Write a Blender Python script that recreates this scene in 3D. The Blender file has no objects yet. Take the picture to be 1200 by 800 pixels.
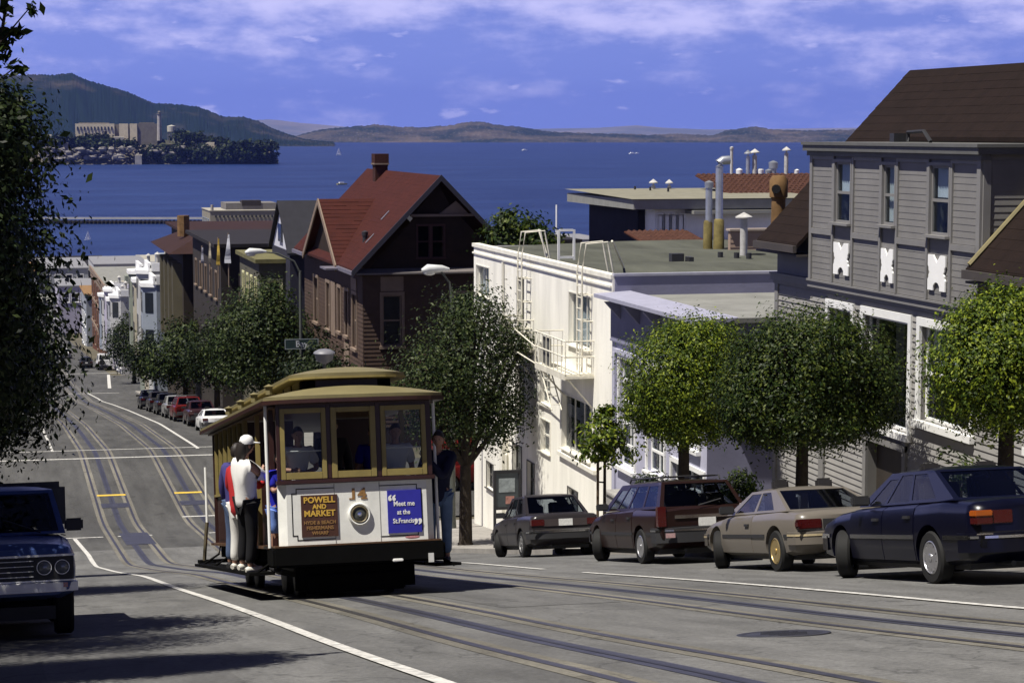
import bpy, bmesh, math, random
import numpy as np
from mathutils import Vector, Matrix

SC = bpy.context.scene
COL = SC.collection
R_ = math.radians
rng = random.Random(7)

# ------------------------------------------------------------------ camera
EYE = Vector((0, 0, 42.0))          # metres above the bay
FOC = 2400.0                         # focal length in photo pixels (1200 wide)
PITCH = math.atan((400 - 155.03) / FOC)
YAW = math.atan((600 + 11.39) * math.cos(PITCH) / FOC)
cam_d = bpy.data.cameras.new('camera')
cam_d.sensor_width = 36.0
cam_d.lens = FOC / 1200 * 36
cam_d.clip_start = 0.3
cam_d.clip_end = 80000
cam = bpy.data.objects.new('camera', cam_d)
COL.objects.link(cam)
cam.location = EYE
cam.rotation_euler = (math.pi / 2 - PITCH, 0, -YAW)
SC.camera = cam
AF = Vector((math.sin(YAW) * math.cos(PITCH), math.cos(YAW) * math.cos(PITCH), -math.sin(PITCH)))
AR = Vector((math.cos(YAW), -math.sin(YAW), 0))
AU = AR.cross(AF)

def ray(px, py):
    return AF * FOC + AR * (px - 600) + AU * (400 - py)
def at_y(px, py, Y):
    d = ray(px, py); return EYE + d * (Y / d.y)
def at_z(px, py, Z):
    d = ray(px, py); return EYE + d * ((Z - EYE.z) / d.z)
def at_d(px, py, D):
    d = ray(px, py); return EYE + d * (D / math.hypot(d.x, d.y))

# ------------------------------------------------------------------ light
SUNV = Vector((-0.41, -0.14, 0.90)).normalized()      # towards the sun
sun_d = bpy.data.lights.new('sun', 'SUN')
sun_d.energy = 5.0
sun_d.angle = R_(0.5)
sun_d.color = (1.0, 0.95, 0.86)
sun = bpy.data.objects.new('sun', sun_d)
COL.objects.link(sun)
sun.rotation_euler = SUNV.to_track_quat('Z', 'Y').to_euler()
SC.view_settings.view_transform = 'Standard'
SC.view_settings.look = 'None'
SC.view_settings.gamma = 1.0
SC.view_settings.exposure = 0.5

world = bpy.data.worlds.new('World')
SC.world = world
world.use_nodes = True
wn = world.node_tree.nodes; wl = world.node_tree.links
wn.clear()
def N(nodes, kind, **kw):
    n = nodes.new(kind)
    for k, v in kw.items(): setattr(n, k, v)
    return n
w_out = N(wn, 'ShaderNodeOutputWorld')
w_bg = N(wn, 'ShaderNodeBackground'); w_bg.inputs['Strength'].default_value = 0.042
w_co = N(wn, 'ShaderNodeTexCoord')
w_sep = N(wn, 'ShaderNodeSeparateXYZ'); wl.new(w_co.outputs['Generated'], w_sep.inputs[0])
def wmath(op, a, b=None, c=None, clamp=False):
    n = N(wn, 'ShaderNodeMath', operation=op); n.use_clamp = clamp
    for i, v in enumerate((a, b, c)):
        if v is None: continue
        if isinstance(v, (int, float)): n.inputs[i].default_value = v
        else: wl.new(v, n.inputs[i])
    return n.outputs[0]
wx, wy, wz = w_sep.outputs
# the photograph's film shows a deep violet-blue sky right down to the horizon:
# the sky is looked up some way above the true direction everywhere
w_zz = wmath('ADD', wmath('MULTIPLY', wmath('ABSOLUTE', wz), 0.62), 0.36)
w_cmb = N(wn, 'ShaderNodeCombineXYZ')
wl.new(wx, w_cmb.inputs[0]); wl.new(wy, w_cmb.inputs[1]); wl.new(w_zz, w_cmb.inputs[2])
w_nrm = N(wn, 'ShaderNodeVectorMath', operation='NORMALIZE'); wl.new(w_cmb.outputs[0], w_nrm.inputs[0])
sky = N(wn, 'ShaderNodeTexSky', sky_type='NISHITA')
sky.sun_disc = False
sky.sun_elevation = math.asin(SUNV.z)
sky.sun_rotation = math.atan2(SUNV.x, SUNV.y)
sky.altitude = 40; sky.air_density = 1.0; sky.dust_density = 0.3; sky.ozone_density = 4.0
wl.new(w_nrm.outputs[0], sky.inputs['Vector'])
w_tint = N(wn, 'ShaderNodeMix', data_type='RGBA', blend_type='MULTIPLY')
w_tint.inputs['Factor'].default_value = 1.0
wl.new(sky.outputs[0], w_tint.inputs['A']); w_tint.inputs['B'].default_value = (1.0, 0.76, 1.08, 1)
# clouds: noise over azimuth and elevation, flattened into bands low in the sky
w_az = wmath('ARCTAN2', wx, wy)
w_el = wmath('ARCSINE', wz)
def wnoise(su, sv, ou, ov, detail, rough=0.55):
    c = N(wn, 'ShaderNodeCombineXYZ')
    wl.new(wmath('MULTIPLY_ADD', w_az, su, ou), c.inputs[0]); wl.new(wmath('MULTIPLY_ADD', w_el, sv, ov), c.inputs[1])
    t = N(wn, 'ShaderNodeTexNoise'); t.inputs['Scale'].default_value = 1.0
    t.inputs['Detail'].default_value = detail; t.inputs['Roughness'].default_value = rough
    wl.new(c.outputs[0], t.inputs['Vector'])
    return t.outputs['Fac']
n_big = wnoise(8.0, 36.0, 2.2, 0.9, 3)
n_mid = wnoise(30.0, 78.0, 1.7, 2.2, 7, 0.62)
n_puf = wnoise(40.0, 120.0, 7.7, 5.2, 5, 0.55)
w_up = N(wn, 'ShaderNodeMapRange'); w_up.inputs['From Min'].default_value = 0.03; w_up.inputs['From Max'].default_value = 0.066
w_up.inputs['To Min'].default_value = 0.03; w_up.inputs['To Max'].default_value = 0.19
wl.new(w_el, w_up.inputs['Value'])
w_thin = N(wn, 'ShaderNodeMapRange'); w_thin.inputs['From Min'].default_value = 0.12; w_thin.inputs['From Max'].default_value = 0.45
w_thin.inputs['To Min'].default_value = 0.0; w_thin.inputs['To Max'].default_value = -0.22
wl.new(w_el, w_thin.inputs['Value'])
w_sum = wmath('ADD', wmath('ADD', wmath('ADD', wmath('MULTIPLY', n_big, 0.5), wmath('MULTIPLY', n_mid, 0.5)), w_up.outputs[0]), w_thin.outputs[0])
w_cl = N(wn, 'ShaderNodeMapRange'); w_cl.interpolation_type = 'SMOOTHSTEP'
w_cl.inputs['From Min'].default_value = 0.52; w_cl.inputs['From Max'].default_value = 0.78
wl.new(w_sum, w_cl.inputs['Value'])
w_pf = N(wn, 'ShaderNodeMapRange'); w_pf.interpolation_type = 'SMOOTHSTEP'
w_pf.inputs['From Min'].default_value = 0.60; w_pf.inputs['From Max'].default_value = 0.72
wl.new(n_puf, w_pf.inputs['Value'])
w_any = wmath('MAXIMUM', wmath('MULTIPLY', w_cl.outputs[0], 0.75), wmath('MULTIPLY', w_pf.outputs[0], 0.5))
w_mix = N(wn, 'ShaderNodeMix', data_type='RGBA', blend_type='MIX')
# clear-sky luminance falls from the horizon to the zenith
w_dim = N(wn, 'ShaderNodeMapRange'); w_dim.inputs['From Min'].default_value = 0.0; w_dim.inputs['From Max'].default_value = 0.55
w_dim.inputs['To Min'].default_value = 3.1; w_dim.inputs['To Max'].default_value = 0.42; w_dim.interpolation_type = 'SMOOTHSTEP'
wl.new(w_el, w_dim.inputs['Value'])
w_sc = N(wn, 'ShaderNodeVectorMath', operation='SCALE'); wl.new(w_mix.outputs['Result'], w_sc.inputs[0]); wl.new(w_dim.outputs[0], w_sc.inputs['Scale'])
wl.new(w_any, w_mix.inputs['Factor']); wl.new(w_tint.outputs['Result'], w_mix.inputs['A'])
w_mix.inputs['B'].default_value = (4.6, 4.4, 6.6, 1)
wl.new(w_sc.outputs[0], w_bg.inputs['Color'])
wl.new(w_bg.outputs[0], w_out.inputs['Surface'])

# ------------------------------------------------------------------ street profile (height of the road along Y)
_K = [(-60, -0.9), (-12, -1.15), (0, -1.5), (5, -2.2)] + [(a * 1.1, b * 1.1) for a, b in (
    (10.0, -2.95), (12.4, -3.41), (15.4, -3.98), (19.2, -4.67), (23.8, -5.53), (29.6, -6.64), (36.8, -7.98), (45.7, -9.78),
    (56.8, -11.95), (70.6, -13.39), (87.8, -13.49), (109.1, -15.38), (135.5, -18.15), (168.4, -21.72), (209.2, -25.11),
    (260.0, -28.5))] + [(390, -38.6), (560, -39.2), (640, -40.2), (700, -43.5)]
_ky = np.array([a for a, b in _K]); _kz = np.array([b for a, b in _K])
_dy = np.arange(-60, 700.5, 0.5)
_dz = np.interp(_dy, _ky, _kz)
_kern = np.ones(9) / 9
_dz = np.convolve(np.pad(_dz, 4, mode='edge'), _kern, mode='valid')
def gz(X, Y):
    return 42.0 + float(np.interp(Y, _dy, _dz)) - 0.008 * (max(-12, min(40, X)) - 5.5)
def slope(Y, h=1.5):
    return (gz(5, Y + h) - gz(5, Y - h)) / (2 * h)

# ------------------------------------------------------------------ materials
MATS = {}
def M(name, rgb, rough=0.6, var=0.12, scale=3.0, metal=0.0, bump=0.0, bscale=40.0, spec=0.5, coat=0.0, stretch=None):
    """Plain painted / stony / metal surface: base colour broken up by two octaves of procedural wear."""
    if name in MATS: return MATS[name]
    m = bpy.data.materials.new(name); m.use_nodes = True
    nt = m.node_tree; b = nt.nodes['Principled BSDF']
    b.inputs['Roughness'].default_value = rough
    b.inputs['Metallic'].default_value = metal
    b.inputs['Specular IOR Level'].default_value = spec if rough < .75 else min(spec, .18)
    if coat: b.inputs['Coat Weight'].default_value = coat; b.inputs['Coat Roughness'].default_value = 0.06
    if var > 0:
        tc = nt.nodes.new('ShaderNodeTexCoord'); mp = nt.nodes.new('ShaderNodeMapping')
        if stretch: mp.inputs['Scale'].default_value = stretch
        nt.links.new(tc.outputs['Object'], mp.inputs[0])
        t = nt.nodes.new('ShaderNodeTexNoise'); t.inputs['Scale'].default_value = scale; t.inputs['Detail'].default_value = 6; t.inputs['Roughness'].default_value = 0.65
        nt.links.new(mp.outputs[0], t.inputs['Vector'])
        r = nt.nodes.new('ShaderNodeMapRange'); r.inputs['From Min'].default_value = 0.3; r.inputs['From Max'].default_value = 0.7
        r.inputs['To Min'].default_value = 1 - var; r.inputs['To Max'].default_value = 1 + var
        nt.links.new(t.outputs['Fac'], r.inputs['Value'])
        mx = nt.nodes.new('ShaderNodeMix'); mx.data_type = 'RGBA'; mx.blend_type = 'MULTIPLY'; mx.inputs['Factor'].default_value = 1
        mx.inputs['A'].default_value = (*rgb, 1); nt.links.new(r.outputs[0], mx.inputs['B'])
        nt.links.new(mx.outputs['Result'], b.inputs['Base Color'])
    else:
        b.inputs['Base Color'].default_value = (*rgb, 1)
    if bump:
        t2 = nt.nodes.new('ShaderNodeTexNoise'); t2.inputs['Scale'].default_value = bscale; t2.inputs['Detail'].default_value = 4
        tc2 = nt.nodes.new('ShaderNodeTexCoord'); nt.links.new(tc2.outputs['Object'], t2.inputs['Vector'])
        bp = nt.nodes.new('ShaderNodeBump'); bp.inputs['Strength'].default_value = bump; bp.inputs['Distance'].default_value = 0.02
        nt.links.new(t2.outputs['Fac'], bp.inputs['Height']); nt.links.new(bp.outputs[0], b.inputs['Normal'])
    MATS[name] = m
    return m

def leaf_mat(name, dark, mid, light, trans=0.25, gloss=0.35):
    m = bpy.data.materials.new(name); m.use_nodes = True
    nt = m.node_tree; b = nt.nodes['Principled BSDF']; out = nt.nodes['Material Output']
    g = nt.nodes.new('ShaderNodeNewGeometry')
    r = nt.nodes.new('ShaderNodeValToRGB')
    r.color_ramp.elements[0].color = (*dark, 1); r.color_ramp.elements[1].color = (*light, 1)
    e = r.color_ramp.elements.new(0.55); e.color = (*mid, 1)
    nt.links.new(g.outputs['Random Per Island'], r.inputs['Fac'])
    nt.links.new(r.outputs[0], b.inputs['Base Color'])
    b.inputs['Roughness'].default_value = 0.5; b.inputs['Specular IOR Level'].default_value = gloss
    t = nt.nodes.new('ShaderNodeBsdfTranslucent'); nt.links.new(r.outputs[0], t.inputs['Color'])
    mx = nt.nodes.new('ShaderNodeMixShader'); mx.inputs[0].default_value = trans
    nt.links.new(b.outputs[0], mx.inputs[1]); nt.links.new(t.outputs[0], mx.inputs[2])
    nt.links.new(mx.outputs[0], out.inputs['Surface'])
    return m

def glass_mat(name, tint, ref=0.8, f0=0.03):
    """Thin pane: lets tinted light through and mirrors the sky by Fresnel."""
    m = bpy.data.materials.new(name); m.use_nodes = True
    nt = m.node_tree; nt.nodes.clear()
    out = nt.nodes.new('ShaderNodeOutputMaterial')
    tr = nt.nodes.new('ShaderNodeBsdfTransparent'); tr.inputs[0].default_value = (*tint, 1)
    gl = nt.nodes.new('ShaderNodeBsdfGlossy'); gl.inputs['Roughness'].default_value = 0.03; gl.inputs[0].default_value = (0.95, 0.95, 1, 1)
    lw = nt.nodes.new('ShaderNodeLayerWeight'); lw.inputs['Blend'].default_value = 0.5      # Schlick, the same from both sides
    pw = nt.nodes.new('ShaderNodeMath'); pw.operation = 'POWER'; pw.inputs[1].default_value = 5.0; nt.links.new(lw.outputs['Facing'], pw.inputs[0])
    fr = nt.nodes.new('ShaderNodeMath'); fr.operation = 'MULTIPLY_ADD'; nt.links.new(pw.outputs[0], fr.inputs[0]); fr.inputs[1].default_value = ref; fr.inputs[2].default_value = f0
    mx = nt.nodes.new('ShaderNodeMixShader')
    nt.links.new(fr.outputs[0], mx.inputs[0]); nt.links.new(tr.outputs[0], mx.inputs[1]); nt.links.new(gl.outputs[0], mx.inputs[2])
    nt.links.new(mx.outputs[0], out.inputs['Surface'])
    return m

# ------------------------------------------------------------------ object helpers
def tag(o, label=None, cat=None, group=None, kind=None):
    if label: o['label'] = label
    if cat: o['category'] = cat
    if group: o['group'] = group
    if kind: o['kind'] = kind
    return o

def thing(name, label, cat, loc=(0, 0, 0), rot=(0, 0, 0), group=None):
    o = bpy.data.objects.new(name, None); COL.objects.link(o)
    o.empty_display_size = 0.3
    o.location = loc; o.rotation_euler = rot
    return tag(o, label, cat, group)

def link(name, me, mat, parent=None, world=True):
    """One mesh object.  Geometry given in world metres under an upright Empty keeps its place (world=True)."""
    if mat and not me.materials: me.materials.append(mat)
    o = bpy.data.objects.new(name, me); COL.objects.link(o)
    if parent is not None:
        o.parent = parent
        if world and parent.type == 'EMPTY':
            o.matrix_parent_inverse = Matrix.Translation(-Vector(parent.location))
    return o

def copy_tree(o, parent=None):
    c = o.copy(); COL.objects.link(c)
    if parent is not None: c.parent = parent
    for ch in list(o.children): copy_tree(ch, c)
    return c

EACH = {'fascia', 'flashing', 'tan_panel', 'window_row', 'row_of_vents', 'cornice_bracket', 'string_course', 'bay_window', 'bracket', 'batten', 'corner_board', 'barge_board', 'cross_barge', 'gutter', 'grip_rib', 'grip_lever', 'step', 'roof_hatch', 'roof_brace', 'flue_base', 'wiper', 'bonnet_seam', 'grille_bar', 'eyes', 'board_bracket', 'pilaster', 'panel_seam', 'serif', 'leg', 'stem', 'door_frame', 'post', 'cross_gable_roof', 'frame', 'rail_post', 'bay_roof_pipe', 'border', 'lining'}
class MB:
    """Collects simple solids into one mesh."""
    def __init__(s): s.v = []; s.f = []; s.at = []
    def add(s, vs, fs):
        b = len(s.v); s.at.append((b, len(s.f))); s.v += [tuple(p) for p in vs]; s.f += [tuple(i + b for i in f) for f in fs]; return s
    def box(s, x0, x1, y0, y1, z0, z1):
        return s.add([(x0, y0, z0), (x1, y0, z0), (x1, y1, z0), (x0, y1, z0), (x0, y0, z1), (x1, y0, z1), (x1, y1, z1), (x0, y1, z1)],
                     [(3, 2, 1, 0), (4, 5, 6, 7), (0, 1, 5, 4), (1, 2, 6, 5), (2, 3, 7, 6), (3, 0, 4, 7)])
    def quad(s, a, b, c, d): return s.add([a, b, c, d], [(0, 1, 2, 3)])
    def ext(s, poly, vec):
        """Polygon (3-D points) pushed along vec into a solid."""
        n = len(poly); vec = Vector(vec)
        vs = [Vector(p) for p in poly] + [Vector(p) + vec for p in poly]
        return s.add(vs, [tuple(reversed(range(n))), tuple(range(n, 2 * n))] + [(i, (i + 1) % n, n + (i + 1) % n, n + i) for i in range(n)])
    def tube(s, pts, r, n=8, cap=True):
        pts = [Vector(p) for p in pts]; rs = r if isinstance(r, (list, tuple)) else [r] * len(pts)
        vs = []; fs = []
        for i, p in enumerate(pts):
            t = (pts[min(i + 1, len(pts) - 1)] - pts[max(i - 1, 0)]).normalized()
            a = t.cross(Vector((0, 0, 1)) if abs(t.z) < 0.9 else Vector((1, 0, 0))).normalized(); b = t.cross(a)
            for k in range(n):
                q = 2 * math.pi * k / n; vs.append(p + (a * math.cos(q) + b * math.sin(q)) * rs[i])
        for i in range(len(pts) - 1):
            for k in range(n): fs.append((i * n + k, (i + 1) * n + k, (i + 1) * n + (k + 1) % n, i * n + (k + 1) % n))
        if cap: fs += [tuple(range(n)), tuple(reversed(range((len(pts) - 1) * n, len(pts) * n)))]
        return s.add(vs, fs)
    def lathe(s, prof, axis='z', c=(0, 0, 0), n=20, a0=0.0, a1=2 * math.pi):
        """prof: (radius, height) pairs turned about an axis through c."""
        vs = []; fs = []; full = abs(a1 - a0 - 2 * math.pi) < 1e-6; m = n if full else n + 1
        for r, h in prof:
            for k in range(m):
                q = a0 + (a1 - a0) * k / n; ca, sa = r * math.cos(q), r * math.sin(q)
                p = {'z': (ca, sa, h), 'x': (h, ca, sa), 'y': (sa, h, ca)}[axis]
                vs.append((p[0] + c[0], p[1] + c[1], p[2] + c[2]))
        for i in range(len(prof) - 1):
            for k in range(n):
                k2 = (k + 1) % m; fs.append((i * m + k, i * m + k2, (i + 1) * m + k2, (i + 1) * m + k))
        return s.add(vs, fs)
    def blob(s, c, r, seg=10, rings=7, jit=0.0, seed=0):
        q = random.Random(seed); vs = []; fs = []
        r = (r, r, r) if isinstance(r, (int, float)) else r
        for i in range(rings + 1):
            th = math.pi * i / rings
            for k in range(seg):
                ph = 2 * math.pi * k / seg; j = 1 + q.uniform(-jit, jit)
                vs.append((c[0] + r[0] * j * math.sin(th) * math.cos(ph), c[1] + r[1] * j * math.sin(th) * math.sin(ph), c[2] + r[2] * j * math.cos(th)))
        for i in range(rings):
            for k in range(seg): fs.append((i * seg + k, (i + 1) * seg + k, (i + 1) * seg + (k + 1) % seg, i * seg + (k + 1) % seg))
        return s.add(vs, fs)
    def mesh(s, name, smooth=None, bevel=0.0):
        me = bpy.data.meshes.new(name); me.from_pydata(s.v, [], s.f); me.validate()
        bm = bmesh.new(); bm.from_mesh(me)
        bmesh.ops.remove_doubles(bm, verts=bm.verts, dist=1e-5) if smooth is not None else None
        bmesh.ops.recalc_face_normals(bm, faces=bm.faces)
        if bevel: 
            bmesh.ops.bevel(bm, geom=[e for e in bm.edges if len(e.link_faces) == 2 and e.calc_face_angle(0) > 0.6], offset=bevel, segments=2, affect='EDGES', clamp_overlap=True)
        bm.to_mesh(me); bm.free()
        if smooth is not None:
            me.polygons.foreach_set('use_smooth', [True] * len(me.polygons)); me.set_sharp_from_angle(angle=R_(smooth))
        return me
    def build(s, name, mat, parent=None, world=True, smooth=None, bevel=0.0):
        if name in EACH and len(s.at) > 1:
            ends = s.at[1:] + [(len(s.v), len(s.f))]; out = None
            for (a, fa), (e, fe) in zip(s.at, ends):
                q = MB(); q.add(s.v[a:e], [tuple(i - a for i in f) for f in s.f[fa:fe]])
                o = link(name, q.mesh(name, smooth, bevel), mat, parent, world); out = out or o
            return out
        return link(name, s.mesh(name, smooth, bevel), mat, parent, world)

class Fr:
    """A wall plane: u runs left to right as seen from outside, v is height, n points out."""
    def __init__(s, facing, c):
        s.U, s.Nn, s.O = {'-x': ((0, -1, 0), (-1, 0, 0), (c, 0, 0)), '-y': ((1, 0, 0), (0, -1, 0), (0, c, 0)),
                          '+x': ((0, 1, 0), (1, 0, 0), (c, 0, 0)), '+y': ((-1, 0, 0), (0, 1, 0), (0, c, 0))}[facing]
        s.U, s.Nn, s.O = Vector(s.U), Vector(s.Nn), Vector(s.O)
    def p(s, u, v, n=0.0): return s.O + s.U * u + Vector((0, 0, v)) + s.Nn * n
    def box(s, mb, u0, u1, v0, v1, n0, n1):
        q = [s.p(u, v, n) for u, v, n in ((u0, v0, n0), (u1, v0, n0), (u1, v0, n1), (u0, v0, n1), (u0, v1, n0), (u1, v1, n0), (u1, v1, n1), (u0, v1, n1))]
        return mb.add(q, [(3, 2, 1, 0), (4, 5, 6, 7), (0, 1, 5, 4), (1, 2, 6, 5), (2, 3, 7, 6), (3, 0, 4, 7)])

def wall(mb, fr, u0, u1, v0, v1, holes=(), depth=0.22, n=0.0):
    us = sorted({u0, u1, *[h[0] for h in holes], *[h[1] for h in holes]}); vs = sorted({v0, v1, *[h[2] for h in holes], *[h[3] for h in holes]})
    us = [u for u in us if u0 <= u <= u1]; vs = [v for v in vs if v0 <= v <= v1]
    for i in range(len(us) - 1):
        for j in range(len(vs) - 1):
            cu, cv = (us[i] + us[i + 1]) / 2, (vs[j] + vs[j + 1]) / 2
            if any(h[0] < cu < h[1] and h[2] < cv < h[3] for h in holes): continue
            mb.quad(fr.p(us[i], vs[j], n), fr.p(us[i + 1], vs[j], n), fr.p(us[i + 1], vs[j + 1], n), fr.p(us[i], vs[j + 1], n))
    for a, b, c, d in holes:
        A = [(a, c), (b, c), (b, d), (a, d)]
        for k in range(4):
            p, q = A[k], A[(k + 1) % 4]
            mb.quad(fr.p(*p, n), fr.p(*q, n), fr.p(*q, n - depth), fr.p(*p, n - depth))
    return mb

def siding(mb, fr, u0, u1, v0, v1, holes=(), h=0.12, lip=0.02, n=0.004):
    """Lapped weatherboards as real wedges, cut round the openings."""
    k = 0; v = v0
    while v < v1 - 1e-3:
        t = min(v + h, v1)
        segs = [(u0, u1)]
        for a, b, c, d in holes:
            if c < t - 0.01 and d > v + 0.01:
                ns = []
                for s0, s1 in segs:
                    if b <= s0 or a >= s1: ns.append((s0, s1)); continue
                    if a > s0: ns.append((s0, a))
                    if b < s1: ns.append((b, s1))
                segs = ns
        for s0, s1 in segs:
            q = [fr.p(s0, v, n), fr.p(s1, v, n), fr.p(s1, v, n + lip), fr.p(s0, v, n + lip), fr.p(s1, t, n), fr.p(s0, t, n)]
            mb.add(q, [(0, 1, 2, 3), (3, 2, 4, 5), (0, 3, 5), (1, 4, 2)])
        v = t; k += 1
    return mb

def window(fr, u0, u1, v0, v1, parent, fmat, pmat, trim=0.09, proud=0.035, depth=0.12, cols=1, rows=2, bar=0.035, sill=0.1, curtain=None, back=True, cfrac=0.5, name='window'):
    """Trim, sash bars and sill as one part; each pane area a sub-part."""
    m = MB()
    t = trim
    fr.box(m, u0 - t, u1 + t, v1 + 0.001, v1 + t * 1.2, -0.02, proud)
    fr.box(m, u0 - t, u0 - 0.001, v0, v1, -0.02, proud); fr.box(m, u1 + 0.001, u1 + t, v0, v1, -0.02, proud)
    if sill: fr.box(m, u0 - t - 0.03, u1 + t + 0.03, v0 - t, v0 - 0.001, -0.02, proud + sill)
    else: fr.box(m, u0 - t, u1 + t, v0 - t, v0 - 0.001, -0.02, proud)
    d0, d1 = -depth - 0.02, -depth + 0.03
    fr.box(m, u0 + 0.002, u0 + bar, v0, v1, d0, d1); fr.box(m, u1 - bar, u1 - 0.002, v0, v1, d0, d1)
    fr.box(m, u0 + bar, u1 - bar, v0 + 0.002, v0 + bar, d0, d1); fr.box(m, u0 + bar, u1 - bar, v1 - bar, v1 - 0.002, d0, d1)
    for i in range(1, cols):
        u = u0 + (u1 - u0) * i / cols; fr.box(m, u - bar * 0.45, u + bar * 0.45, v0 + bar, v1 - bar, d0 + 0.005, d1 - 0.005)
    for j in range(1, rows):
        v = v0 + (v1 - v0) * j / rows; fr.box(m, u0 + bar, u1 - bar, v - bar * 0.6, v + bar * 0.6, d0, d1 - 0.002)
    w = m.build(name, fmat, parent)
    p = MB(); fr.box(p, u0 + bar * 0.5, u1 - bar * 0.5, v0 + bar * 0.5, v1 - bar * 0.5, -depth - 0.004, -depth + 0.002); p.build('pane', pmat, w)
    if curtain is not None:
        c = MB(); vt = v0 + (v1 - v0) * (1 - cfrac)
        nn = 14
        for i in range(nn):
            a, b = u0 + (u1 - u0) * i / nn, u0 + (u1 - u0) * (i + 1) / nn
            fa, fb = (-0.05 if i % 2 else -0.09), (-0.09 if i % 2 else -0.05)
            c.quad(fr.p(a, vt, -depth + fa - .02), fr.p(b, vt, -depth + fb - .02), fr.p(b, v1, -depth + fb - .02), fr.p(a, v1, -depth + fa - .02))
        c.build('curtain', curtain, w)
    if back:
        c = MB(); fr.box(c, u0 - .05, u1 + .05, v0 - .05, v1 + .05, -depth - 0.8, -depth - 0.75); c.build('dark_room', MATS['dark_room'], w)
    return w

def text_mesh(txt, size, name, ext=0.004, align='CENTER', bold=0.0, shear=0.0):
    cu = bpy.data.curves.new(name, 'FONT'); cu.body = txt; cu.size = size; cu.align_x = align; cu.extrude = ext; cu.offset = bold; cu.shear = shear; cu.resolution_u = 3
    o = bpy.data.objects.new(name, cu); COL.objects.link(o)
    dg = bpy.context.evaluated_depsgraph_get(); me = bpy.data.meshes.new_from_object(o.evaluated_get(dg))
    bpy.data.objects.remove(o); bpy.data.curves.remove(cu); me.name = name
    return me

# shared materials
M('dark_room', (0.012, 0.012, 0.014), 0.9, 0)
GLASS = glass_mat('window_glass', (0.78, 0.82, 0.84), 0.7, 0.02)
CCGLASS = glass_mat('cable_car_glass', (0.8, 0.82, 0.82), 0.3, 0.008)
CARGLASS = glass_mat('car_glass', (0.5, 0.54, 0.58), 0.6)
PANE = M('far_pane', (0.018, 0.022, 0.03), 0.12, 0.1, spec=0.7)
WHITEP = M('white_paint', (0.78, 0.78, 0.76), 0.5, 0.08, 2.0)
RUBBER = M('rubber', (0.018, 0.018, 0.018), 0.75, 0.1)
BLACKP = M('black_plastic', (0.022, 0.022, 0.024), 0.55, 0.1)
CHROME = M('chrome', (0.6, 0.6, 0.6), 0.14, 0.05, metal=1.0)
GALV = M('galvanised_steel', (0.42, 0.44, 0.47), 0.42, 0.15, metal=0.7)
DARKMETAL = M('dark_metal', (0.035, 0.035, 0.04), 0.5, 0.15, metal=0.3)
CONC = M('concrete', (0.30, 0.29, 0.27), 0.9, 0.2, 2.0, bump=0.3)

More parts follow.
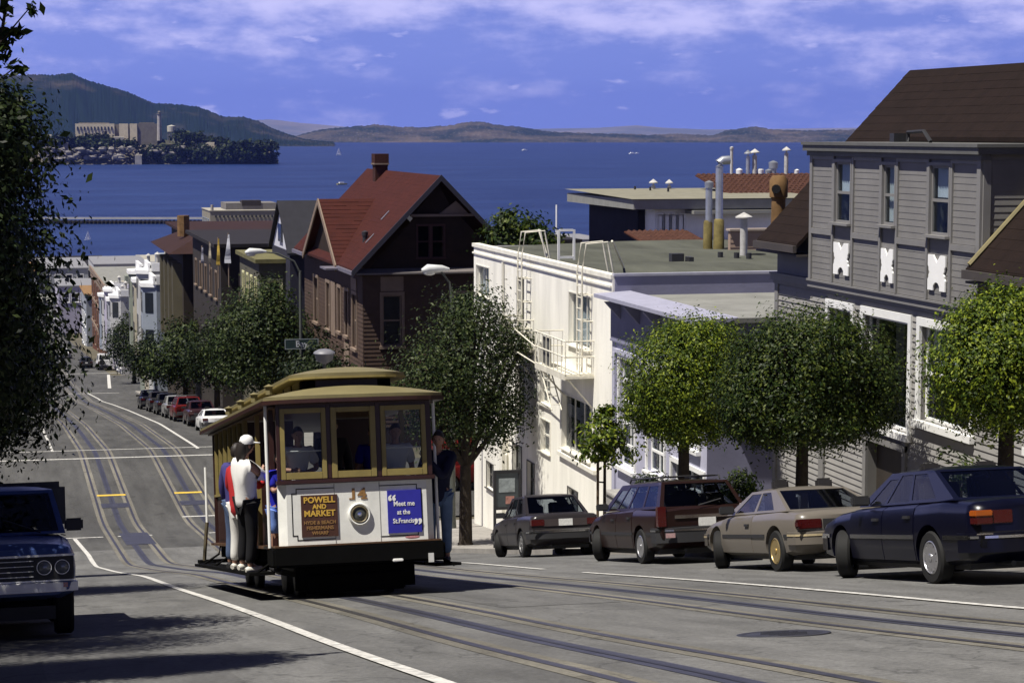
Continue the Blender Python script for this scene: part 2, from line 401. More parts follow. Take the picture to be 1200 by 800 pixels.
# ================================================================== ground, street, water, hills
def asphalt(name, base, seed=0.0):
    m = bpy.data.materials.new(name); m.use_nodes = True
    nt = m.node_tree; b = nt.nodes['Principled BSDF']; L = nt.links.new
    b.inputs['Roughness'].default_value = 0.82; b.inputs['Specular IOR Level'].default_value = 0.35
    tc = nt.nodes.new('ShaderNodeTexCoord')
    def noise(scale, sx, sy, det=5, rough=0.6):
        mp = nt.nodes.new('ShaderNodeMapping'); mp.inputs['Scale'].default_value = (sx, sy, 1); mp.inputs['Location'].default_value = (seed, seed * 2, 0)
        L(tc.outputs['Object'], mp.inputs[0])
        t = nt.nodes.new('ShaderNodeTexNoise'); t.inputs['Scale'].default_value = scale; t.inputs['Detail'].default_value = det; t.inputs['Roughness'].default_value = rough
        L(mp.outputs[0], t.inputs['Vector']); return t.outputs['Fac']
    def rng_(v, a, c, d, e):
        r = nt.nodes.new('ShaderNodeMapRange'); r.inputs['From Min'].default_value = a; r.inputs['From Max'].default_value = c
        r.inputs['To Min'].default_value = d; r.inputs['To Max'].default_value = e; L(v, r.inputs['Value']); return r.outputs[0]
    def mul(a, c):
        n = nt.nodes.new('ShaderNodeMath'); n.operation = 'MULTIPLY'; L(a, n.inputs[0]); L(c, n.inputs[1]); return n.outputs[0]
    v = mul(rng_(noise(0.35, 1, 0.3), 0.35, 0.65, 0.78, 1.18), rng_(noise(22, 1, 1, 4, .85), 0.3, 0.7, 0.62, 1.38))
    v = mul(v, rng_(noise(2.2, 1, 0.10, 4), 0.35, 0.65, 0.80, 1.16))      # tyre-polished streaks along the street
    v = mul(v, rng_(noise(1.1, 1, 0.8, 2), 0.66, 0.72, 1.0, 0.7))         # darker tar patches
    vo = nt.nodes.new('ShaderNodeTexVoronoi'); vo.feature = 'DISTANCE_TO_EDGE'; vo.inputs['Scale'].default_value = 0.7
    wv = nt.nodes.new('ShaderNodeMapping'); wv.inputs['Scale'].default_value = (0.8, 0.35, 1)
    nd = nt.nodes.new('ShaderNodeVectorMath'); nd.operation = 'ADD'
    t = nt.nodes.new('ShaderNodeTexNoise'); t.inputs['Scale'].default_value = 1.5; t.inputs['Detail'].default_value = 4
    L(tc.outputs['Object'], t.inputs['Vector']); L(tc.outputs['Object'], nd.inputs[0]); L(t.outputs['Color'], nd.inputs[1])
    L(nd.outputs[0], wv.inputs[0]); L(wv.outputs[0], vo.inputs['Vector'])
    v = mul(v, rng_(vo.outputs['Distance'], 0.0, 0.012, 0.6, 1.0))        # cracks
    mx = nt.nodes.new('ShaderNodeMix'); mx.data_type = 'RGBA'; mx.blend_type = 'MULTIPLY'; mx.inputs['Factor'].default_value = 1
    mx.inputs['A'].default_value = (*base, 1); L(v, mx.inputs['B']); L(mx.outputs['Result'], b.inputs['Base Color'])
    bp = nt.nodes.new('ShaderNodeBump'); bp.inputs['Strength'].default_value = 0.5; bp.inputs['Distance'].default_value = 0.01
    L(noise(60, 1, 1, 3, .7), bp.inputs['Height']); L(bp.outputs[0], b.inputs['Normal'])
    return m
ASPH = asphalt('asphalt', (0.122, 0.121, 0.117))
ASPH_OLD = asphalt('older_asphalt', (0.066, 0.065, 0.062), 9.0)
BAND = asphalt('track_concrete', (0.15, 0.14, 0.115), 4.0)
MATS_PATCH = asphalt('patch_asphalt', (0.104, 0.103, 0.100), 6.0)
STEEL = M('rail_steel', (0.045, 0.043, 0.045), 0.45, 0.3, 4, metal=0.3)
SLOT = M('slot_steel', (0.034, 0.035, 0.05), 0.55, 0.35, 3)
PAINT = M('road_paint', (0.50, 0.49, 0.46), 0.7, 0.5, 11)
YPAINT = M('yellow_road_paint', (0.62, 0.42, 0.05), 0.7, 0.25, 9)
EARTH = M('earth', (0.10, 0.09, 0.065), 0.95, 0.3, 0.4)

def ystations(y0, y1):
    ys = [y0]
    while ys[-1] < y1: ys.append(min(y1, ys[-1] + (1.0 if ys[-1] < 130 else 3.0)))
    return ys
def sheet(name, xs, y0, y1, lift, mat, parent=None, ys=None):
    ys = ys or ystations(y0, y1); m = MB(); n = len(xs)
    vs = [(x, y, gz(x, y) + lift) for y in ys for x in xs]
    m.add(vs, [(j * n + i, j * n + i + 1, (j + 1) * n + i + 1, (j + 1) * n + i) for j in range(len(ys) - 1) for i in range(n - 1)])
    return m.build(name, mat, parent, smooth=60)
KERB_L, KERB_R = -1.45, 13.2
ground = tag(sheet('ground', [-420, -120, -40, -12, KERB_L, 5, KERB_R, 25, 40, 120, 420], -40, 690, -0.06, EARTH), kind='structure')
road = tag(sheet('road', [KERB_L, 0, 3, 5.5, 8, 10.5, KERB_R], -30, 67.5, 0.0, ASPH), kind='structure')
tag(sheet('road', [KERB_L, 0, 3, 5.5, 8, 10.5, KERB_R], 67.5, 560, 0.0, ASPH_OLD), kind='structure')
for xa, xb in ((KERB_R, 90), (-80, KERB_L)):
    tag(sheet('cross_street', [xa, (xa + xb) / 2, xb], 75.5, 91.5, -0.004, ASPH_OLD), kind='structure')
    tag(sheet('cross_street', [xa, (xa + xb) / 2, xb], 203, 246, -0.004, ASPH_OLD), kind='structure')

def strip(name, x0, x1, y0, y1, lift, mat, wob=0.0):
    return sheet(name, [x0, x1], y0, y1, lift, mat, road)
TR1, TR2, GA = 4.37, 7.55, 0.61
for c in (TR1, TR2):
    for s in (-1, 1):
        strip('track_band', c + s * GA - 0.17, c + s * GA + 0.17, 2, 330, 0.004, BAND)
        strip('rail', c + s * GA - 0.045, c + s * GA + 0.045, 2, 330, 0.008, STEEL)
    strip('slot_band', c - 0.11, c + 0.11, 2, 330, 0.004, SLOT)
    strip('cable_slot', c - 0.02, c + 0.02, 2, 330, 0.008, DARKMETAL)
def mark(name, x0, x1, y0, y1, mat=PAINT):
    return strip(name, x0, x1, y0, y1, 0.012, mat)
mark('edge_line', 2.69, 2.81, 2, 63); mark('edge_line', 2.4, 2.52, 97.5, 118)
def slanted(name, pts, w, mat=PAINT):
    m = MB()
    for (xa, ya), (xb, yb) in zip(pts[:-1], pts[1:]):
        n = max(1, int(abs(yb - ya)))
        for i in range(n):
            a, b = i / n, (i + 1) / n
            p = [(xa + (xb - xa) * t, ya + (yb - ya) * t) for t in (a, b)]
            m.quad(*[(x, y, gz(x, y) + 0.012) for x, y in ((p[0][0] - w / 2, p[0][1]), (p[0][0] + w / 2, p[0][1]), (p[1][0] + w / 2, p[1][1]), (p[1][0] - w / 2, p[1][1]))])
    return m.build(name, mat, road)
slanted('edge_line', [(2.75, 63), (2.72, 66), (2.5, 72)], 0.14)
mark('edge_line', 9.13, 9.25, 3, 31.5); mark('edge_line', 9.13, 9.25, 34.0, 66)
slanted('edge_line', [(9.19, 97), (9.19, 170), (9.0, 190), (8.6, 203)], 0.16)
slanted('edge_line', [(11.3, 214), (13.0, 248)], 0.35)
for y, segs in ((72.2, ((-0.6, 3.5), (4.0, 5.2), (7.2, 8.0))), (78.4, ((0.2, 2.6), (6.8, 8.6))), (94.3, ((-1.0, 13.0),)), (97.6, ((-0.6, 13.0),)), (202.0, ((6.5, 8.2), (8.8, 11.6))), (252, ((8, 15),))):
    for xa, xb in segs:
        w = 0.22 if y < 100 else 0.5
        mark('crossing_line', xa, xb, y, y + w)
mark('yellow_mark', 3.85, 5.0, 84.0, 84.35, YPAINT); mark('yellow_mark', 6.98, 8.1, 84.0, 84.35, YPAINT)
mark('tar_patch', 4.1, 5.1, 69.0, 73.5, SLOT) ; mark('tar_patch', 3.9, 5.0, 81.2, 82.2, SLOT); mark('tar_patch', 7.0, 8.1, 81.2, 82.2, SLOT)

strip('repair_patch', 5.35, 6.7, 21.5, 28.0, 0.003, MATS_PATCH); strip('repair_patch', 0.3, 1.6, 12.5, 17.5, 0.003, MATS_PATCH); strip('repair_patch', 9.6, 11.2, 47, 53, 0.003, MATS_PATCH)
# manhole cover between the tracks
mh = thing('manhole_cover', 'dark round manhole cover set in the asphalt between the two tracks', 'manhole cover', (6.22, 15.45, gz(6.22, 15.45)), (math.atan(slope(15.45)), 0, 0))
m = MB(); m.lathe([(0, .008), (.30, .008), (.305, .005), (.325, .005), (.33, .008), (.385, .008), (.39, .003)], n=28); m.build('frame_ring', DARKMETAL, mh, False, 40)
m = MB()
for k in range(5): m.box(-.2 + abs(k - 2) * .04, .2 - abs(k - 2) * .04, -.2 + k * .1 - .015, -.2 + k * .1 + .015, .008, .012)
m.build('grip_rib', DARKMETAL, mh, False)

# pavements with slabs and kerb stones
CONC2 = M('pavement_concrete', (0.27, 0.255, 0.235), 0.9, 0.2, 1.5, bump=0.2)
REDK = M('red_kerb_paint', (0.38, 0.06, 0.04), 0.7, 0.3, 6)
def pavement(xa, xb, ya, yb, kerb_x, slabs):
    p = tag(sheet('pavement', [xa, xb], ya, yb, 0.115, CONC2), kind='structure')
    w = 0.15 if kerb_x == xa else -0.15
    ks = []
    y = ya
    while y < yb - 0.1:
        y2 = min(y + 2.4, yb); m = MB()
        x_a, x_b = sorted((kerb_x, kerb_x + w))
        q = [(x, yy, gz(x, yy) + z) for z in (-0.1, 0.135) for x, yy in ((x_a, y + .006), (x_b, y + .006), (x_b, y2 - .006), (x_a, y2 - .006))]
        m.add(q, [(3, 2, 1, 0), (4, 5, 6, 7), (0, 1, 5, 4), (1, 2, 6, 5), (2, 3, 7, 6), (3, 0, 4, 7)])
        red = kerb_x > 0 and 60 < y < 72
        k = m.build('kerb_stone', REDK if red else CONC2, p)
        y = y2
    if slabs:
        x_in = kerb_x + w; cols = 2; wd = (xb - x_in if w > 0 else xa - x_in) / cols
        y = max(ya, slabs[0])
        while y < min(yb, slabs[1]) - 0.1:
            for c in range(cols):
                x_a, x_b = sorted((x_in + wd * c, x_in + wd * (c + 1))); x_a += .008; x_b -= .008
                dz = rng.uniform(0, .006)
                m = MB(); q = [(x, yy, gz(x, yy) + z) for z in (0.08, 0.128 + dz) for x, yy in ((x_a, y + .008), (x_b, y + .008), (x_b, y + 1.492), (x_a, y + 1.492))]
                m.add(q, [(3, 2, 1, 0), (4, 5, 6, 7), (0, 1, 5, 4), (1, 2, 6, 5), (2, 3, 7, 6), (3, 0, 4, 7)])
                m.build('paving_slab', CONC2, p)
            y += 1.5
    return p
pavement(KERB_R, 16.5, 6, 72.5, KERB_R, (18, 72))
tag(sheet('pavement', [16.5, 60], 70.9, 72.5, 0.117, CONC2), kind='structure')
pavement(KERB_R, 16.5, 94, 203, KERB_R, None)
pavement(-4.6, KERB_L, 6, 72.5, KERB_L, None)
pavement(-4.6, KERB_L, 94, 203, KERB_L, None)
tag(sheet('front_yard', [16.5, 40], 10, 70.8, 0.06, CONC2), kind='structure')

# water
def water_mat():
    m = bpy.data.materials.new('bay_water'); m.use_nodes = True
    nt = m.node_tree; b = nt.nodes['Principled BSDF']; L = nt.links.new
    tc = nt.nodes.new('ShaderNodeTexCoord')
    mp = nt.nodes.new('ShaderNodeMapping'); mp.inputs['Scale'].default_value = (0.004, 0.011, 1); L(tc.outputs['Object'], mp.inputs[0])
    t = nt.nodes.new('ShaderNodeTexNoise'); t.inputs['Scale'].default_value = 1; t.inputs['Detail'].default_value = 9; t.inputs['Roughness'].default_value = 0.7
    L(mp.outputs[0], t.inputs['Vector'])
    r = nt.nodes.new('ShaderNodeValToRGB'); r.color_ramp.elements[0].position = .32; r.color_ramp.elements[1].position = .7
    r.color_ramp.elements[0].color = (0.006, 0.016, 0.070, 1); r.color_ramp.elements[1].color = (0.020, 0.042, 0.135, 1)
    L(t.outputs['Fac'], r.inputs['Fac']); L(r.outputs[0], b.inputs['Base Color'])
    b.inputs['Roughness'].default_value = 0.45; b.inputs['Specular IOR Level'].default_value = 0.12
    mp2 = nt.nodes.new('ShaderNodeMapping'); mp2.inputs['Scale'].default_value = (0.12, 0.35, 1); L(tc.outputs['Object'], mp2.inputs[0])
    t2 = nt.nodes.new('ShaderNodeTexNoise'); t2.inputs['Detail'].default_value = 5; t2.inputs['Scale'].default_value = 1; L(mp2.outputs[0], t2.inputs['Vector'])
    bp = nt.nodes.new('ShaderNodeBump'); bp.inputs['Strength'].default_value = 0.9; bp.inputs['Distance'].default_value = 1.2
    L(t2.outputs['Fac'], bp.inputs['Height']); L(bp.outputs[0], b.inputs['Normal'])
    return m
m = MB(); S = 24000
m.quad((-S, 560, 0), (S, 560, 0), (S, S, 0), (-S, S, 0))
water = tag(m.build('water', water_mat()), kind='structure')

def hill_mat(name, grass, wood, scale, t0=.45, t1=.6, light=None):
    m = bpy.data.materials.new(name); m.use_nodes = True
    nt = m.node_tree; b = nt.nodes['Principled BSDF']; L = nt.links.new; b.inputs['Roughness'].default_value = 0.95; b.inputs['Specular IOR Level'].default_value = 0.05
    tc = nt.nodes.new('ShaderNodeTexCoord')
    t = nt.nodes.new('ShaderNodeTexNoise'); t.inputs['Scale'].default_value = scale; t.inputs['Detail'].default_value = 8; t.inputs['Roughness'].default_value = .62; L(tc.outputs['Object'], t.inputs['Vector'])
    r = nt.nodes.new('ShaderNodeValToRGB'); r.color_ramp.elements[0].position = t0; r.color_ramp.elements[1].position = t1
    r.color_ramp.elements[0].color = (*wood, 1); r.color_ramp.elements[1].color = (*grass, 1)
    L(t.outputs['Fac'], r.inputs['Fac']); col = r.outputs[0]
    if light:
        v = nt.nodes.new('ShaderNodeTexVoronoi'); v.inputs['Scale'].default_value = scale * 14; L(tc.outputs['Object'], v.inputs['Vector'])
        lt = nt.nodes.new('ShaderNodeMath'); lt.operation = 'LESS_THAN'; lt.inputs[1].default_value = 0.16; L(v.outputs['Distance'], lt.inputs[0])
        mx = nt.nodes.new('ShaderNodeMix'); mx.data_type = 'RGBA'; L(lt.outputs[0], mx.inputs['Factor']); L(col, mx.inputs['A']); mx.inputs['B'].default_value = (*light, 1); col = mx.outputs['Result']
    L(col, b.inputs['Base Color']); return m

def ridge(name, sil, D, depth, mat, rough=0.10, seed=1, ncol=240, rows=12, tuft=0.0):
    """A hill range: silhouette heights (photo columns) at distance D, falling to the water in front and behind."""
    q = random.Random(seed); xs = [a for a, b in sil]; ys = [b for a, b in sil]; vs = []; fs = []
    c0, c1 = xs[0], xs[-1]
    ph = [(q.uniform(.02, .3), q.uniform(0, 6), q.uniform(.5, 3)) for _ in range(10)]
    for i in range(ncol + 1):
        px = c0 + (c1 - c0) * i / ncol; py = float(np.interp(px, xs, ys)); p = at_d(px, py, D); H = max(p.z, 0.5)
        dr = Vector((p.x, p.y, 0)).normalized()
        for j in range(rows + 1):
            t = j / rows * 1.6                      # 0 shore, 1 crest, 1.6 far side
            k = min(1, t); g = (k * k * (3 - 2 * k)) if t <= 1 else max(0, 1 - ((t - 1) / .6) ** 1.5)
            n = sum(math.sin(px * a * 1.7 + t * c * 4 + b) for a, b, c in ph) / 10
            h = H * g * (1 + rough * n * (0.3 if abs(t - 1) < .1 else 2.2)) - (2 if j in (0, rows) else 0)
            if t > .05: h += q.uniform(-1, 1) * tuft
            off = (t - 1) * depth + (n * depth * .05 if t < 1 else 0)
            vs.append((p.x + dr.x * off, p.y + dr.y * off, h))
    n = rows + 1
    for i in range(ncol):
        for j in range(rows): fs.append((i * n + j, (i + 1) * n + j, (i + 1) * n + j + 1, i * n + j + 1))
    o = MB().add(vs, fs).build(name, mat, smooth=60); return tag(o, kind='structure')
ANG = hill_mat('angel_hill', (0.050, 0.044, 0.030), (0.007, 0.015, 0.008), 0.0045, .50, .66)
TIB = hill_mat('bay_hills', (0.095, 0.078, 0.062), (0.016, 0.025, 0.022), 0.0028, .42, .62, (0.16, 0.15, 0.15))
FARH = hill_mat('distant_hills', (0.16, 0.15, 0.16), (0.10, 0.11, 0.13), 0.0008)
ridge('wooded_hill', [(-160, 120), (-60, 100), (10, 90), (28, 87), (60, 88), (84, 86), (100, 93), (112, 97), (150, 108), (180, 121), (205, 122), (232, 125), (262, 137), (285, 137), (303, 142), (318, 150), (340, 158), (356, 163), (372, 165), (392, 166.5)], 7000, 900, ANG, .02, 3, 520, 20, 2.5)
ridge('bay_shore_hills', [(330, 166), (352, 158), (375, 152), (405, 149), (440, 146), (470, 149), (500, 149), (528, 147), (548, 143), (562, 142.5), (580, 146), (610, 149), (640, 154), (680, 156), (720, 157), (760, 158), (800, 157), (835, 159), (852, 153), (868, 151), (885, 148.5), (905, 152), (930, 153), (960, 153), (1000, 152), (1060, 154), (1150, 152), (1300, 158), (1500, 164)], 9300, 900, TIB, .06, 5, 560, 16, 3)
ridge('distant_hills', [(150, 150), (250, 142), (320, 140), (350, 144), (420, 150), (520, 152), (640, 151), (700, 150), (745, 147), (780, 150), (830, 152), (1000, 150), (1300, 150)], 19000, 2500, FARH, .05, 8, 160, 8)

# island with the old prison
ISL = hill_mat('island_rock', (0.13, 0.11, 0.09), (0.045, 0.05, 0.03), 0.022, .42, .6)
ID = 2820.0
ridge('island', [(20, 186), (36, 178), (50, 172), (70, 170), (90, 166), (120, 164), (150, 163), (185, 164), (215, 165), (240, 168), (262, 170), (285, 170), (303, 171), (318, 176), (326, 188)], ID, 95, ISL, .12, 11, 120, 10, 1.2)
CREAM = M('cream_concrete', (0.62, 0.54, 0.37), 0.85, 0.12, 0.2)
PALE = M('pale_masonry', (0.33, 0.31, 0.28), 0.85, 0.2, 0.2)
TAUPE = M('grey_masonry', (0.17, 0.155, 0.13), 0.85, 0.2, 0.2)
def isl_box(mb, px0, px1, yt, yb, D, dep):
    a, b = at_d(px0, yt, D), at_d(px1, yt, D); lo = at_d(px0, yb, D).z
    dr = Vector((a.x + b.x, a.y + b.y, 0)).normalized() * dep
    a.z = b.z = at_d((px0 + px1) / 2, yt, D).z
    mb.ext([(a.x, a.y, lo), (b.x, b.y, lo), (b.x + dr.x, b.y + dr.y, lo), (a.x + dr.x, a.y + dr.y, lo)], (0, 0, a.z - lo))
pr = thing('prison_building', 'long cream prison block on top of the rocky island', 'building', at_d(140, 166, ID - 10))
m = MB(); isl_box(m, 88, 134, 145, 172, ID - 30, 30); isl_box(m, 139.5, 150, 145, 172, ID - 30, 30); isl_box(m, 152, 160.5, 145, 172, ID - 30, 30); m.build('wall', CREAM, pr)
m = MB(); isl_box(m, 134.2, 139.3, 145.6, 172, ID - 26, 26); isl_box(m, 150.2, 151.8, 145.6, 172, ID - 26, 26); isl_box(m, 160.7, 184, 145, 172, ID - 28, 30); m.build('wall', TAUPE, pr)
m = MB()
for k in range(11): isl_box(m, 90 + k * 4, 91.6 + k * 4, 148.5, 152.5, ID - 31, 1.2)
m.build('window_row', PANE, pr)
m = MB(); isl_box(m, 92, 128, 143.8, 145.2, ID - 24, 20); isl_box(m, 163, 181, 143.6, 145.2, ID - 22, 20); m.build('roof', TAUPE, pr)
lh = thing('lighthouse', 'tall white lighthouse tower beside the prison block on the island', 'lighthouse', at_d(187, 160, ID - 30))
p = at_d(187, 165, ID - 35); top = at_d(187, 134, ID - 35).z
m = MB(); m.lathe([(3.4, p.z), (2.4, top)], c=(p.x, p.y, 0), n=8); m.build('tower', PALE, lh)
m = MB(); m.lathe([(3.3, top), (3.3, top + .8), (1.7, top + .9), (1.7, top + 3), (2.1, top + 3.1), (0, top + 4.6)], c=(p.x, p.y, 0), n=8); m.build('lantern_room', TAUPE, lh)
wt = thing('water_tower', 'round pale water tank on legs right of the lighthouse', 'water tower', at_d(201, 160, ID - 30))
p = at_d(201, 165, ID - 34); zt = at_d(201, 146.5, ID - 34).z
m = MB(); m.lathe([(0, zt - 10), (5.6, zt - 9), (5.6, zt - 1.5), (0, zt)], c=(p.x, p.y, 0), n=14); m.build('tank', M('tank_paint', (.42, .40, .33), .8, .15, .3), wt)
m = MB()
for k in range(6): m.tube([(p.x + 5 * math.cos(k), p.y + 5 * math.sin(k), p.z - 3), (p.x + 4 * math.cos(k), p.y + 4 * math.sin(k), zt - 9)], .5, 5)
m.build('leg', TAUPE, wt)
q = random.Random(5)
for (x0, x1, yt, yb, D, mt, lab, cat) in ((46, 60, 158, 162, 2770, PALE, 'low pale shed near the left end of the island', 'building'), (68, 77, 158.5, 163, 2772, PALE, 'small white house left below the prison block', 'house'),
        (63, 80, 167, 172, 2755, PALE, 'pale ruin wall low on the left shore of the island', 'ruin'), (131, 145, 160, 164, 2765, PALE, 'white shed just below the prison block', 'building'),
        (229, 251, 167, 172, 2752, CREAM, 'long cream house among trees right on the island', 'house'), (158, 166, 181, 188, 2728, PALE, 'small white boathouse at the island waterline', 'boathouse'), (96, 118, 171, 175, 2750, TAUPE, 'low grey barracks below the prison block', 'building')):
    b_ = thing('island_building', lab, cat, at_d((x0 + x1) / 2, yb, D)); m = MB(); isl_box(m, x0, x1, yt + 1.2, yb + 5, D, 12); m.build('wall', mt, b_)
    m = MB(); a, b = at_d(x0 - .5, yt + 1.2, D), at_d(x1 + .5, yt + 1.2, D); dr = Vector((a.x, a.y, 0)).normalized() * 12; up = Vector((0, 0, 1.6)); a.z = b.z
    m.add([a, b, b + dr, a + dr, (a + dr * .5) + up, (b + dr * .5) + up], [(0, 1, 5, 4), (2, 3, 4, 5), (1, 2, 5), (3, 0, 4), (3, 2, 1, 0)]); m.build('roof', TAUPE, b_)
# pale rubble on the near slope
m = MB()
for k in range(150):
    px = q.uniform(48, 165) if k < 110 else q.uniform(165, 320); p = at_d(px, q.uniform(173, 187), 2735 + q.uniform(-6, 10)); s = q.uniform(1.2, 4.5)
    m.blob(p, (s * 1.5, s, s * .7), 5, 4, .3, k)
tag(m.build('shore_rock', M('shore_stone', (.20, .185, .165), .9, .5, .12)), 'pale rubble and rocks along the near shore of the island', 'rocks', kind='stuff')

# ================================================================== foliage
def leaf_cloud(blobs, n, size, seed, inner=0.35, droop=0.0, clump=0.16, fill=None):
    """n small leaves gathered in clumps through the outer part of ellipsoid blobs -> (verts, faces)."""
    r = np.random.default_rng(seed)
    bl = np.array(blobs, float); wts = bl[:, 3] * bl[:, 4] + bl[:, 4] * bl[:, 5]; wts /= wts.sum()
    nc = max(12, n // 28)
    pick = r.choice(len(bl), nc, p=wts); d = r.normal(size=(nc, 3)); d /= np.linalg.norm(d, axis=1)[:, None]
    rad = (inner + (1 - inner) * r.random(nc) ** 0.45)
    rad *= 1 + r.normal(0, .07, nc)
    cc = bl[pick, :3] + d * rad[:, None] * bl[pick, 3:6]
    csz = clump * (bl[pick, 3:6].mean(1)) * r.uniform(.6, 1.4, nc)
    ci = r.integers(0, nc, n)
    pos = cc[ci] + r.normal(size=(n, 3)) * csz[ci][:, None]
    nrm = d[ci] * 1.3 + r.normal(size=(n, 3)) * .55 + np.array([0, 0, .45]); nrm /= np.linalg.norm(nrm, axis=1)[:, None]
    t = np.cross(nrm, r.normal(size=(n, 3))); t /= np.linalg.norm(t, axis=1)[:, None] + 1e-9
    b = np.cross(nrm, t); s = size * r.uniform(.6, 1.35, n)[:, None]
    v = np.empty((n, 4, 3)); v[:, 0] = pos - t * s; v[:, 1] = pos + b * s * .5 + nrm * s * .12; v[:, 2] = pos + t * s; v[:, 3] = pos - b * s * .5 + nrm * s * .12
    return v.reshape(-1, 3)
def quads_mesh(name, v):
    n = len(v) // 4; me = bpy.data.meshes.new(name)
    me.vertices.add(len(v)); me.vertices.foreach_set('co', v.astype(np.float32).ravel())
    me.loops.add(4 * n); me.loops.foreach_set('vertex_index', np.arange(4 * n, dtype=np.int32))
    me.polygons.add(n); me.polygons.foreach_set('loop_start', np.arange(0, 4 * n, 4, dtype=np.int32))
    me.update(calc_edges=True); me.validate(); return me
BARK = M('bark', (0.035, 0.028, 0.022), 0.95, 0.35, 8, bump=0.6)
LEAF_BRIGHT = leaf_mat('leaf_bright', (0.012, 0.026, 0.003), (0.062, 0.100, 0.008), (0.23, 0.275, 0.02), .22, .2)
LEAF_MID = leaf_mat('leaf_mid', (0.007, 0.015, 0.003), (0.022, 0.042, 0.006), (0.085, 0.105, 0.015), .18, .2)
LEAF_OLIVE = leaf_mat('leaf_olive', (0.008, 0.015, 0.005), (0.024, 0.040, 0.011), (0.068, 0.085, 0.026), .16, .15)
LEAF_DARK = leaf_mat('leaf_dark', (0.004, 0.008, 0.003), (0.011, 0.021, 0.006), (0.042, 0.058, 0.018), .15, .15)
LEAF_FAR = leaf_mat('leaf_far', (0.005, 0.010, 0.004), (0.013, 0.022, 0.007), (0.036, 0.048, 0.016), .12, .12)
def tree(name, label, cat, base, blobs, n, size, mat, seed, trunk_r=.12, fork=None, lean=(0, 0), group=None, inner=.35, clump=.16, limbs=5, trunk_to=None):
    """base: foot of the trunk (world); blobs relative to the foot."""
    base = Vector(base); t = thing(name, label, cat, base, group=group)
    q = random.Random(seed); m = MB()
    cz = trunk_to or min(b[2] - b[5] * .3 for b in blobs); ff = Vector((lean[0], lean[1], cz))
    m.tube([(0, 0, -.15), (0, 0, .12), (lean[0] * .4, lean[1] * .4, cz * .5), ff], [trunk_r * 1.7, trunk_r * 1.1, trunk_r, trunk_r * .85], 9)
    for k in range(limbs):
        b = blobs[k % len(blobs)]
        d = Vector((b[0] + q.uniform(-.6, .6) * b[3], b[1] + q.uniform(-.6, .6) * b[4], b[2] + q.uniform(-.2, .6) * b[5]))
        mid = ff.lerp(d, .5) + Vector((q.uniform(-.1, .1), q.uniform(-.1, .1), .1)) * b[3]
        m.tube([ff - Vector((0, 0, .1)), mid, d], [trunk_r * .6, trunk_r * .4, trunk_r * .12], 6)
        for _ in range(2):
            e = d + Vector((q.uniform(-.4, .4) * b[3], q.uniform(-.4, .4) * b[4], q.uniform(0, .3) * b[5]))
            m.tube([mid, mid.lerp(e, .6) + Vector((0, 0, .05)), e], [trunk_r * .3, trunk_r * .2, trunk_r * .06], 5)
    m.build('trunk', BARK, t, False, 60)
    link('crown', quads_mesh('crown', leaf_cloud(blobs, n, size, seed, inner, clump=clump)), mat, t, False)
    return t

def gpt(px_x, X, Y, lift=0.12): return (X, Y, gz(X, Y) + lift)
SG = 'clipped street trees along the right pavement'
# three clipped round trees by the parked cars
tree('street_tree', 'round bright green street tree above the wagon, in front of the lavender house', 'tree', gpt(0, 14.45, 41.8), [(-.05, 0, 3.75, 1.30, 1.3, 1.2), (.35, -.2, 4.35, .85, .85, .75), (-.5, .2, 3.1, .85, .85, .65), (.7, 0, 3.3, .75, .8, .7), (.1, 0, 2.75, 1.05, 1.0, .5)], 60000, .036, LEAF_BRIGHT, 21, .13, group=SG, limbs=6, inner=.5, clump=.11)
tree('street_tree', 'wide flat-bottomed street tree in the middle of the grey clapboard house front', 'tree', gpt(0, 14.2, 34.5), [(-.35, 0, 3.05, 1.25, 1.2, 1.15), (.75, .1, 3.15, 1.05, 1.1, 1.05), (.1, 0, 3.6, 1.15, 1.1, .9), (1.25, -.1, 2.8, .6, .8, .7), (-.95, 0, 2.7, .65, .8, .7), (.1, 0, 2.45, 1.55, 1.2, .5)], 76000, .034, LEAF_MID, 22, .12, group=SG, limbs=7, inner=.5, clump=.11)
tree('street_tree', 'bushy street tree cut off by the right edge, above the blue sedan', 'tree', gpt(0, 14.2, 26.8), [(-.2, 0, 2.75, 1.02, 1.0, .95), (.55, 0, 2.85, 1.0, 1.0, 1.0), (.1, .1, 3.25, .9, .9, .7)], 56000, .032, LEAF_BRIGHT, 23, .12, group=SG, limbs=6, inner=.5, clump=.11)
yt = tree('young_tree', 'slender young tree tied to a stake beside the grey sedan', 'tree', gpt(0, 14.2, 46.9), [(0, 0, 2.75, .62, .6, .55), (.35, 0, 2.45, .55, .5, .4), (.05, 0, 3.2, .35, .35, .35), (-.3, 0, 2.3, .35, .4, .3)], 2600, .06, LEAF_BRIGHT, 24, .04, inner=.2)
m = MB(); m.tube([(-.16, .05, -.1), (-.16, .05, 2.2)], .035, 7); m.build('stake', M('stake_wood', (.12, .08, .05), .9, .2, 5), yt, False)
m = MB(); m.tube([(.02, 0, 1.6), (-.18, .05, 1.62)], .02, 5); m.build('tie', RUBBER, yt, False)
# tree at the corner, in front of the white building
tree('corner_tree', 'tall olive green tree at the corner in front of the white building', 'tree', gpt(0, 14.3, 62.4), [(-.1, 0, 5.9, 1.7, 1.7, 1.7), (.9, .3, 5.2, 1.35, 1.4, 1.4), (-1.15, 0, 5.2, 1.2, 1.3, 1.3), (.3, 0, 7.2, 1.1, 1.2, .9), (1.1, 0, 3.9, 1.0, 1.1, .8), (-.6, 0, 4.0, 1.4, 1.2, .9), (1.5, 0, 6.4, .7, .8, .7)], 30000, .056, LEAF_OLIVE, 25, .2, inner=.3, clump=.22, limbs=9, trunk_to=2.6)
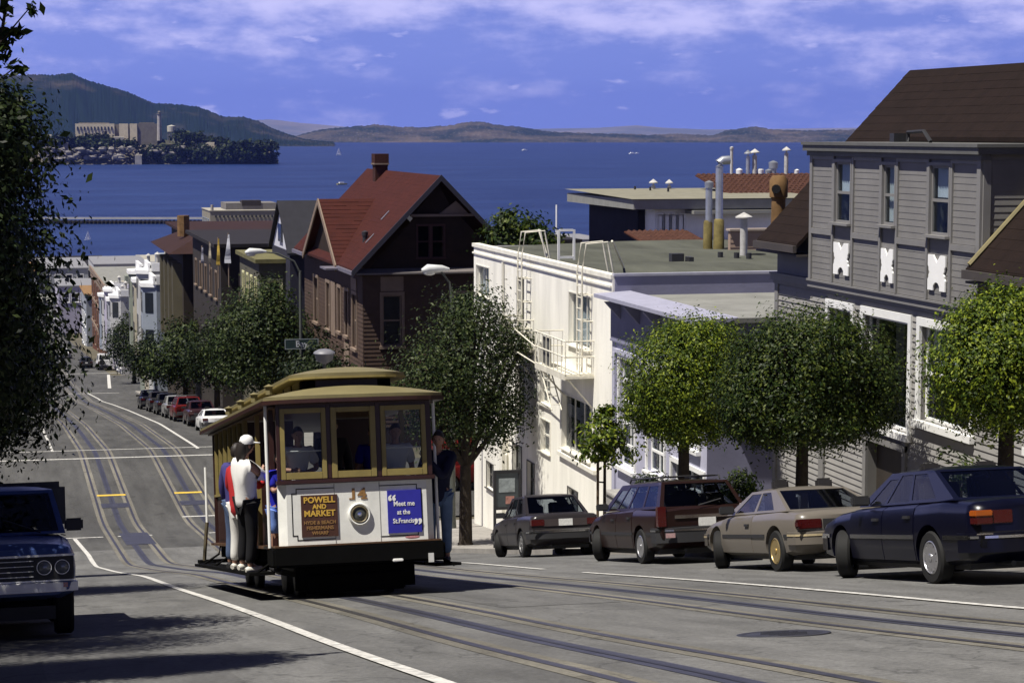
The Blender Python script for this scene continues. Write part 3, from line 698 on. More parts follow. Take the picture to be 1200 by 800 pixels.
# garden shrubs by the lavender house
def shrub(name, label, base, blobs, n, size, mat, seed):
    t = thing(name, label, 'shrub', base); m = MB(); q = random.Random(seed)
    for k in range(6): m.tube([(0, 0, -.1), (q.uniform(-.3, .3) * blobs[0][3], q.uniform(-.3, .3) * blobs[0][4], blobs[0][2])], [.03, .012], 5)
    m.build('stem', BARK, t, False); link('crown', quads_mesh('crown', leaf_cloud(blobs, n, size, seed, .3)), mat, t, False); return t
shrub('round_shrub', 'dense dark green shrub at the left corner of the grey clapboard house', (16.35, 43.6, gz(16, 43.6) + .1), [(0, 0, .75, .55, .6, .8), (.1, 0, 1.2, .45, .45, .5)], 3600, .045, LEAF_MID, 31)
shrub('planter_shrub', 'small dark shrub growing on the grey planter wall', (15.9, 48.3, gz(16, 48.3) + 1.2), [(0, 0, .35, .5, .5, .38), (.5, -.3, .28, .35, .35, .28)], 2200, .045, LEAF_DARK, 32)
shrub('bush', 'bush in the yard behind the dark blue sedan', (15.5, 31.0, gz(15.5, 31) + .1), [(0, 0, 1.2, .45, .5, .5)], 700, .05, LEAF_MID, 33)

# trees on the left pavement (their shade falls across the road)
LG = 'leafy trees along the left pavement'
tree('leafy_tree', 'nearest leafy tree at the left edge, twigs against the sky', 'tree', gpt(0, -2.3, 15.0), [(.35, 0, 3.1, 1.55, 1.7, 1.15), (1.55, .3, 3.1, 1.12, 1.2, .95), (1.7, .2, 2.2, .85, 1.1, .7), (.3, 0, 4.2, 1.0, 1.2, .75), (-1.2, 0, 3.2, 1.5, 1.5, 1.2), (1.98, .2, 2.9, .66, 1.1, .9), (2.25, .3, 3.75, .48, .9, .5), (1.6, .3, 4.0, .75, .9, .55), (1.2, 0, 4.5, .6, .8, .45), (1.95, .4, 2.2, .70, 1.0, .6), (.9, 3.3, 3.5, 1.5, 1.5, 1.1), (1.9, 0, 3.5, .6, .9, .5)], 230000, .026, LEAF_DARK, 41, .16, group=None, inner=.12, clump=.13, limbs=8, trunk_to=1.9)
m = MB(); tw = thing('sapling', 'thin sapling with sparse leaves rising above the left tree', 'tree', gpt(0, -.9, 15.2, .12)); rr = np.random.default_rng(3); q = random.Random(3)
pts = []
m.tube([(0, 0, -.1), (.2, 0, 2.0), (.7, .05, 3.4), (1.0, .1, 4.6), (1.12, .1, 5.25)], [.04, .03, .022, .014, .006], 6)
for k in range(26):
    h = 3.2 + 2.0 * k / 26; c0 = Vector((float(np.interp(h, [2, 3.4, 4.6, 5.25], [.2, .7, 1.0, 1.12])), .08, h))
    e = c0 + Vector((q.uniform(-.32, .30), q.uniform(-.2, .2), q.uniform(.08, .3))); m.tube([c0, e], [.008, .004], 5)
    for j in range(9): f = c0.lerp(e, q.uniform(.2, 1.1)); pts.append((f.x, f.y, f.z, .05, .05, .05))
m.build('trunk', BARK, tw, False, 60)
link('crown', quads_mesh('crown', leaf_cloud(pts, 700, .042, 6, .2, clump=.5)), LEAF_MID, tw, False)
for (x, y, s, sd, lab) in ((-2.5, 21.0, .95, 42, 'second leafy tree on the left pavement, beside the blue pickup'), (-2.3, 33, 1.08, 43, 'dark leafy tree on the left pavement, behind the blue pickup'), (-2.2, 45, 1.1, 44, 'leafy tree at the end of the left pavement, before the crossing')):
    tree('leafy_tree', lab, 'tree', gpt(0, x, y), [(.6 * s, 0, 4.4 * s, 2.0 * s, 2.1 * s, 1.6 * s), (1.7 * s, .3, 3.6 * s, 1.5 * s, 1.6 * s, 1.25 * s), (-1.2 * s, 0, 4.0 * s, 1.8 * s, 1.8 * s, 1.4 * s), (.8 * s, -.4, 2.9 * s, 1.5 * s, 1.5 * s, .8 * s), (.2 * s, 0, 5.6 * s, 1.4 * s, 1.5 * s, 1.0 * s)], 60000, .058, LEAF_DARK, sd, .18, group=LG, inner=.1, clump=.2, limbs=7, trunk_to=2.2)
# trees further down on the right
FG = 'street trees on the right pavement beyond the crossing'
for (px, pyb, X, rx, h0, h1, sd, mt, lab, n) in ((268, 0, 14.2, 2.9, 1.9, 8.0, 51, LEAF_OLIVE, 'big bushy tree left of the brown house, above the cable car', 26000), (350, 0, 14.4, 1.9, 1.6, 5.6, 52, LEAF_FAR, 'lower dark tree in front of the brown house side wall', 8000), (222, 0, 14.0, 2.1, 1.5, 6.6, 53, LEAF_FAR, 'dark street tree above the row of parked cars', 9000),
        (190, 0, 14.0, 2.9, 1.5, 6.8, 54, LEAF_OLIVE, 'broad green street tree above the red parked car', 9000), (161, 0, 14.0, 2.6, 1.5, 6.4, 55, LEAF_FAR, 'dark tree behind the far parked cars', 7000), (133, 0, 14.6, 3.2, 1.5, 8.4, 56, LEAF_FAR, 'farthest dark round tree, behind the white van', 7000)):
    Y = X * 2400 / (px + 11.4) * .94
    Y = {268: 112, 350: 93.6, 222: 134, 190: 157, 161: 185, 133: 226}[px]
    H = h1 - h0; c = (h0 + h1) / 2
    bl = [(0, 0, c, rx * .8, rx, H * .36), (rx * .42, .3, c - H * .1, rx * .62, rx * .7, H * .3), (-rx * .45, 0, c - H * .08, rx * .6, rx * .7, H * .32), (.1, 0, c + H * .24, rx * .6, rx * .6, H * .28), (-rx * .2, -.3, h0 + H * .22, rx * .7, rx * .7, H * .2)]
    tree('street_tree', lab, 'tree', gpt(0, X, Y), bl, n, .10 if Y < 150 else .14, mt, sd, .2, group=FG, inner=.3, clump=.2, limbs=6, trunk_to=h0 + .4)
# tree standing behind the white building, and trees on the island and slopes
b0 = at_y(600, 285, 86); tree('garden_tree', 'green tree showing behind the white building roof', 'tree', (b0.x, 84, gz(b0.x, 84) - .0), [(-.5, 0, 10.4, 1.3, 1.4, 1.2), (.6, 0, 9.9, 1.1, 1.2, 1.0), (-.7, 0, 11.1, .6, .7, .6), (.2, 0, 8.6, 1.5, 1.5, 1.5)], 9000, .11, LEAF_MID, 61, .25, inner=.3, clump=.2, limbs=7, trunk_to=8)
def far_wood(name, label, spots, seed, s0, s1, mat):
    q = random.Random(seed); vs = []
    for (px0, px1, y0, y1, D, n) in spots:
        for k in range(n):
            t = q.random(); p = at_d(px0 + (px1 - px0) * t, q.uniform(y0, y1), D + q.uniform(-15, 15)); s = q.uniform(s0, s1)
            vs.append(leaf_cloud([(p.x, p.y, p.z, s, s, s * .8)], 60, s * .35, k + seed, .2))
    return tag(link(name, quads_mesh(name, np.concatenate(vs)), mat), label, 'trees', kind='stuff')
far_wood('island_trees', 'dark trees and scrub massed over the island slopes', ((268, 323, 168, 187, 2738, 110), (205, 234, 157, 168, 2765, 36), (60, 130, 160, 170, 2760, 60), (165, 270, 172, 187, 2740, 120), (46, 66, 165, 172, 2760, 20), (228, 268, 164, 170, 2775, 24), (90, 160, 166, 172, 2752, 40)), 71, 4.5, 8.5, LEAF_FAR)

# ================================================================== buildings on the right of the street
FX = 16.5
def base_of(x, y): return (x, y, gz(x, y))
def rects(fr_sign, *ws):
    return [(-b, -a, c, d) for a, b, c, d in ws]      # (Y near, Y far, z low, z high) -> wall u,v on a street-facing wall

# ---------------------------------------------------------------- white building with the fire escape
STUCCO = M('cream_stucco', (0.80, 0.78, 0.70), 0.9, 0.17, 1.1, bump=0.25, bscale=14, stretch=(1, 1, .16))
STUCCO_TRIM = M('cream_trim', (0.74, 0.72, 0.63), 0.8, 0.1, 2)
ROLLROOF = M('roll_roofing', (0.075, 0.078, 0.062), 0.95, 0.3, 0.9, bump=0.4, bscale=5, stretch=(1, .25, 1))
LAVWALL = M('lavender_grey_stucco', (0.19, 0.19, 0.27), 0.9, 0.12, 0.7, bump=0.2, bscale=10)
CURT = M('curtain_cloth', (0.72, 0.72, 0.7), 0.9, 0.1)
wb = thing('white_building', 'cream white stucco building with fire escapes on its street wall', 'building', base_of(20, 62))
fr = Fr('-x', FX)
zt = 38.0
Wn = dict(w1=(68.3, 70.2, 36.3, 37.35), w2=(63.55, 64.4, 35.9, 37.3), w3=(56.0, 58.2, 35.75, 37.3), w4=(60.3, 61.5, 33.6, 35.45), w5=(60.3, 61.4, 32.1, 33.1), w6=(55.95, 58.95, 32.55, 34.2),
          w7=(67.7, 68.7, 29.7, 30.6), w8=(63.8, 65.0, 30.1, 31.8), w9=(57.2, 58.3, 30.55, 31.45), wA=(62.2, 63.1, 30.3, 31.5), wB=(66.8, 68.6, 32.6, 34.4), wC=(63.6, 64.6, 32.6, 34.4))
hol = rects(0, *Wn.values())
m = MB(); wall(m, fr, -70.6, -53.85, 26.0, zt, hol, 0.2)
f2 = Fr('+y', 70.6); wall(m, f2, -32, -FX, 26.0, zt); wall(m, Fr('-y', 53.85), FX, 32, 36.9, zt - .02); m.build('wall', STUCCO, wb)
m = MB()
ns = 12
for j in range(ns):
    ya, yb = 53.9 + 16.65 * j / ns, 53.9 + 16.65 * (j + 1) / ns
    for i in range(6):
        xa, xb = FX + .2 + 15.2 * i / 6, FX + .2 + 15.2 * (i + 1) / 6
        def rz(x, y): return zt - .04 + .10 * math.sin((x - FX) / 15.2 * math.pi) + .06 * math.sin(y * .9 + x * .3)
        m.quad((xa, ya, rz(xa, ya)), (xb, ya, rz(xb, ya)), (xb, yb, rz(xb, yb)), (xa, yb, rz(xa, yb)))
m.build('roof', ROLLROOF, wb, smooth=60)
m = MB()
fr.box(m, -70.7, -53.85, zt - .02, zt + .10, -.22, .05); fr.box(m, -70.66, -53.9, zt - .26, zt - .2, .001, .05)
m.build('parapet_cap', STUCCO_TRIM, wb)
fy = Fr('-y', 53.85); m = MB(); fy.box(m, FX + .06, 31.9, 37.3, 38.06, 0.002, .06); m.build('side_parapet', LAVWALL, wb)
m = MB(); fy.box(m, FX + .02, 31.9, 38.061, 38.13, -.15, .10); m.build('side_cap', M('lead_flashing', (.30, .30, .36), .6, .15, 3), wb)
WF = M('cream_sash', (.68, .66, .58), .6, .08, 3)
DF = M('dark_sash', (.07, .065, .06), .6, .1, 3)
for k, (a, b, c, d) in Wn.items():
    cols, rows = {'w4': (3, 5), 'w5': (2, 2), 'w6': (3, 1), 'w3': (3, 1), 'w1': (2, 1), 'wB': (2, 2)}.get(k, (1, 2))
    window(fr, -b, -a, c, d, wb, WF if k in ('w4', 'w5', 'w3', 'w6', 'w1', 'wB') else DF, GLASS, trim=.03 if k != 'w4' else .06, proud=.02, depth=.14, cols=cols, rows=rows, bar=.05, sill=.06,
           curtain=CURT if k in ('w3', 'w1') else None, cfrac=.95)
# slanting ledge, downpipe, stains live on the wall
m = MB(); a = fr.p(-59.6, 32.35, 0); b = fr.p(-53.9, 32.30, 0)
m.ext([fr.p(-59.2, 32.30, .001), fr.p(-55.3, 32.30, .001), fr.p(-55.3, 32.42, .001), fr.p(-59.2, 32.42, .001)], (-.10, 0, 0)); m.build('ledge', STUCCO_TRIM, wb)
m = MB(); m.tube([(FX - .07, 66.1, zt - .3), (FX - .07, 66.1, 31.9), (FX - .07, 65.6, 31.3), (FX - .07, 65.6, 28.5)], .045, 7); m.build('downpipe', WF, wb)
m = MB(); fr.box(m, -66.0, -65.6, 29.2, 31.9, .001, .22); m.build('meter_cupboard', STUCCO_TRIM, wb)
# fire escape
FE = M('fire_escape_paint', (.66, .63, .53), .6, .18, 4)
def ladder(y0, y1, zb, ztp, hoop):
    m = MB(); x = FX - .32
    for y in (y0, y1):
        m.tube([(x, y, zb), (x, y, ztp), (x + .12, y, ztp + hoop), (x + .75, y, ztp + hoop + .05), (x + .95, y, ztp - .2)], .028, 6)
    z = zb + .2
    while z < ztp - .1: m.tube([(x, y0, z), (x, y1, z)], .018, 5); z += .32
    for z in (zb + .6, (zb + ztp) / 2, ztp - .7):
        for y in (y0, y1): m.tube([(x, y, z), (FX + .02, y, z)], .02, 5)
    return m
def platform(n_, ya, yb, z, dp, rail):
    m = MB()
    for k in range(9): m.box(FX - dp + k * dp / 9, FX - dp + k * dp / 9 + dp * .112, ya, yb, z - .04, z)
    for y in (ya, (ya + yb) / 2, yb): m.box(FX - dp, FX, y - .03, y + .03, z - .12, z - .041)
    m.box(FX - dp - .02, FX - dp + .02, ya, yb, z - .16, z + .02)
    p = m.build('platform', FE, wb)
    m = MB(); xo = FX - dp
    for h in (.5, rail):
        m.tube([(FX, ya, z + h), (xo, ya, z + h), (xo, yb, z + h), (FX, yb, z + h)], .024, 6)
    k = ya
    while k < yb + .01: m.tube([(xo, k, z), (xo, k, z + rail)], .016, 5); k += (yb - ya) / 8
    for x in (xo + dp / 2,):
        for y in (ya, yb): m.tube([(x, y, z), (x, y, z + rail)], .016, 5)
    m.build('railing', FE, wb)
    m = MB()
    for y in (ya + .15, yb - .15): m.tube([(xo + .1, y, z - .14), (FX, y, z - 1.0)], .028, 6)
    m.build('bracket', FE, wb)
    return p
platform(0, 55.6, 58.9, 35.15, .85, .95)
platform(0, 62.3, 64.0, 35.2, .7, .9)
m = MB(); m.box(FX - .78, FX - .74, 57.5, 58.4, 35.2, 36.0); m.build('guard_panel', M('dark_guard_panel', (.09, .09, .085), .7, .2, 4), wb)
ladder(55.75, 56.25, 35.2, 38.1, .75).build('ladder', FE, wb)
ladder(62.6, 63.1, 35.2, 38.1, .75).build('ladder', FE, wb)
m = MB(); m.tube([(FX - .75, 58.7, 35.0), (FX - .75, 57.4, 33.9)], .022, 6); m.tube([(FX - .45, 58.7, 35.0), (FX - .45, 57.4, 33.9)], .022, 6)
for k in range(5): m.tube([(FX - .75, 58.6 - k * .26, 34.93 - k * .22), (FX - .45, 58.6 - k * .26, 34.93 - k * .22)], .012, 5)
m.build('drop_ladder', FE, wb)
m = MB(); m.tube([(FX - .82, 58.9, 35.6), (FX - .7, 62.3, 35.9)], .022, 6); m.tube([(FX - .82, 58.9, 35.1), (FX - .7, 62.3, 35.2)], .022, 6); m.build('catwalk_rail', FE, wb)
# roof clutter
PIPEW = M('weathered_white_pipe', (.42, .41, .39), .7, .25, 6)
def vent(name, p, r, h, mat, parent, cap='cone', n=10):
    m = MB(); x, y, z = p
    m.lathe([(r, z - .1), (r, z + h), (0, z + h)], c=(x, y, 0), n=n)
    if cap == 'cone': m.lathe([(r * .4, z + h), (r * .4, z + h + .1), (r * 2.1, z + h + .1), (r * 2.1, z + h + .14), (0, z + h + .3)], c=(x, y, 0), n=n)
    if cap == 'elbow': m.tube([(x, y, z + h - .02), (x, y, z + h + .12), (x + r * .9, y, z + h + r * 1.4), (x + r * 2.6, y, z + h + r * 1.5)], [r * 1.15] * 4, n)
    if cap == 'turban': m.lathe([(r, z + h), (r * 1.7, z + h + .04), (r * 1.8, z + h + r * 2.2), (r * 1.1, z + h + r * 3), (0, z + h + r * 3.2)], c=(x, y, 0), n=n)
    if cap == 'hood': m.lathe([(r * 1.25, z + h), (r * 1.35, z + h + r * 1.6), (0, z + h + r * 2.2)], c=(x, y, 0), n=n)
    return m.build(name, mat, parent, smooth=40)
LEADBASE = M('rusty_flue_base', (.16, .13, .05), .9, .4, 3)
vent('flue_pipe', (24.15, 66.4, 38.7), .135, 2.15, GALV, wb, 'elbow'); vent('flue_pipe', (23.85, 66.6, 38.7), .12, 1.4, GALV, wb, 'hood')
m = MB(); m.lathe([(.2, 37.9), (.18, 39.0), (.135, 39.05)], c=(24.15, 66.4, 0), n=10); m.lathe([(.17, 37.9), (.16, 38.9), (.12, 39.0)], c=(23.83, 66.62, 0), n=10); m.build('flue_base', LEADBASE, wb, smooth=40)
m = MB(); m.lathe([(.12, 37.9), (.12, 39.25), (.28, 39.26), (.28, 39.3), (0, 39.45)], c=(23.4, 62, 0), n=14); m.build('vent_pipe', PIPEW, wb, smooth=40)
m = MB(); m.box(20.4, 20.8, 60.3, 60.6, 37.9, 38.25); m.box(20.9, 21.05, 60.1, 60.5, 37.9, 38.15); m.build('roof_hatch', BLACKP, wb)
for (x, y) in ((22.5, 61.7), (22.9, 61.3), (23.2, 61.0)): vent('vent_stub', (x, y, 37.95), .09, .25, BLACKP, wb, None)
m = MB(); m.tube([(18.0, 57.6, 38.0), (17.2, 56.2, 38.9)], .035, 5); m.tube([(17.2, 63.2, 38.0), (17.0, 63.6, 38.9)], .03, 5); m.build('roof_brace', FE, wb)
m = MB()
for (a, b) in (((0, 0), (0, 1.1)), ((.5, 0), (.5, 1.1))): m.box(17.2 + a[0], 17.27 + a[0], 62.0, 62.06, 38.0, 38.95)
for z in (38.0, 38.85): m.box(17.27, 17.7, 62.0, 62.06, z + .05, z + .12)
m.build('white_frame', WHITEP, wb)

# ---------------------------------------------------------------- lavender house
lv = thing('lavender_house', 'low lavender grey building with a deep cornice, between the white and clapboard buildings', 'building', base_of(20, 50))
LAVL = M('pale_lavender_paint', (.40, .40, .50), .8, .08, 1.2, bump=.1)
holv = rects(0, (51.7, 53.1, 32.95, 35.9), (46.2, 48.6, 32.75, 33.75), (49.2, 50.6, 33.2, 35.9), (46.6, 48.0, 34.3, 35.9))
m = MB(); wall(m, fr, -53.84, -45.9, 29.5, 36.35, holv, .2); m.build('wall', LAVL, lv)
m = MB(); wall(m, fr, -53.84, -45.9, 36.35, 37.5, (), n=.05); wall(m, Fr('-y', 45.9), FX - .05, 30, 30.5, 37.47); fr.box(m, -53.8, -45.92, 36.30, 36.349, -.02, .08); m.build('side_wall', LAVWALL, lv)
m = MB(); m.add([(FX - .55, 45.3, 37.60), (FX + .5, 45.3, 37.66), (FX + .5, 53.8, 37.66), (FX - .55, 53.8, 37.60), (FX - .55, 45.3, 37.5), (FX, 45.3, 37.45), (FX, 53.8, 37.45), (FX - .55, 53.8, 37.5)], [(0, 1, 2, 3), (0, 3, 7, 4), (4, 7, 6, 5), (0, 4, 5, 1), (3, 2, 6, 7)]); m.build('cornice', M('cornice_paint', (.30, .30, .38), .8, .1, 2), lv)
m = MB()
for k in range(5):
    y = 52.9 - k * 1.7; m.ext([(FX - .05, y, 36.95), (FX - .05, y, 37.44), (FX - .5, y, 37.44)], (0, .12, 0))
m.build('cornice_bracket', LAVWALL, lv)
m = MB(); m.quad((FX + .4, 45.91, 37.5), (30, 45.91, 37.5), (30, 53.8, 37.53), (FX + .4, 53.8, 37.53)); m.box(FX + .51, 30, 45.75, 45.95, 37.48, 37.60); m.build('roof', M('felt_roof', (.20, .20, .185), .95, .2, 1), lv)
m = MB(); fr.box(m, -53.4, -51.5, 36.0, 36.12, .001, .09); fr.box(m, -53.6, -53.4, 31.5, 36.0, .001, .07); m.build('pilaster', LAVL, lv)
for h in holv: window(fr, *h, lv, WHITEP, GLASS, trim=.10, proud=.05, depth=.12, cols=2, rows=5 if h[3] - h[2] > 2 else 2, bar=.055, sill=.08)
# front steps, planter wall and handrail in the yard
st = thing('front_steps', 'white stepped stair wall in front of the lavender house', 'steps', base_of(15.8, 47))
m = MB()
for k in range(6): m.box(15.6 - .0, 16.48, 46.0 + k * .38, 46.38 + k * .38 - .004, 31.4, 32.9 - k * .12)
m.build('step', CONC2, st)
m = MB(); m.ext([(15.45, 44.6, 31.2), (15.45, 48.4, 31.2), (15.45, 48.4, 32.75), (15.45, 44.6, 33.6)], (.12, 0, 0)); m.build('stair_wall', WHITEP, st)
pl = thing('planter_wall', 'grey concrete planter box behind the young tree', 'planter', base_of(15.6, 49))
g0 = gz(15.6, 49)
m = MB(); m.box(15.3, 16.45, 47.2, 50.4, g0 - .3, g0 + 1.25); m.box(15.25, 16.47, 47.1, 50.5, g0 + 1.251, g0 + 1.33); m.build('wall', CONC, pl, bevel=.015)
hr = thing('handrail', 'white bent tube handrail beside the round shrub', 'handrail', base_of(15.5, 43))
g0 = gz(15.5, 43)
m = MB(); m.tube([(15.45, 43.4, g0 + .2), (15.45, 43.4, g0 + 1.45), (15.45, 42.9, g0 + 1.5), (15.6, 41.4, g0 + 1.2), (15.6, 41.4, g0 + .2)], .035, 8); m.build('rail', WHITEP, hr)
m = MB(); m.tube([(15.45, 43.4, g0 + .8), (15.6, 41.4, g0 + .6)], .03, 8); m.build('lower_rail', WHITEP, hr)

# ---------------------------------------------------------------- grey clapboard house
gh = thing('clapboard_house', 'grey clapboard house with brown shingle roof and white cutout panels', 'house', base_of(20, 34))
GREYS = M('grey_clapboard_paint', (.172, .166, .158), .7, .10, 1.0)
GREYT = M('grey_trim_paint', (.19, .185, .18), .65, .1, 2)
SHING = M('brown_shingle', (.012, .0068, .0054), .95, .25, 2.5, bump=.5, bscale=12)
LX = 16.6
fl = Fr('-x', LX)
low = rects(0, (37.8, 38.95, 36.2, 38.45), (35.15, 37.2, 36.35, 38.45), (32.6, 34.65, 36.7, 38.45), (35.3, 36.95, 33.6, 36.0), (28.4, 30.4, 36.8, 38.45))
m = MB(); wall(m, fl, -41.9, -24, 31.5, 38.9, low, .25)
wall(m, Fr('+y', 41.9), -23, -LX, 31.5, 40.0); wall(m, Fr('-y', 24.0), LX, 23, 33, 40)
wall(m, fl, -41.9, -39.85, 38.9, 39.9); wall(m, fl, -32.1, -24, 38.9, 39.9)
# gable end toward the bay
m.add([(LX, 41.9, 39.9), (23, 41.9, 39.9), (19.8, 41.9, 43.2)], [(0, 1, 2)]); m.build('wall', GREYS, gh)
m = MB(); siding(m, fl, -41.75, -24, 32.0, 38.7, [(a - .13, b + .13, c - .13, d + .14) for a, b, c, d in low], .125, .022); tag(m.build('siding', M('light_grey_clapboard', (.27, .262, .25), .75, .14, 1.2), gh), kind='stuff')
m = MB(); fl.box(m, -41.92, -41.74, 31.6, 38.72, .002, .05); fl.box(m, -39.3, -39.05, 32.0, 36.0, .026, .07); m.build('corner_board', GREYT, gh)
m = MB(); fl.box(m, -42.0, -24, 38.72, 38.8, .002, .05); fl.box(m, -42.02, -24, 38.801, 38.93, .002, .11); fl.box(m, -42.0, -24, 38.931, 38.97, -.1, .15); m.build('belt_course', GREYT, gh)
for i, h in enumerate(low):
    if i == 3: continue
    window(fl, *h, gh, WHITEP, GLASS, trim=.13, proud=.06, depth=.12, cols=1, rows=1 if i == 1 else 2, bar=.06, sill=.06, curtain=CURT if i == 2 else None, cfrac=.4)
m = MB(); fl.box(m, -37.1, -36.951, 33.6, 36.0, .002, .06); fl.box(m, -35.299, -35.16, 33.6, 36.3, .002, .06); fl.box(m, -37.1, -35.16, 36.001, 36.12, .002, .08); m.build('door_frame', GREYT, gh)
m = MB(); fl.box(m, -36.94, -35.31, 33.6, 35.98, -.22, -.18); m.build('door', M('dark_door', (.035, .028, .022), .6, .2, 3), gh)
# upper bay
fb = Fr('-x', FX)
BY0, BY1, BZ0, BZ1 = 32.2, 39.8, 38.98, 41.62
bw = [(37.72, 38.5, 40.2, 41.40), (35.66, 36.22, 40.25, 41.38), (33.40, 34.18, 40.16, 41.40)]
hb = rects(0, *bw)
m = MB(); wall(m, fb, -BY1, -BY0, BZ0, BZ1, hb, .25); wall(m, Fr('-y', BY0), FX, 19.5, BZ0, BZ1); wall(m, Fr('+y', BY1), -19.5, -FX, BZ0, BZ1); m.build('bay_wall', GREYS, gh)
GREYP = M('grey_bay_paint', (.178, .172, .165), .7, .12, 1.5)
m = MB()
holes = [(a - .1, b + .1, c - .12, d + .1) for a, b, c, d in hb]
siding(m, fb, -BY1 + .12, -BY0 - .14, 40.04, 41.52, holes, .118, .006); siding(m, fb, -BY1 + .12, -BY0 - .14, BZ0, 39.9, (), .118, .006)
fs = Fr('-y', BY0); siding(m, fs, FX + .14, 18.9, BZ0, 41.52, (), .118, .009)
tag(m.build('siding', GREYP, gh), kind='stuff')
m = MB()
for y0, y1 in ((BY0, BY0 + .14), (BY1 - .12, BY1), (33.28, 33.36), (34.22, 34.30), (35.53, 35.61), (36.27, 36.35), (37.58, 37.66), (38.56, 38.64)):
    fb.box(m, -y1, -y0, BZ0, BZ1 - .1, .003, .045)
for ya, yb in ((BY0 + .14, 33.28), (34.30, 35.53), (36.35, 37.58), (38.64, BY1 - .12)):
    fb.box(m, -yb, -ya, 39.92, 40.03, .003, .05)
    fb.box(m, -yb, -ya, 41.45, 41.519, .003, .04)
fs.box(m, FX, FX + .14, BZ0, BZ1 - .1, .003, .04); m.build('batten', GREYT, gh)
for i, h in enumerate(hb):
    window(fb, *h, gh, GREYT, GLASS, trim=.05, proud=.05, depth=.035, cols=1, rows=2, bar=.045, sill=.09, curtain=M('blind_cloth', (.78, .8, .84), .9, .08) if i != 1 else CURT, cfrac=.46 if i == 2 else .5 if i == 0 else .95)
m = MB(); fb.box(m, -BY1 - .08, -BY0 + .08, 41.52, 41.62, -.1, .08); fb.box(m, -BY1 - .12, -BY0 + .12, 41.621, 41.74, -2.6, .16); fb.box(m, -BY1 - .14, -BY0 + .14, 41.741, 41.80, -2.6, .19); m.build('bay_cornice', M('dark_grey_trim', (.10, .10, .095), .7, .15, 2), gh)
# white panels sawn into a four-lobed cutout, each in its own frame
def cutout(y0, y1, z0, z1):
    w, h = (y1 - y0), (z1 - z0); pts = []
    def P2(a, b): pts.append((-(y0 + y1) / 2 + a * w / 2, (z0 + z1) / 2 + b * h / 2))
    q = [(-1, 1), (-.38, 1), (-.34, .86), (-.18, .72), (-.1, .58), (0, .66), (.1, .58), (.18, .72), (.34, .86), (.38, 1), (1, 1), (1, .42), (.82, .36), (.66, .2), (.8, 0), (.66, -.2), (.82, -.36), (1, -.42), (1, -1)]
    q += [(-a, -b) for a, b in q[1:-1]]
    q = [(-1, 1), (-.38, 1), (-.28, .86), (-.12, .74), (0, .54), (.12, .74), (.28, .86), (.38, 1), (1, 1), (1, .40), (.9, .28), (.9, .14), (.78, 0), (.9, -.14), (.9, -.28), (1, -.40), (1, -1), (.38, -1), (.36, -.74), (.2, -.58), (0, -.52), (-.2, -.58), (-.36, -.74), (-.38, -1), (-1, -1), (-1, -.40), (-.9, -.28), (-.9, -.14), (-.78, 0), (-.9, .14), (-.9, .28), (-1, .40)]
    for a, b in q: P2(a, b)
    m = MB(); m.ext([fb.p(u, v, .022) for u, v in reversed(pts)], fb.Nn * .03)
    return m
for (y0, y1) in ((37.74, 38.48), (35.66, 36.2), (33.46, 34.16)):
    cutout(y0, y1, 39.16, 39.80).build('cutout_panel', M('bright_white_paint', (.86, .86, .84), .5, .05, 3), gh)
# roof: one slope over the street side, cut round the bay, ridge along the street
def roofz(x): return 39.58 + (x - 16.2) * 1.04
RX = 19.75
def roof_strip(m, y0, y1, xa, xb, th=.09):
    a = [(xa, y0, roofz(xa)), (xb, y0, roofz(xb)), (xb, y1, roofz(xb)), (xa, y1, roofz(xa))]
    m.ext(a, (0, 0, th))
rp = MB()
roof_strip(rp, 39.83, 42.1, 16.2, RX); roof_strip(rp, 23.8, 32.17, 16.2, RX); roof_strip(rp, 32.172, 39.828, 18.35, RX)
rp.ext([(RX + .002, 23.8, roofz(RX)), (23.5, 23.8, 39.6), (23.5, 42.1, 39.6), (RX + .002, 42.1, roofz(RX))], (0, 0, .09)); roof_o = rp.build('roof', SHING, gh)
m = MB()
x = 16.22
while x < RX - .1:
    for (ya, yb, lo) in ((39.84, 42.12, 16.2), (23.8, 32.16, 16.2), (32.17, 39.83, 18.4)):
        if x < lo: continue
        z = roofz(x) + .092; z2 = roofz(x + .16) + .092
        y = ya
        while y < yb - .02:
            ye = min(yb, y + rng.uniform(.5, 1.2)); d = rng.uniform(.003, .010)
            m.quad((x, y, z + d), (x, ye, z + d), (x + .17, ye, z2 + .004), (x + .17, y, z2 + .004)); m.quad((x, y, z), (x, ye, z), (x, ye, z + d), (x, y, z + d)); y = ye
    x += .16
tag(m.build('shingle', SHING, roof_o), kind='stuff')
m = MB()
for (ya, yb) in ((39.83, 42.16), (23.8, 32.17)): m.box(16.12, 16.199, ya, yb, 39.50, 39.65); m.box(16.199, LX - .002, ya, yb, 39.42, 39.46)
m.build('fascia', M('brown_fascia', (.05, .042, .038), .7, .15, 2), gh)
m = MB(); m.tube([(16.22, 32.08, 39.74), (19.2, 32.08, roofz(19.2) + .13)], .045, 6); m.build('flashing', M('ochre_flashing', (.20, .17, .08), .6, .25, 3), gh)
m = MB(); m.tube([(17.2, 36.7, 41.82), (17.2, 36.7, 42.0), (17.2, 36.0, 42.02), (17.2, 35.7, 41.82)], .04, 6); m.box(17.0, 17.3, 36.9, 37.1, 41.81, 41.98); m.build('bay_roof_pipe', BLACKP, gh)
cp = at_y(912.5, 220, 42.45)
m = MB(); m.tube([(cp.x, 42.45, 39.75), (cp.x + .5, 41.7, 39.7)], .12, 8); m.lathe([(0, 39.62), (.165, 39.62), (.155, 40.55), (.2, 40.58), (.205, 40.95), (.14, 41.05), (0, 41.06)], c=(cp.x, 42.45, 0), n=14)
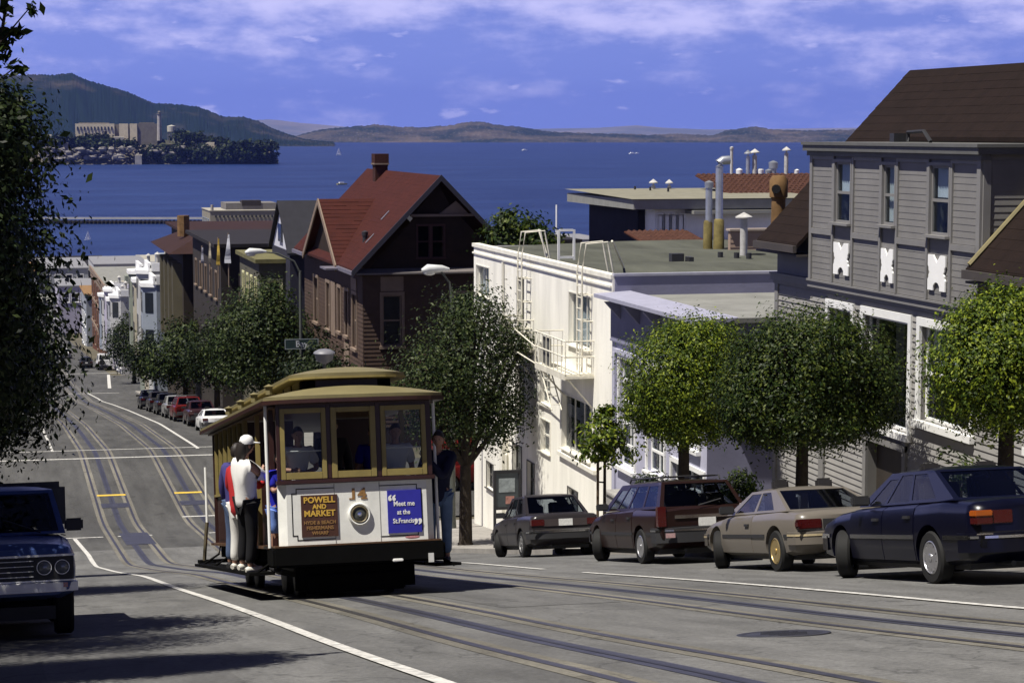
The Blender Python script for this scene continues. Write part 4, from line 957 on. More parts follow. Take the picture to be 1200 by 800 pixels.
ch = thing('stove_pipe', 'rusty brown stove pipe rising behind the clapboard house roof', 'chimney', (cp.x, 42.45, 36.0)); m.build('pipe', M('rusty_pipe', (.17, .10, .045), .85, .35, 3), ch, smooth=40)
m = MB(); m.lathe([(.13, 40.64), (.13, 40.9)], axis='x', c=(0, 0, 0), n=8) if False else m.tube([(cp.x - .1, 42.33, 40.76), (cp.x - .14, 42.25, 40.76)], .10, 10); m.build('opening', MATS['dark_room'], ch)

# ---------------------------------------------------------------- low flat-roofed house and tile-roofed house behind
fhz = 39.28
fh = thing('flat_roof_house', 'low house with overhanging grey flat roof behind the white building', 'house', base_of(28, 84))
DSID = M('dark_siding', (.03, .03, .045), .85, .15, 2)
GFASC = M('grey_fascia', (.22, .22, .20), .7, .12, 2)
m = MB(); m.box(25.4, 34, 80, 90, fhz - .42, fhz - .03); m.build('roof_slab', GFASC, fh)
m = MB(); m.quad((25.3, 79.9, fhz), (34.1, 79.9, fhz), (34.1, 90.1, fhz + .15), (25.3, 90.1, fhz + .15)); m.build('roof', M('gravel_roof', (.20, .19, .145), .95, .15, 2), fh)
m = MB(); m.box(26.3, 34, 82.2, 89.5, 30, fhz - .43); m.build('wall', DSID, fh)
m = MB(); siding(m, Fr('-x', 26.3), -89.4, -82.2, 35, 38.8, (), .2, .03); siding(m, Fr('-y', 82.2), 26.35, 27.6, 35, 38.8, (), .2, .03); tag(m.build('siding', DSID, fh), kind='stuff')
m = MB(); m.box(26.9, 34, 80.6, 82.19, 36.5, 37.55); m.build('bay_base', M('bay_base_paint', (.33, .30, .25), .8, .1, 2), fh)
fr2 = Fr('-y', 80.8)
for k in range(4):
    u = 26.7 + k * .30; window(fr2, u, u + .24, 37.72, 38.6, fh, WHITEP, PANE, trim=.05, proud=.03, depth=.05, rows=1, sill=.02, back=False)
for (a, b) in ((28.0, 29.0), (29.3, 30.4), (30.7, 32.2)): window(fr2, a, b, 37.5, 38.55, fh, WHITEP, PANE, trim=.1, proud=.03, depth=.06, rows=1, sill=.05, back=False)
m = MB(); m.box(26.6, 33.2, 80.82, 82.18, 37.551, 38.82); m.build('bay_wall', MATS['white_paint'], fh)
m = MB(); m.box(27.9, 32.9, 79.7, 80.79, 38.66, 38.80); m.build('canopy', GFASC, fh)
for (px, py, r, h, cap, mt) in ((746, 222, .10, .30, 'cone', PIPEW), (754, 221, .09, .28, 'cone', PIPEW), (815, 216, .17, 1.05, 'hood', GALV), (823, 217, .13, .75, 'hood', GALV), (804, 216, .14, .35, 'hood', LEADBASE)):
    p = at_z(px, py, fhz + .05); vent('vent_pipe', (p.x, min(p.y, 89.5), fhz), r, h, mt, fh, cap)
for px, py in ((741, 224), (762, 225), (783, 226)):
    p = at_z(px, py, fhz + .05); vent('vent_stub', (p.x, min(p.y, 89), fhz), .05, .28, BLACKP, fh, None)
p = at_z(819, 220, fhz + .1); m = MB(); m.box(p.x - .5, p.x + .5, min(p.y, 88) - .3, min(p.y, 88) + .3, fhz, fhz + .35); m.build('roof_curb', BLACKP, fh)
th = thing('tile_roof_house', 'house with a red clay tile roof and many vents, behind the stove pipe', 'house', base_of(36, 86))
m = MB(); m.box(31.4, 46, 84.4, 93, 30, 39.1); m.build('wall', M('mid_taupe', (.16, .145, .13), .85, .12, 1), th)  # taupe wall colour, tone varied at random
TILE = M('clay_tile', (.060, .026, .018), .85, .35, 5)
m = MB(); m.ext([(31.2, 84.0, 39.1), (46, 84.0, 39.1), (46, 89, 40.0), (31.2, 89, 40.0)], (0, 0, .05)); rt = m.build('roof', M('tile_bed', (.07, .026, .016), .9, .2, 3), th)
m = MB()
for j in range(12):
    t0, t1 = j / 12, (j + 1.15) / 12
    y0, y1, z0, z1 = 83.95 + 5 * t0, 83.95 + 5 * t1, 39.17 + .9 * t0, 39.15 + .9 * t1
    for i in range(62):
        x = 31.25 + i * .24; dz = rng.uniform(0, .015)
        a = [(x, y0, z0 + dz), (x + .06, y0, z0 + .07 + dz), (x + .15, y0, z0 + .07 + dz), (x + .21, y0, z0 + dz)]; b = [(x, y1, z1), (x + .06, y1, z1 + .07), (x + .15, y1, z1 + .07), (x + .21, y1, z1)]
        m.add(a + b, [(k, k + 1, k + 5, k + 4) for k in range(3)] + [(0, 3, 2, 1)])
tag(m.build('roof_tile', TILE, rt), kind='stuff')
for (px, h, r, cap, mt) in ((857, 1.3, .07, 'hood', PIPEW), (876, 1.0, .09, 'cone', GALV), (884, 1.05, .11, 'cone', PIPEW), (921, 1.15, .1, 'cone', PIPEW), (866, .2, .12, 'hood', WHITEP), (891, .2, .12, 'hood', WHITEP), (898, .25, .03, None, WHITEP), (933, .2, .1, 'hood', WHITEP)):
    p = at_y(px, 220, 88.9); vent('vent_pipe', (p.x, 88.9, 39.9), r, h, mt, th, cap)
fr3 = Fr('-y', 84.4)
for (a, b) in ((32.2, 33.1), (33.5, 34.6), (35, 36)): window(fr3, a, b, 37.9, 38.55, th, WHITEP, PANE, trim=.08, depth=.06, rows=1, back=False)
pw = thing('peach_wall', 'peach coloured parapet wall with white coping behind the white vent', 'wall', (28, 64.7, 38.0))
PEACH = M('peach_boards', (.30, .22, .17), .85, .1, 2)
m = MB(); m.box(23.9, 31.9, 64.6, 64.8, 37.6, 38.72); m.build('wall', PEACH, pw)
m = MB(); siding(m, Fr('-y', 64.6), 23.9, 31.9, 38.0, 38.7, (), .16, .015); tag(m.build('boards', PEACH, pw), kind='stuff')
m = MB(); m.box(23.85, 31.95, 64.5, 64.9, 38.721, 38.79); m.build('coping', M('peach_coping', (.36, .30, .25), .8, .1, 2), pw)
lr = thing('low_tile_roof', 'low strip of red tile roof at the far edge of the white building', 'roof', base_of(27, 76))
m = MB(); m.box(24.9, 27.4, 75.0, 79.5, 30, 37.4); m.build('wall', M('mid_taupe', (1, 1, 1)), lr)
m = MB(); m.ext([(24.8, 74.4, 37.3), (27.5, 74.4, 37.3), (27.5, 79.4, 37.95), (24.8, 79.4, 37.95)], (0, 0, .06)); m.build('roof', M('tile_bed', (1, 1, 1)), lr)
m = MB()
for j in range(7):
    for i in range(11):
        x = 24.9 + i * .228; y0, z0 = 74.4 + j * .7, 37.37 + j * .091
        m.add([(x, y0, z0), (x + .1, y0, z0 + .07), (x + .2, y0, z0), (x, y0 + .78, z0 + .09), (x + .1, y0 + .78, z0 + .16), (x + .2, y0 + .78, z0 + .09)], [(0, 1, 4, 3), (1, 2, 5, 4), (0, 2, 1)])
tag(m.build('roof_tile', TILE, lr), kind='stuff')

# ---------------------------------------------------------------- brown house with the red roof
rh = thing('red_roof_house', 'dark brown shingled house with a steep red gable roof and brick chimney', 'house', base_of(20, 104))
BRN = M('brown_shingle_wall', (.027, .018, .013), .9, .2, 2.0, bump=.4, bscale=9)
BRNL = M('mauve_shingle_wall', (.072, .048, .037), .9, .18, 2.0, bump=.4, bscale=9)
RED = M('red_shingle', (.044, .0105, .0075), .9, .22, 1.6, bump=.5, bscale=7)
BARGE = M('dark_blue_barge', (.016, .015, .026), .7, .1, 2)
TAN = M('tan_trim', (.20, .15, .115), .8, .12, 2)
HX0, HX1, HY0, HY1, EZ, RZ, RXC = 16.9, 24.2, 95.4, 114.0, 35.45, 39.85, 20.55
frs = Fr('-x', HX0); frf = Fr('-y', HY0)
lw = rects(0, (97.0, 98.2, 31.6, 34.2), (99.4, 100.3, 32.0, 34.2), (101.6, 102.5, 32.0, 34.2), (105, 106.2, 31.8, 34.2), (109, 110.4, 31.8, 34.2))
fw = [(17.85, 18.75, 31.9, 34.3), (21.2, 22.4, 31.9, 34.3)]
m = MB(); wall(m, frs, -HY1, -HY0, 26.5, EZ + .2, lw, .15); wall(m, Fr('+y', HY1), -HX1, -HX0, 26, EZ); m.add([(HX0, HY1, EZ), (HX1, HY1, EZ), (RXC, HY1, RZ - .1)], [(0, 1, 2)]); m.build('side_wall', BRNL, rh)
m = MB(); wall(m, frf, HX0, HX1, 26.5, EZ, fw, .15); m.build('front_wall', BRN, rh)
ga = [(19.55, 20.15, 36.05, 37.6), (20.25, 20.85, 36.05, 37.6)]
m = MB(); wall(m, Fr('-y', HY0 + .02), 19.3, 21.1, EZ, 37.9, ga, .12); fg = Fr('-y', HY0 + .02)
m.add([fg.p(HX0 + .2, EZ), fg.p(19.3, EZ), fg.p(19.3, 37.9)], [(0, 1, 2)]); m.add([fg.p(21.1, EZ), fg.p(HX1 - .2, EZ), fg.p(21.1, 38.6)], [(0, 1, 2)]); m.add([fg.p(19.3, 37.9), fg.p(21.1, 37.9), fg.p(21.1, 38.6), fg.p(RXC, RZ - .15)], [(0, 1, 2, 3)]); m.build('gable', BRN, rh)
m = MB()
for fr_, u0, u1, v0, v1, hs in ((frs, -HY1, -HY0, 28, EZ, lw), (frf, HX0, HX1, 28, EZ, fw)): siding(m, fr_, u0, u1, v0, v1, [(a - .12, b + .12, c - .12, d + .12) for a, b, c, d in hs], .2, .022)
tag(m.build('shingle', BRNL, rh), kind='stuff')
for h in lw: window(frs, *h, rh, TAN, GLASS, trim=.14, proud=.07, depth=.1, rows=2, bar=.06, sill=.08)
for h in fw: window(frf, *h, rh, TAN, GLASS, trim=.14, proud=.07, depth=.1, rows=2, bar=.06, sill=.08)
for h in ga: window(fg, *h, rh, M('dark_red_trim', (.045, .014, .012), .7, .1, 2), GLASS, trim=.05, proud=.04, depth=.08, rows=2, bar=.05, sill=.05)
m = MB(); fg.box(m, 17.75, 18.85, 34.5, 35.2, .03, .06); frs.box(m, -98.4, -96.9, 34.4, 35.0, .03, .07); frs.box(m, -100.6, -99.2, 30.2, 31.6, .03, .06); frs.box(m, -104.6, -103.3, 31.6, 34.4, .03, .06); m.build('tan_panel', TAN, rh)
m = MB(); m.ext([fg.p(20.6, 38.15, .01), fg.p(22.0, 38.15, .01), fg.p(21.4, 38.75, .01)], (0, -.15, 0)); fg.box(m, 19.2, 22.3, 38.02, 38.14, .005, .28); m.build('gable_hood', TAN, rh)
# main roof
sl = (RZ - EZ) / (RXC - 16.35)
m = MB(); yo = HY0 - .7
m.ext([(16.35, yo, EZ), (RXC, yo, RZ), (RXC, HY1 + .3, RZ), (16.35, HY1 + .3, EZ)], (0, 0, .12)); m.ext([(RXC + .001, yo, RZ), (24.75, yo, EZ), (24.75, HY1 + .3, EZ), (RXC + .001, HY1 + .3, RZ)], (0, 0, .12)); rr_ = m.build('roof', RED, rh)
m = MB()
for k in range(26):
    x = 16.36 + k * .16; z = EZ + (x - 16.35) * sl + .122
    y = yo
    while y < HY1 + .3:
        ye = min(HY1 + .3, y + rng.uniform(.7, 1.8)); d = rng.uniform(.003, .014); m.quad((x, y, z + d), (x, ye, z + d), (x + .17, ye, z + .17 * sl + .004), (x + .17, y, z + .17 * sl + .004)); m.quad((x, y, z), (x, ye, z), (x, ye, z + d), (x, y, z + d)); y = ye
tag(m.build('shingle', RED, rr_), kind='stuff')
m = MB(); m.ext([(16.25, yo - .02, EZ - .22), (RXC, yo - .02, RZ - .14), (RXC, yo - .02, RZ + .16), (16.25, yo - .02, EZ + .1)], (0, -.08, 0)); m.ext([(RXC + .001, yo - .02, RZ - .14), (24.85, yo - .02, EZ - .22), (24.85, yo - .02, EZ + .1), (RXC + .001, yo - .02, RZ + .16)], (0, -.08, 0)); m.build('barge_board', BARGE, rh)
m = MB(); m.box(16.22, 16.345, yo, 99.0, EZ - .12, EZ + .06); m.box(16.22, 16.345, 110.4, HY1 + .3, EZ - .12, EZ + .06); m.build('gutter', M('gutter_paint', (.13, .12, .15), .6, .1, 2), rh)
m = MB(); m.ext([(16.5, yo + .1, EZ - .12), (24.6, yo + .1, EZ - .12), (24.6, HY0 - .03, EZ + .05), (16.5, HY0 - .03, EZ + .05)], (0, 0, .08)); m.build('pent_roof', M('pent_roof_felt', (.14, .125, .12), .8, .15, 2), rh)
# cross gable facing the street
DY0, DY1, DZ, DXF = 99.3, 110.2, 38.45, 16.3
dyc = (DY0 + DY1) / 2; xin = 16.35 + (DZ - EZ) / sl
m = MB(); m.ext([(DXF, DY0, EZ - .05), (16.35, DY0, EZ - .05), (xin, dyc, DZ), (DXF, dyc, DZ)], (0, 0, .13)); m.ext([(DXF, dyc + .001, DZ), (xin, dyc + .001, DZ), (16.35, DY1, EZ - .05), (DXF, DY1, EZ - .05)], (0, 0, .13)); dr_ = m.build('cross_gable_roof', RED, rh)
m = MB()
ds = (DZ - EZ) / (dyc - DY0)
for k in range(17):
    t = k / 17; y = DY0 + (dyc - DY0) * t; z = EZ - .05 + (DZ - EZ + .05) * t + .132; xe = 16.35 + (xin - 16.35) * t
    x = DXF
    while x < xe - .05:
        x2 = min(xe, x + rng.uniform(.4, 1.1)); d = rng.uniform(.006, .035); m.quad((x, y, z + d), (x2, y, z + d), (x2, y + .33, z + .33 * ds + .004), (x, y + .33, z + .33 * ds + .004)); m.quad((x, y, z), (x2, y, z), (x2, y, z + d), (x, y, z + d)); x = x2
tag(m.build('shingle', RED, dr_), kind='stuff')
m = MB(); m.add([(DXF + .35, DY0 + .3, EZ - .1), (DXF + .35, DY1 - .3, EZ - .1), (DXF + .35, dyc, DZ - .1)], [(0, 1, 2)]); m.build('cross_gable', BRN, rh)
m = MB()
for ya, yb in ((DY0, dyc), (DY1, dyc + .002)): m.ext([(DXF - .02, ya, EZ - .25), (DXF - .02, yb, DZ - .14), (DXF - .02, yb, DZ + .17), (DXF - .02, ya, EZ + .08)], (-.07, 0, 0))
m.build('cross_barge', TAN, rh)
m = MB(); m.box(15.6, 16.34, 98.4, 100.2, EZ - .1, EZ - .02); m.build('bay_roof', M('gutter_paint', (1, 1, 1)), rh)
cx = 20.3
m = MB(); m.box(cx - .34, cx + .34, 108.6, 109.4, RZ - .6, RZ + .35); m.box(cx - .36, cx + .36, 108.55, 109.45, RZ + .35, RZ + .5); m.box(cx - .38, cx + .38, 108.5, 109.5, RZ + .501, RZ + 1.0); chm = m.build('chimney', M('chimney_brick', (.05, .02, .016), .9, .3, 6, bump=.4), rh)
m = MB(); m.box(cx - .41, cx + .41, 108.49, 109.51, RZ + .42, RZ + .5); m.build('chimney_band', TAN, chm)
for px, py in ((465, 236), (440, 270)):
    m = MB()
    # small tin flashings lying on the street slope
    x = 18.5 if px == 465 else 17.5; yv = 98.5 if px == 465 else 97.2; z = EZ + (x - 16.35) * sl + .17
    m.ext([(x - .12, yv, z - .12 * sl), (x + .28, yv, z + .28 * sl), (x + .28, yv + .12, z + .28 * sl), (x - .12, yv + .12, z - .12 * sl)], (0, 0, .03)); m.build('roof_flashing', GALV, rh)
vent('roof_vent', (17.5, 98.1, EZ + 1.15 * sl), .12, .35, BLACKP, rh, 'hood')

# ---------------------------------------------------------------- buildings further down the hill
def block(name, label, cat, x0, x1, y0, y1, zt_, wm, rm=None, wx=(), wy=(), trim=None, over=0.0, group=None, parapet=.0):
    t = thing(name, label, cat, base_of((x0 + x1) / 2, (y0 + y1) / 2), group=group)
    zb = gz(x0, y1) - 2; fx, fy_ = Fr('-x', x0), Fr('-y', y0)
    hx = [(-b, -a, c, d) for a, b, c, d in wx]; m = MB()
    wall(m, fx, -y1, -y0, zb, zt_, hx, .2); wall(m, fy_, x0, x1, zb, zt_, wy, .2); wall(m, Fr('+y', y1), -x1, -x0, zb, zt_); wall(m, Fr('+x', x1), y0, y1, zb, zt_); m.build('wall', wm, t)
    for h in hx: window(fx, *h, t, trim or WHITEP, PANE, trim=.12, proud=.06, depth=.12, rows=2, bar=.08, sill=.1, back=False)
    for h in wy: window(fy_, *h, t, trim or WHITEP, PANE, trim=.12, proud=.06, depth=.12, rows=2, bar=.08, sill=.1, back=False)
    m = MB(); m.box(x0 - over, x1 + over, y0 - over, y1 + over, zt_ + .002, zt_ + .25); m.build('roof', rm or M('felt_roof', (1, 1, 1)), t)
    if parapet:
        m = MB(); m.box(x0 - over - .15, x0 - over + .1, y0 - over, y1 + over, zt_ - .3, zt_ + parapet); m.box(x0 - over + .101, x1 + over, y0 - over - .15, y0 - over + .1, zt_ - .3, zt_ + parapet); m.build('cornice', trim or WHITEP, t)
    return t
def win_grid(y0, y1, n, zs, w, h):
    out = []
    for k in range(n):
        c = y0 + (y1 - y0) * (k + .5) / n
        for z in zs: out.append((c - w / 2, c + w / 2, z, z + h))
    return out
SLATE = M('dark_slate', (.022, .022, .028), .8, .15, 1.5)
# grey gabled house just behind the red roof
gg = thing('slate_gable_house', 'grey slate gable roof with white gable end, left of the red roof', 'house', base_of(18, 127))
m = MB(); m.box(17.2, 25, 122, 130, 26, 34.9); m.build('wall', DSID, gg)
m = MB(); m.ext([(17.0, 121.6, 34.7), (26, 121.6, 34.7), (26, 126, 37.7), (17.0, 126, 37.7)], (0, 0, .12)); m.ext([(17.0, 126.001, 37.7), (26, 126.001, 37.7), (26, 130.4, 34.7), (17.0, 130.4, 34.7)], (0, 0, .12)); m.build('roof', SLATE, gg)
m = MB(); m.add([(17.25, 122, 34.9), (17.25, 130, 34.9), (17.25, 126, 37.55)], [(0, 1, 2)]); m.build('gable', M('pale_gable_paint', (.5, .5, .55), .8, .1, 1), gg)
m = MB(); m.box(17.13, 17.24, 125.3, 126.7, 35.3, 36.4); m.build('window', PANE, gg)
# house with the yellowish deck
yh = block('deck_house', 'olive grey house with a pale yellow roof deck, behind the lamp arm', 'house', 15.6, 24, 124, 134, 34.1, M('olive_stucco', (.09, .085, .065), .85, .15, 1), M('yellow_deck', (.13, .12, .055), .8, .3, 2), win_grid(124.5, 133, 4, (31.2, 28.4), .8, 1.8), [(16.2, 16.9, 31.2, 33.0), (17.4, 18.1, 31.2, 33.0), (18.6, 19.3, 31.2, 33.0)], M('pale_yellow_trim', (.6, .58, .32), .7, .1, 1), .25)
# broad dark roofs
block('dark_roof_building', 'wide dark flat-roofed building with flags, in front of the waterfront block', 'building', 15.0, 40, 140, 160, 34.2, M('dark_taupe_wall', (.035, .03, .028), .85, .15, 1), M('dark_felt', (.02, .018, .02), .85, .15, 1), win_grid(141, 159, 5, (30.5,), 1.2, 1.8), win_grid(15.5, 26, 4, (30.5,), 1.0, 1.8), TAN, .5)
block('low_dark_roof', 'low maroon-brown roofed building below the pier', 'building', 18, 46, 195, 215, 32.5, M('dark_taupe_wall', (1, 1, 1)), M('maroon_felt', (.03, .014, .012), .85, .15, 1), (), (), TAN, .6)
# brown corner building with hipped eaves and bay windows
bb = block('brown_corner_building', 'dark brown corner building with flared eaves and bay windows, beyond the big tree', 'building', 14.5, 20.5, 163, 180, 32.6, M('brown_boards', (.04, .032, .026), .85, .15, 1), None, win_grid(164, 179, 4, (29.2, 26.2), 1.3, 2.0), [(15.6, 16.5, 29.2, 31)], M('pale_blue_trim', (.42, .5, .58), .7, .1, 1), .05)
m = MB(); m.add([(13.3, 162, 32.5), (21.7, 162, 32.5), (21.7, 181, 32.5), (13.3, 181, 32.5), (16.3, 165.5, 33.9), (18.7, 165.5, 33.9), (18.7, 177, 33.9), (16.3, 177, 33.9)], [(0, 1, 5, 4), (1, 2, 6, 5), (2, 3, 7, 6), (3, 0, 4, 7), (4, 5, 6, 7), (3, 2, 1, 0)]); m.build('flared_roof', M('maroon_felt', (1, 1, 1)), bb)
m = MB()
for y in (165, 169, 173, 177): m.ext([(14.5, y - 1.0, 25), (13.8, y - .6, 25), (13.8, y + .6, 25), (14.5, y + 1.0, 25)], (0, 0, 6.6))
m.build('bay_window', M('olive_boards', (.07, .062, .04), .8, .15, 1), bb)
m = MB(); m.tube([(15.2, 170, 33.5), (15.2, 170, 35.2)], .5, 8); m.build('chimney', M('rusty_pipe', (1, 1, 1)), bb)
# terrace of pale houses stepping down
TG = 'pale row houses stepping down the hill'
ROWC = [M('row_blue_grey', (.24, .27, .32), .8, .12, .6), M('white_stucco', (.40, .40, .40), .8, .08, .6), M('row_cream', (.36, .33, .26), .8, .12, .6), M('pale_grey_stucco', (.30, .31, .34), .8, .1, .6), M('lilac_stucco', (.38, .36, .44), .8, .08, .6), M('row_sage', (.20, .22, .18), .8, .12, .6)]
for k, (y0, y1, zt_, ci, lab) in enumerate(((183, 188.5, 28.9, 0, 'blue-grey row house with bay windows, first beyond the brown corner building'), (188.7, 194, 29.7, 1, 'tallest white row house with bay windows, second beyond the brown corner building'), (194.2, 199.5, 28.5, 2, 'cream row house between the tall white one and the sage one'), (199.7, 206, 28.9, 5, 'sage green row house, last before the second crossing'),
        (248, 254, 22.8, 1, 'white row house, first beyond the second crossing'), (254.2, 260.5, 21.9, 3, 'pale grey row house, second beyond the second crossing'), (260.7, 267, 22.6, 4, 'lilac row house, third beyond the second crossing'), (267.2, 274, 21.4, 1, 'lower white row house, fourth beyond the second crossing'), (274.2, 281, 20.9, 0, 'blue-grey row house nearest to the brick building'))):
    x0 = 13.9 if y0 < 240 else 14.6; wm = ROWC[ci]
    t = block('row_house', lab, 'house', x0, x0 + 14, y0, y1, zt_, wm, M('pale_roof', (.20, .20, .215), .9, .1, .8), win_grid(y0 + .2, y1 - .2, 2, (zt_ - 9.0,), 1.1, 1.9), win_grid(x0 + .6, x0 + 5, 2, (zt_ - 2.9,), .9, 1.7), WHITEP, .1, TG, .45)
    yc = (y0 + y1) / 2
    m = MB(); m.ext([(x0, yc - 2.0, zt_ - 7.6), (x0 - 1.1, yc - 1.1, zt_ - 7.6), (x0 - 1.1, yc + 1.1, zt_ - 7.6), (x0, yc + 2.0, zt_ - 7.6)], (0, 0, 7.0)); bwn = m.build('bay_window', wm, t)
    m = MB(); m.ext([(x0, yc - 2.2, zt_ - .6), (x0 - 1.25, yc - 1.25, zt_ - .6), (x0 - 1.25, yc + 1.25, zt_ - .6), (x0, yc + 2.2, zt_ - .6)], (0, 0, .35)); m.build('bay_cornice', WHITEP, bwn)
    for z in (zt_ - 2.9, zt_ - 6.2):
        m = MB(); m.box(x0 - 1.13, x0 - 1.101, yc - .8, yc + .8, z, z + 1.8); m.build('pane', PANE, bwn)
        m = MB(); A, B = Vector((x0, yc - 2.0, 0)), Vector((x0 - 1.1, yc - 1.1, 0)); n_ = Vector((-.63, -.77, 0)) * .02; P0, P1 = A.lerp(B, .2) + n_, A.lerp(B, .8) + n_
        m.ext([(P0.x, P0.y, z), (P1.x, P1.y, z), (P1.x, P1.y, z + 1.8), (P0.x, P0.y, z + 1.8)], n_); m.build('pane', PANE, bwn)
    m = MB(); m.box(x0 + 1.5, x0 + 2.6, yc - 1, yc + 1, zt_ + .25, zt_ + 1.3); m.build('roof_house', ROWC[(ci + 1) % 6], t)
    m = MB(); m.lathe([(.16, zt_ + .2), (.16, zt_ + 1.0), (.3, zt_ + 1.02), (0, zt_ + 1.25)], c=(x0 + .9, yc + 1.4, 0), n=8); m.build('vent_pipe', PIPEW, t)
# brick building and the last ones by the water
BRICKM = M('old_brick', (.12, .048, .028), .9, .22, 1.5)
bk = block('brick_building', 'tall red brick building with pale string courses, far down the street', 'building', 15.6, 32, 300, 345, 19.6, BRICKM, M('felt_roof', (1, 1, 1)), win_grid(301, 344, 6, (15.8, 12.0, 8.2), 2.0, 2.2), (), TAN, .15, None, .5)
m = MB()
for z in (18.4, 14.9, 11.0): m.box(15.45, 15.598, 300.2, 344.8, z, z + .45)
m.build('string_course', TAN, bk)
block('corner_shop', 'small ochre-roofed building at the foot of the street', 'building', 15.0, 24, 352, 372, 14.6, M('blue_grey_wall', (.25, .27, .30), .85, .1, .8), M('ochre_roof', (.22, .13, .06), .85, .15, .8), win_grid(353, 371, 4, (9.0, 5.5), 1.6, 2.0), (), WHITEP, .3)
for (x0, x1, y0, y1, z, mt, lab) in ((-2, 6, 398, 415, 9.5, 'pale_grey_stucco', 'pale building closing the bottom of the street, left'), (6.5, 13, 420, 440, 8.0, 'white_stucco', 'white shed at the bottom of the street'), (-16, -5, 300, 330, 16, 'olive_stucco', 'olive building on the left far down the street')):
    block('waterfront_building', lab, 'building', x0, x1, y0, y1, z, M(mt, (1, 1, 1)), None, (), win_grid(x0 + .5, x1 - .5, 3, (z - 3.2,), 1.2, 1.6), WHITEP, .2)
# waterfront block, beige with a tower block on its roof
fo = block('waterfront_block', 'long beige concrete building at the water beside the pier', 'building', 65.5, 95, 640, 665, 17.6, M('beige_concrete', (.24, .22, .175), .85, .12, .15), M('beige_roof', (.32, .30, .25), .9, .1, .3), win_grid(642, 664, 4, (13.0, 9.5), 2.5, 2.0), [h for k in range(4) for h in ((67.5 + k * 6.6, 72 + k * 6.6, 11.0, 14.4), (67.5 + k * 6.6, 72 + k * 6.6, 6, 9.5))], M('blue_trim', (.25, .33, .45), .7, .1, 1), .2)
m = MB(); 
for k in range(22): m.box(67 + k * 1.25, 67.6 + k * 1.25, 639.75, 639.9, 15.6, 16.3)
m.build('row_of_vents', PANE, fo)
m = MB(); m.box(71, 87, 645, 660, 17.9, 19.9); m.build('roof_block', M('taupe_roof_block', (.16, .15, .14), .85, .1, .3), fo)
m = MB(); m.box(76, 82, 644.8, 650, 19.0, 20.7); m.build('lift_house', MATS['dark_taupe_wall'], fo)
m = MB(); m.tube([(66.2, 640.5, 17.6), (66.2, 640.5, 19.6)], .5, 6); m.build('corner_post', PALE, fo)
# flags
for i, (px, yt_, yb_, colr, lab) in enumerate(((268, 273, 310, (.45, .46, .5), 'tall white triangular banner on the dark roof'), (256, 278, 312, (.36, .25, .05), 'yellow triangular banner on the dark roof'), (246, 283, 310, (.3, .27, .22), 'cream banner beside the yellow one'), (237, 288, 310, (.2, .2, .24), 'narrow grey banner at the left end of the roof'))):
    p = at_y(px, yb_, 138); pt = at_y(px, yt_, 138)
    t = thing('banner', lab, 'banner', (p.x, 138, p.z - .6)); w = (.34, .16, .12, .10)[i]
    m = MB(); m.tube([(p.x, 138, p.z - 1.5), (p.x, 138, pt.z)], .05, 6); m.build('pole', TAN, t)
    m = MB()
    for k in range(8):
        a, b = k / 8, (k + 1) / 8; hh = p.z + .1; H = pt.z - .1 - hh
        wv = lambda s: 138 - .06 + .05 * math.sin(s * 9 + i)
        m.quad((p.x - w * (1 - a) * .9 - .02, wv(a), hh + H * a), (p.x + w * .25 * (1 - a) + .06, wv(a) - .08, hh + H * a), (p.x + w * .25 * (1 - b) + .06, wv(b) - .08, hh + H * b), (p.x - w * (1 - b) * .9 - .02, wv(b), hh + H * b))
    m.build('cloth', M('banner_cloth_' + ('white', 'yellow', 'cream', 'grey')[i], colr, .9, .06, 2), t)
# distant low roofs beyond the white building
block('distant_warehouse', 'long low pale warehouse near the shore behind the white building', 'building', 128, 170, 560, 590, 11.5, M('pale_grey_stucco', (1, 1, 1)), M('pale_roof', (1, 1, 1)), (), win_grid(129, 168, 8, (7.6,), 2.6, 2.2), WHITEP, .4)
block('blue_shed', 'small blue shed near the white roof frame', 'building', 46.5, 50.5, 190, 196, 29.4, M('blue_paint', (.06, .08, .30), .8, .1, 1), None, (), (), WHITEP, .1)
block('shore_building', 'low grey building with a flagpole beyond the garden tree', 'building', 100, 127, 500, 520, 13, M('pale_grey_stucco', (1, 1, 1)), M('beige_roof', (1, 1, 1)), (), win_grid(101, 126, 6, (9,), 2, 2), WHITEP, .4)
fp = at_y(652, 300, 400); t = thing('flagpole', 'thin white flagpole beyond the garden tree', 'flagpole', (fp.x, 400, gz(40, 400))); m = MB(); m.tube([(fp.x, 400, gz(40, 400)), (fp.x, 400, at_y(652, 240, 400).z)], .18, 6); m.build('pole', WHITEP, t)

# ---------------------------------------------------------------- pier
pr_ = thing('pier', 'long dark pier on piles reaching across the water', 'pier', at_z(160, 262, 0))
pa, pb = at_z(40, 262.5, 0), at_z(243, 262.5, 0); n = 42
m = MB(); dv = pb - pa; up = Vector((0, 0, 1)); side = dv.cross(up).normalized()
for s0, z0, z1, w in ((0, 2.2, 2.7, 6), (0, 2.71, 3.1, .5)):
    m.ext([pa + up * z0, pb + up * z0, pb + up * z0 - side * w, pa + up * z0 - side * w], up * (z1 - z0))
m.build('deck', M('pier_concrete', (.42, .41, .38), .9, .12, .2), pr_)
m = MB()
for k in range(n): p = pa.lerp(pb, (k + .5) / n); m.tube([p - up * 2, p + up * 1.6], .55, 6); m.tube([p - up * 2 - side * 5, p + up * 1.6 - side * 5], .55, 6)
tag(m.build('pile', M('wet_pile', (.04, .036, .032), .8, .1, .5), pr_), kind='stuff')
m = MB()
for k in range(n): p = pa.lerp(pb, k / n); m.box(p.x - .9, p.x + .9, p.y - .4, p.y, .9, 1.59)
tag(m.build('pile_cap', MATS['wet_pile'], pr_), kind='stuff')

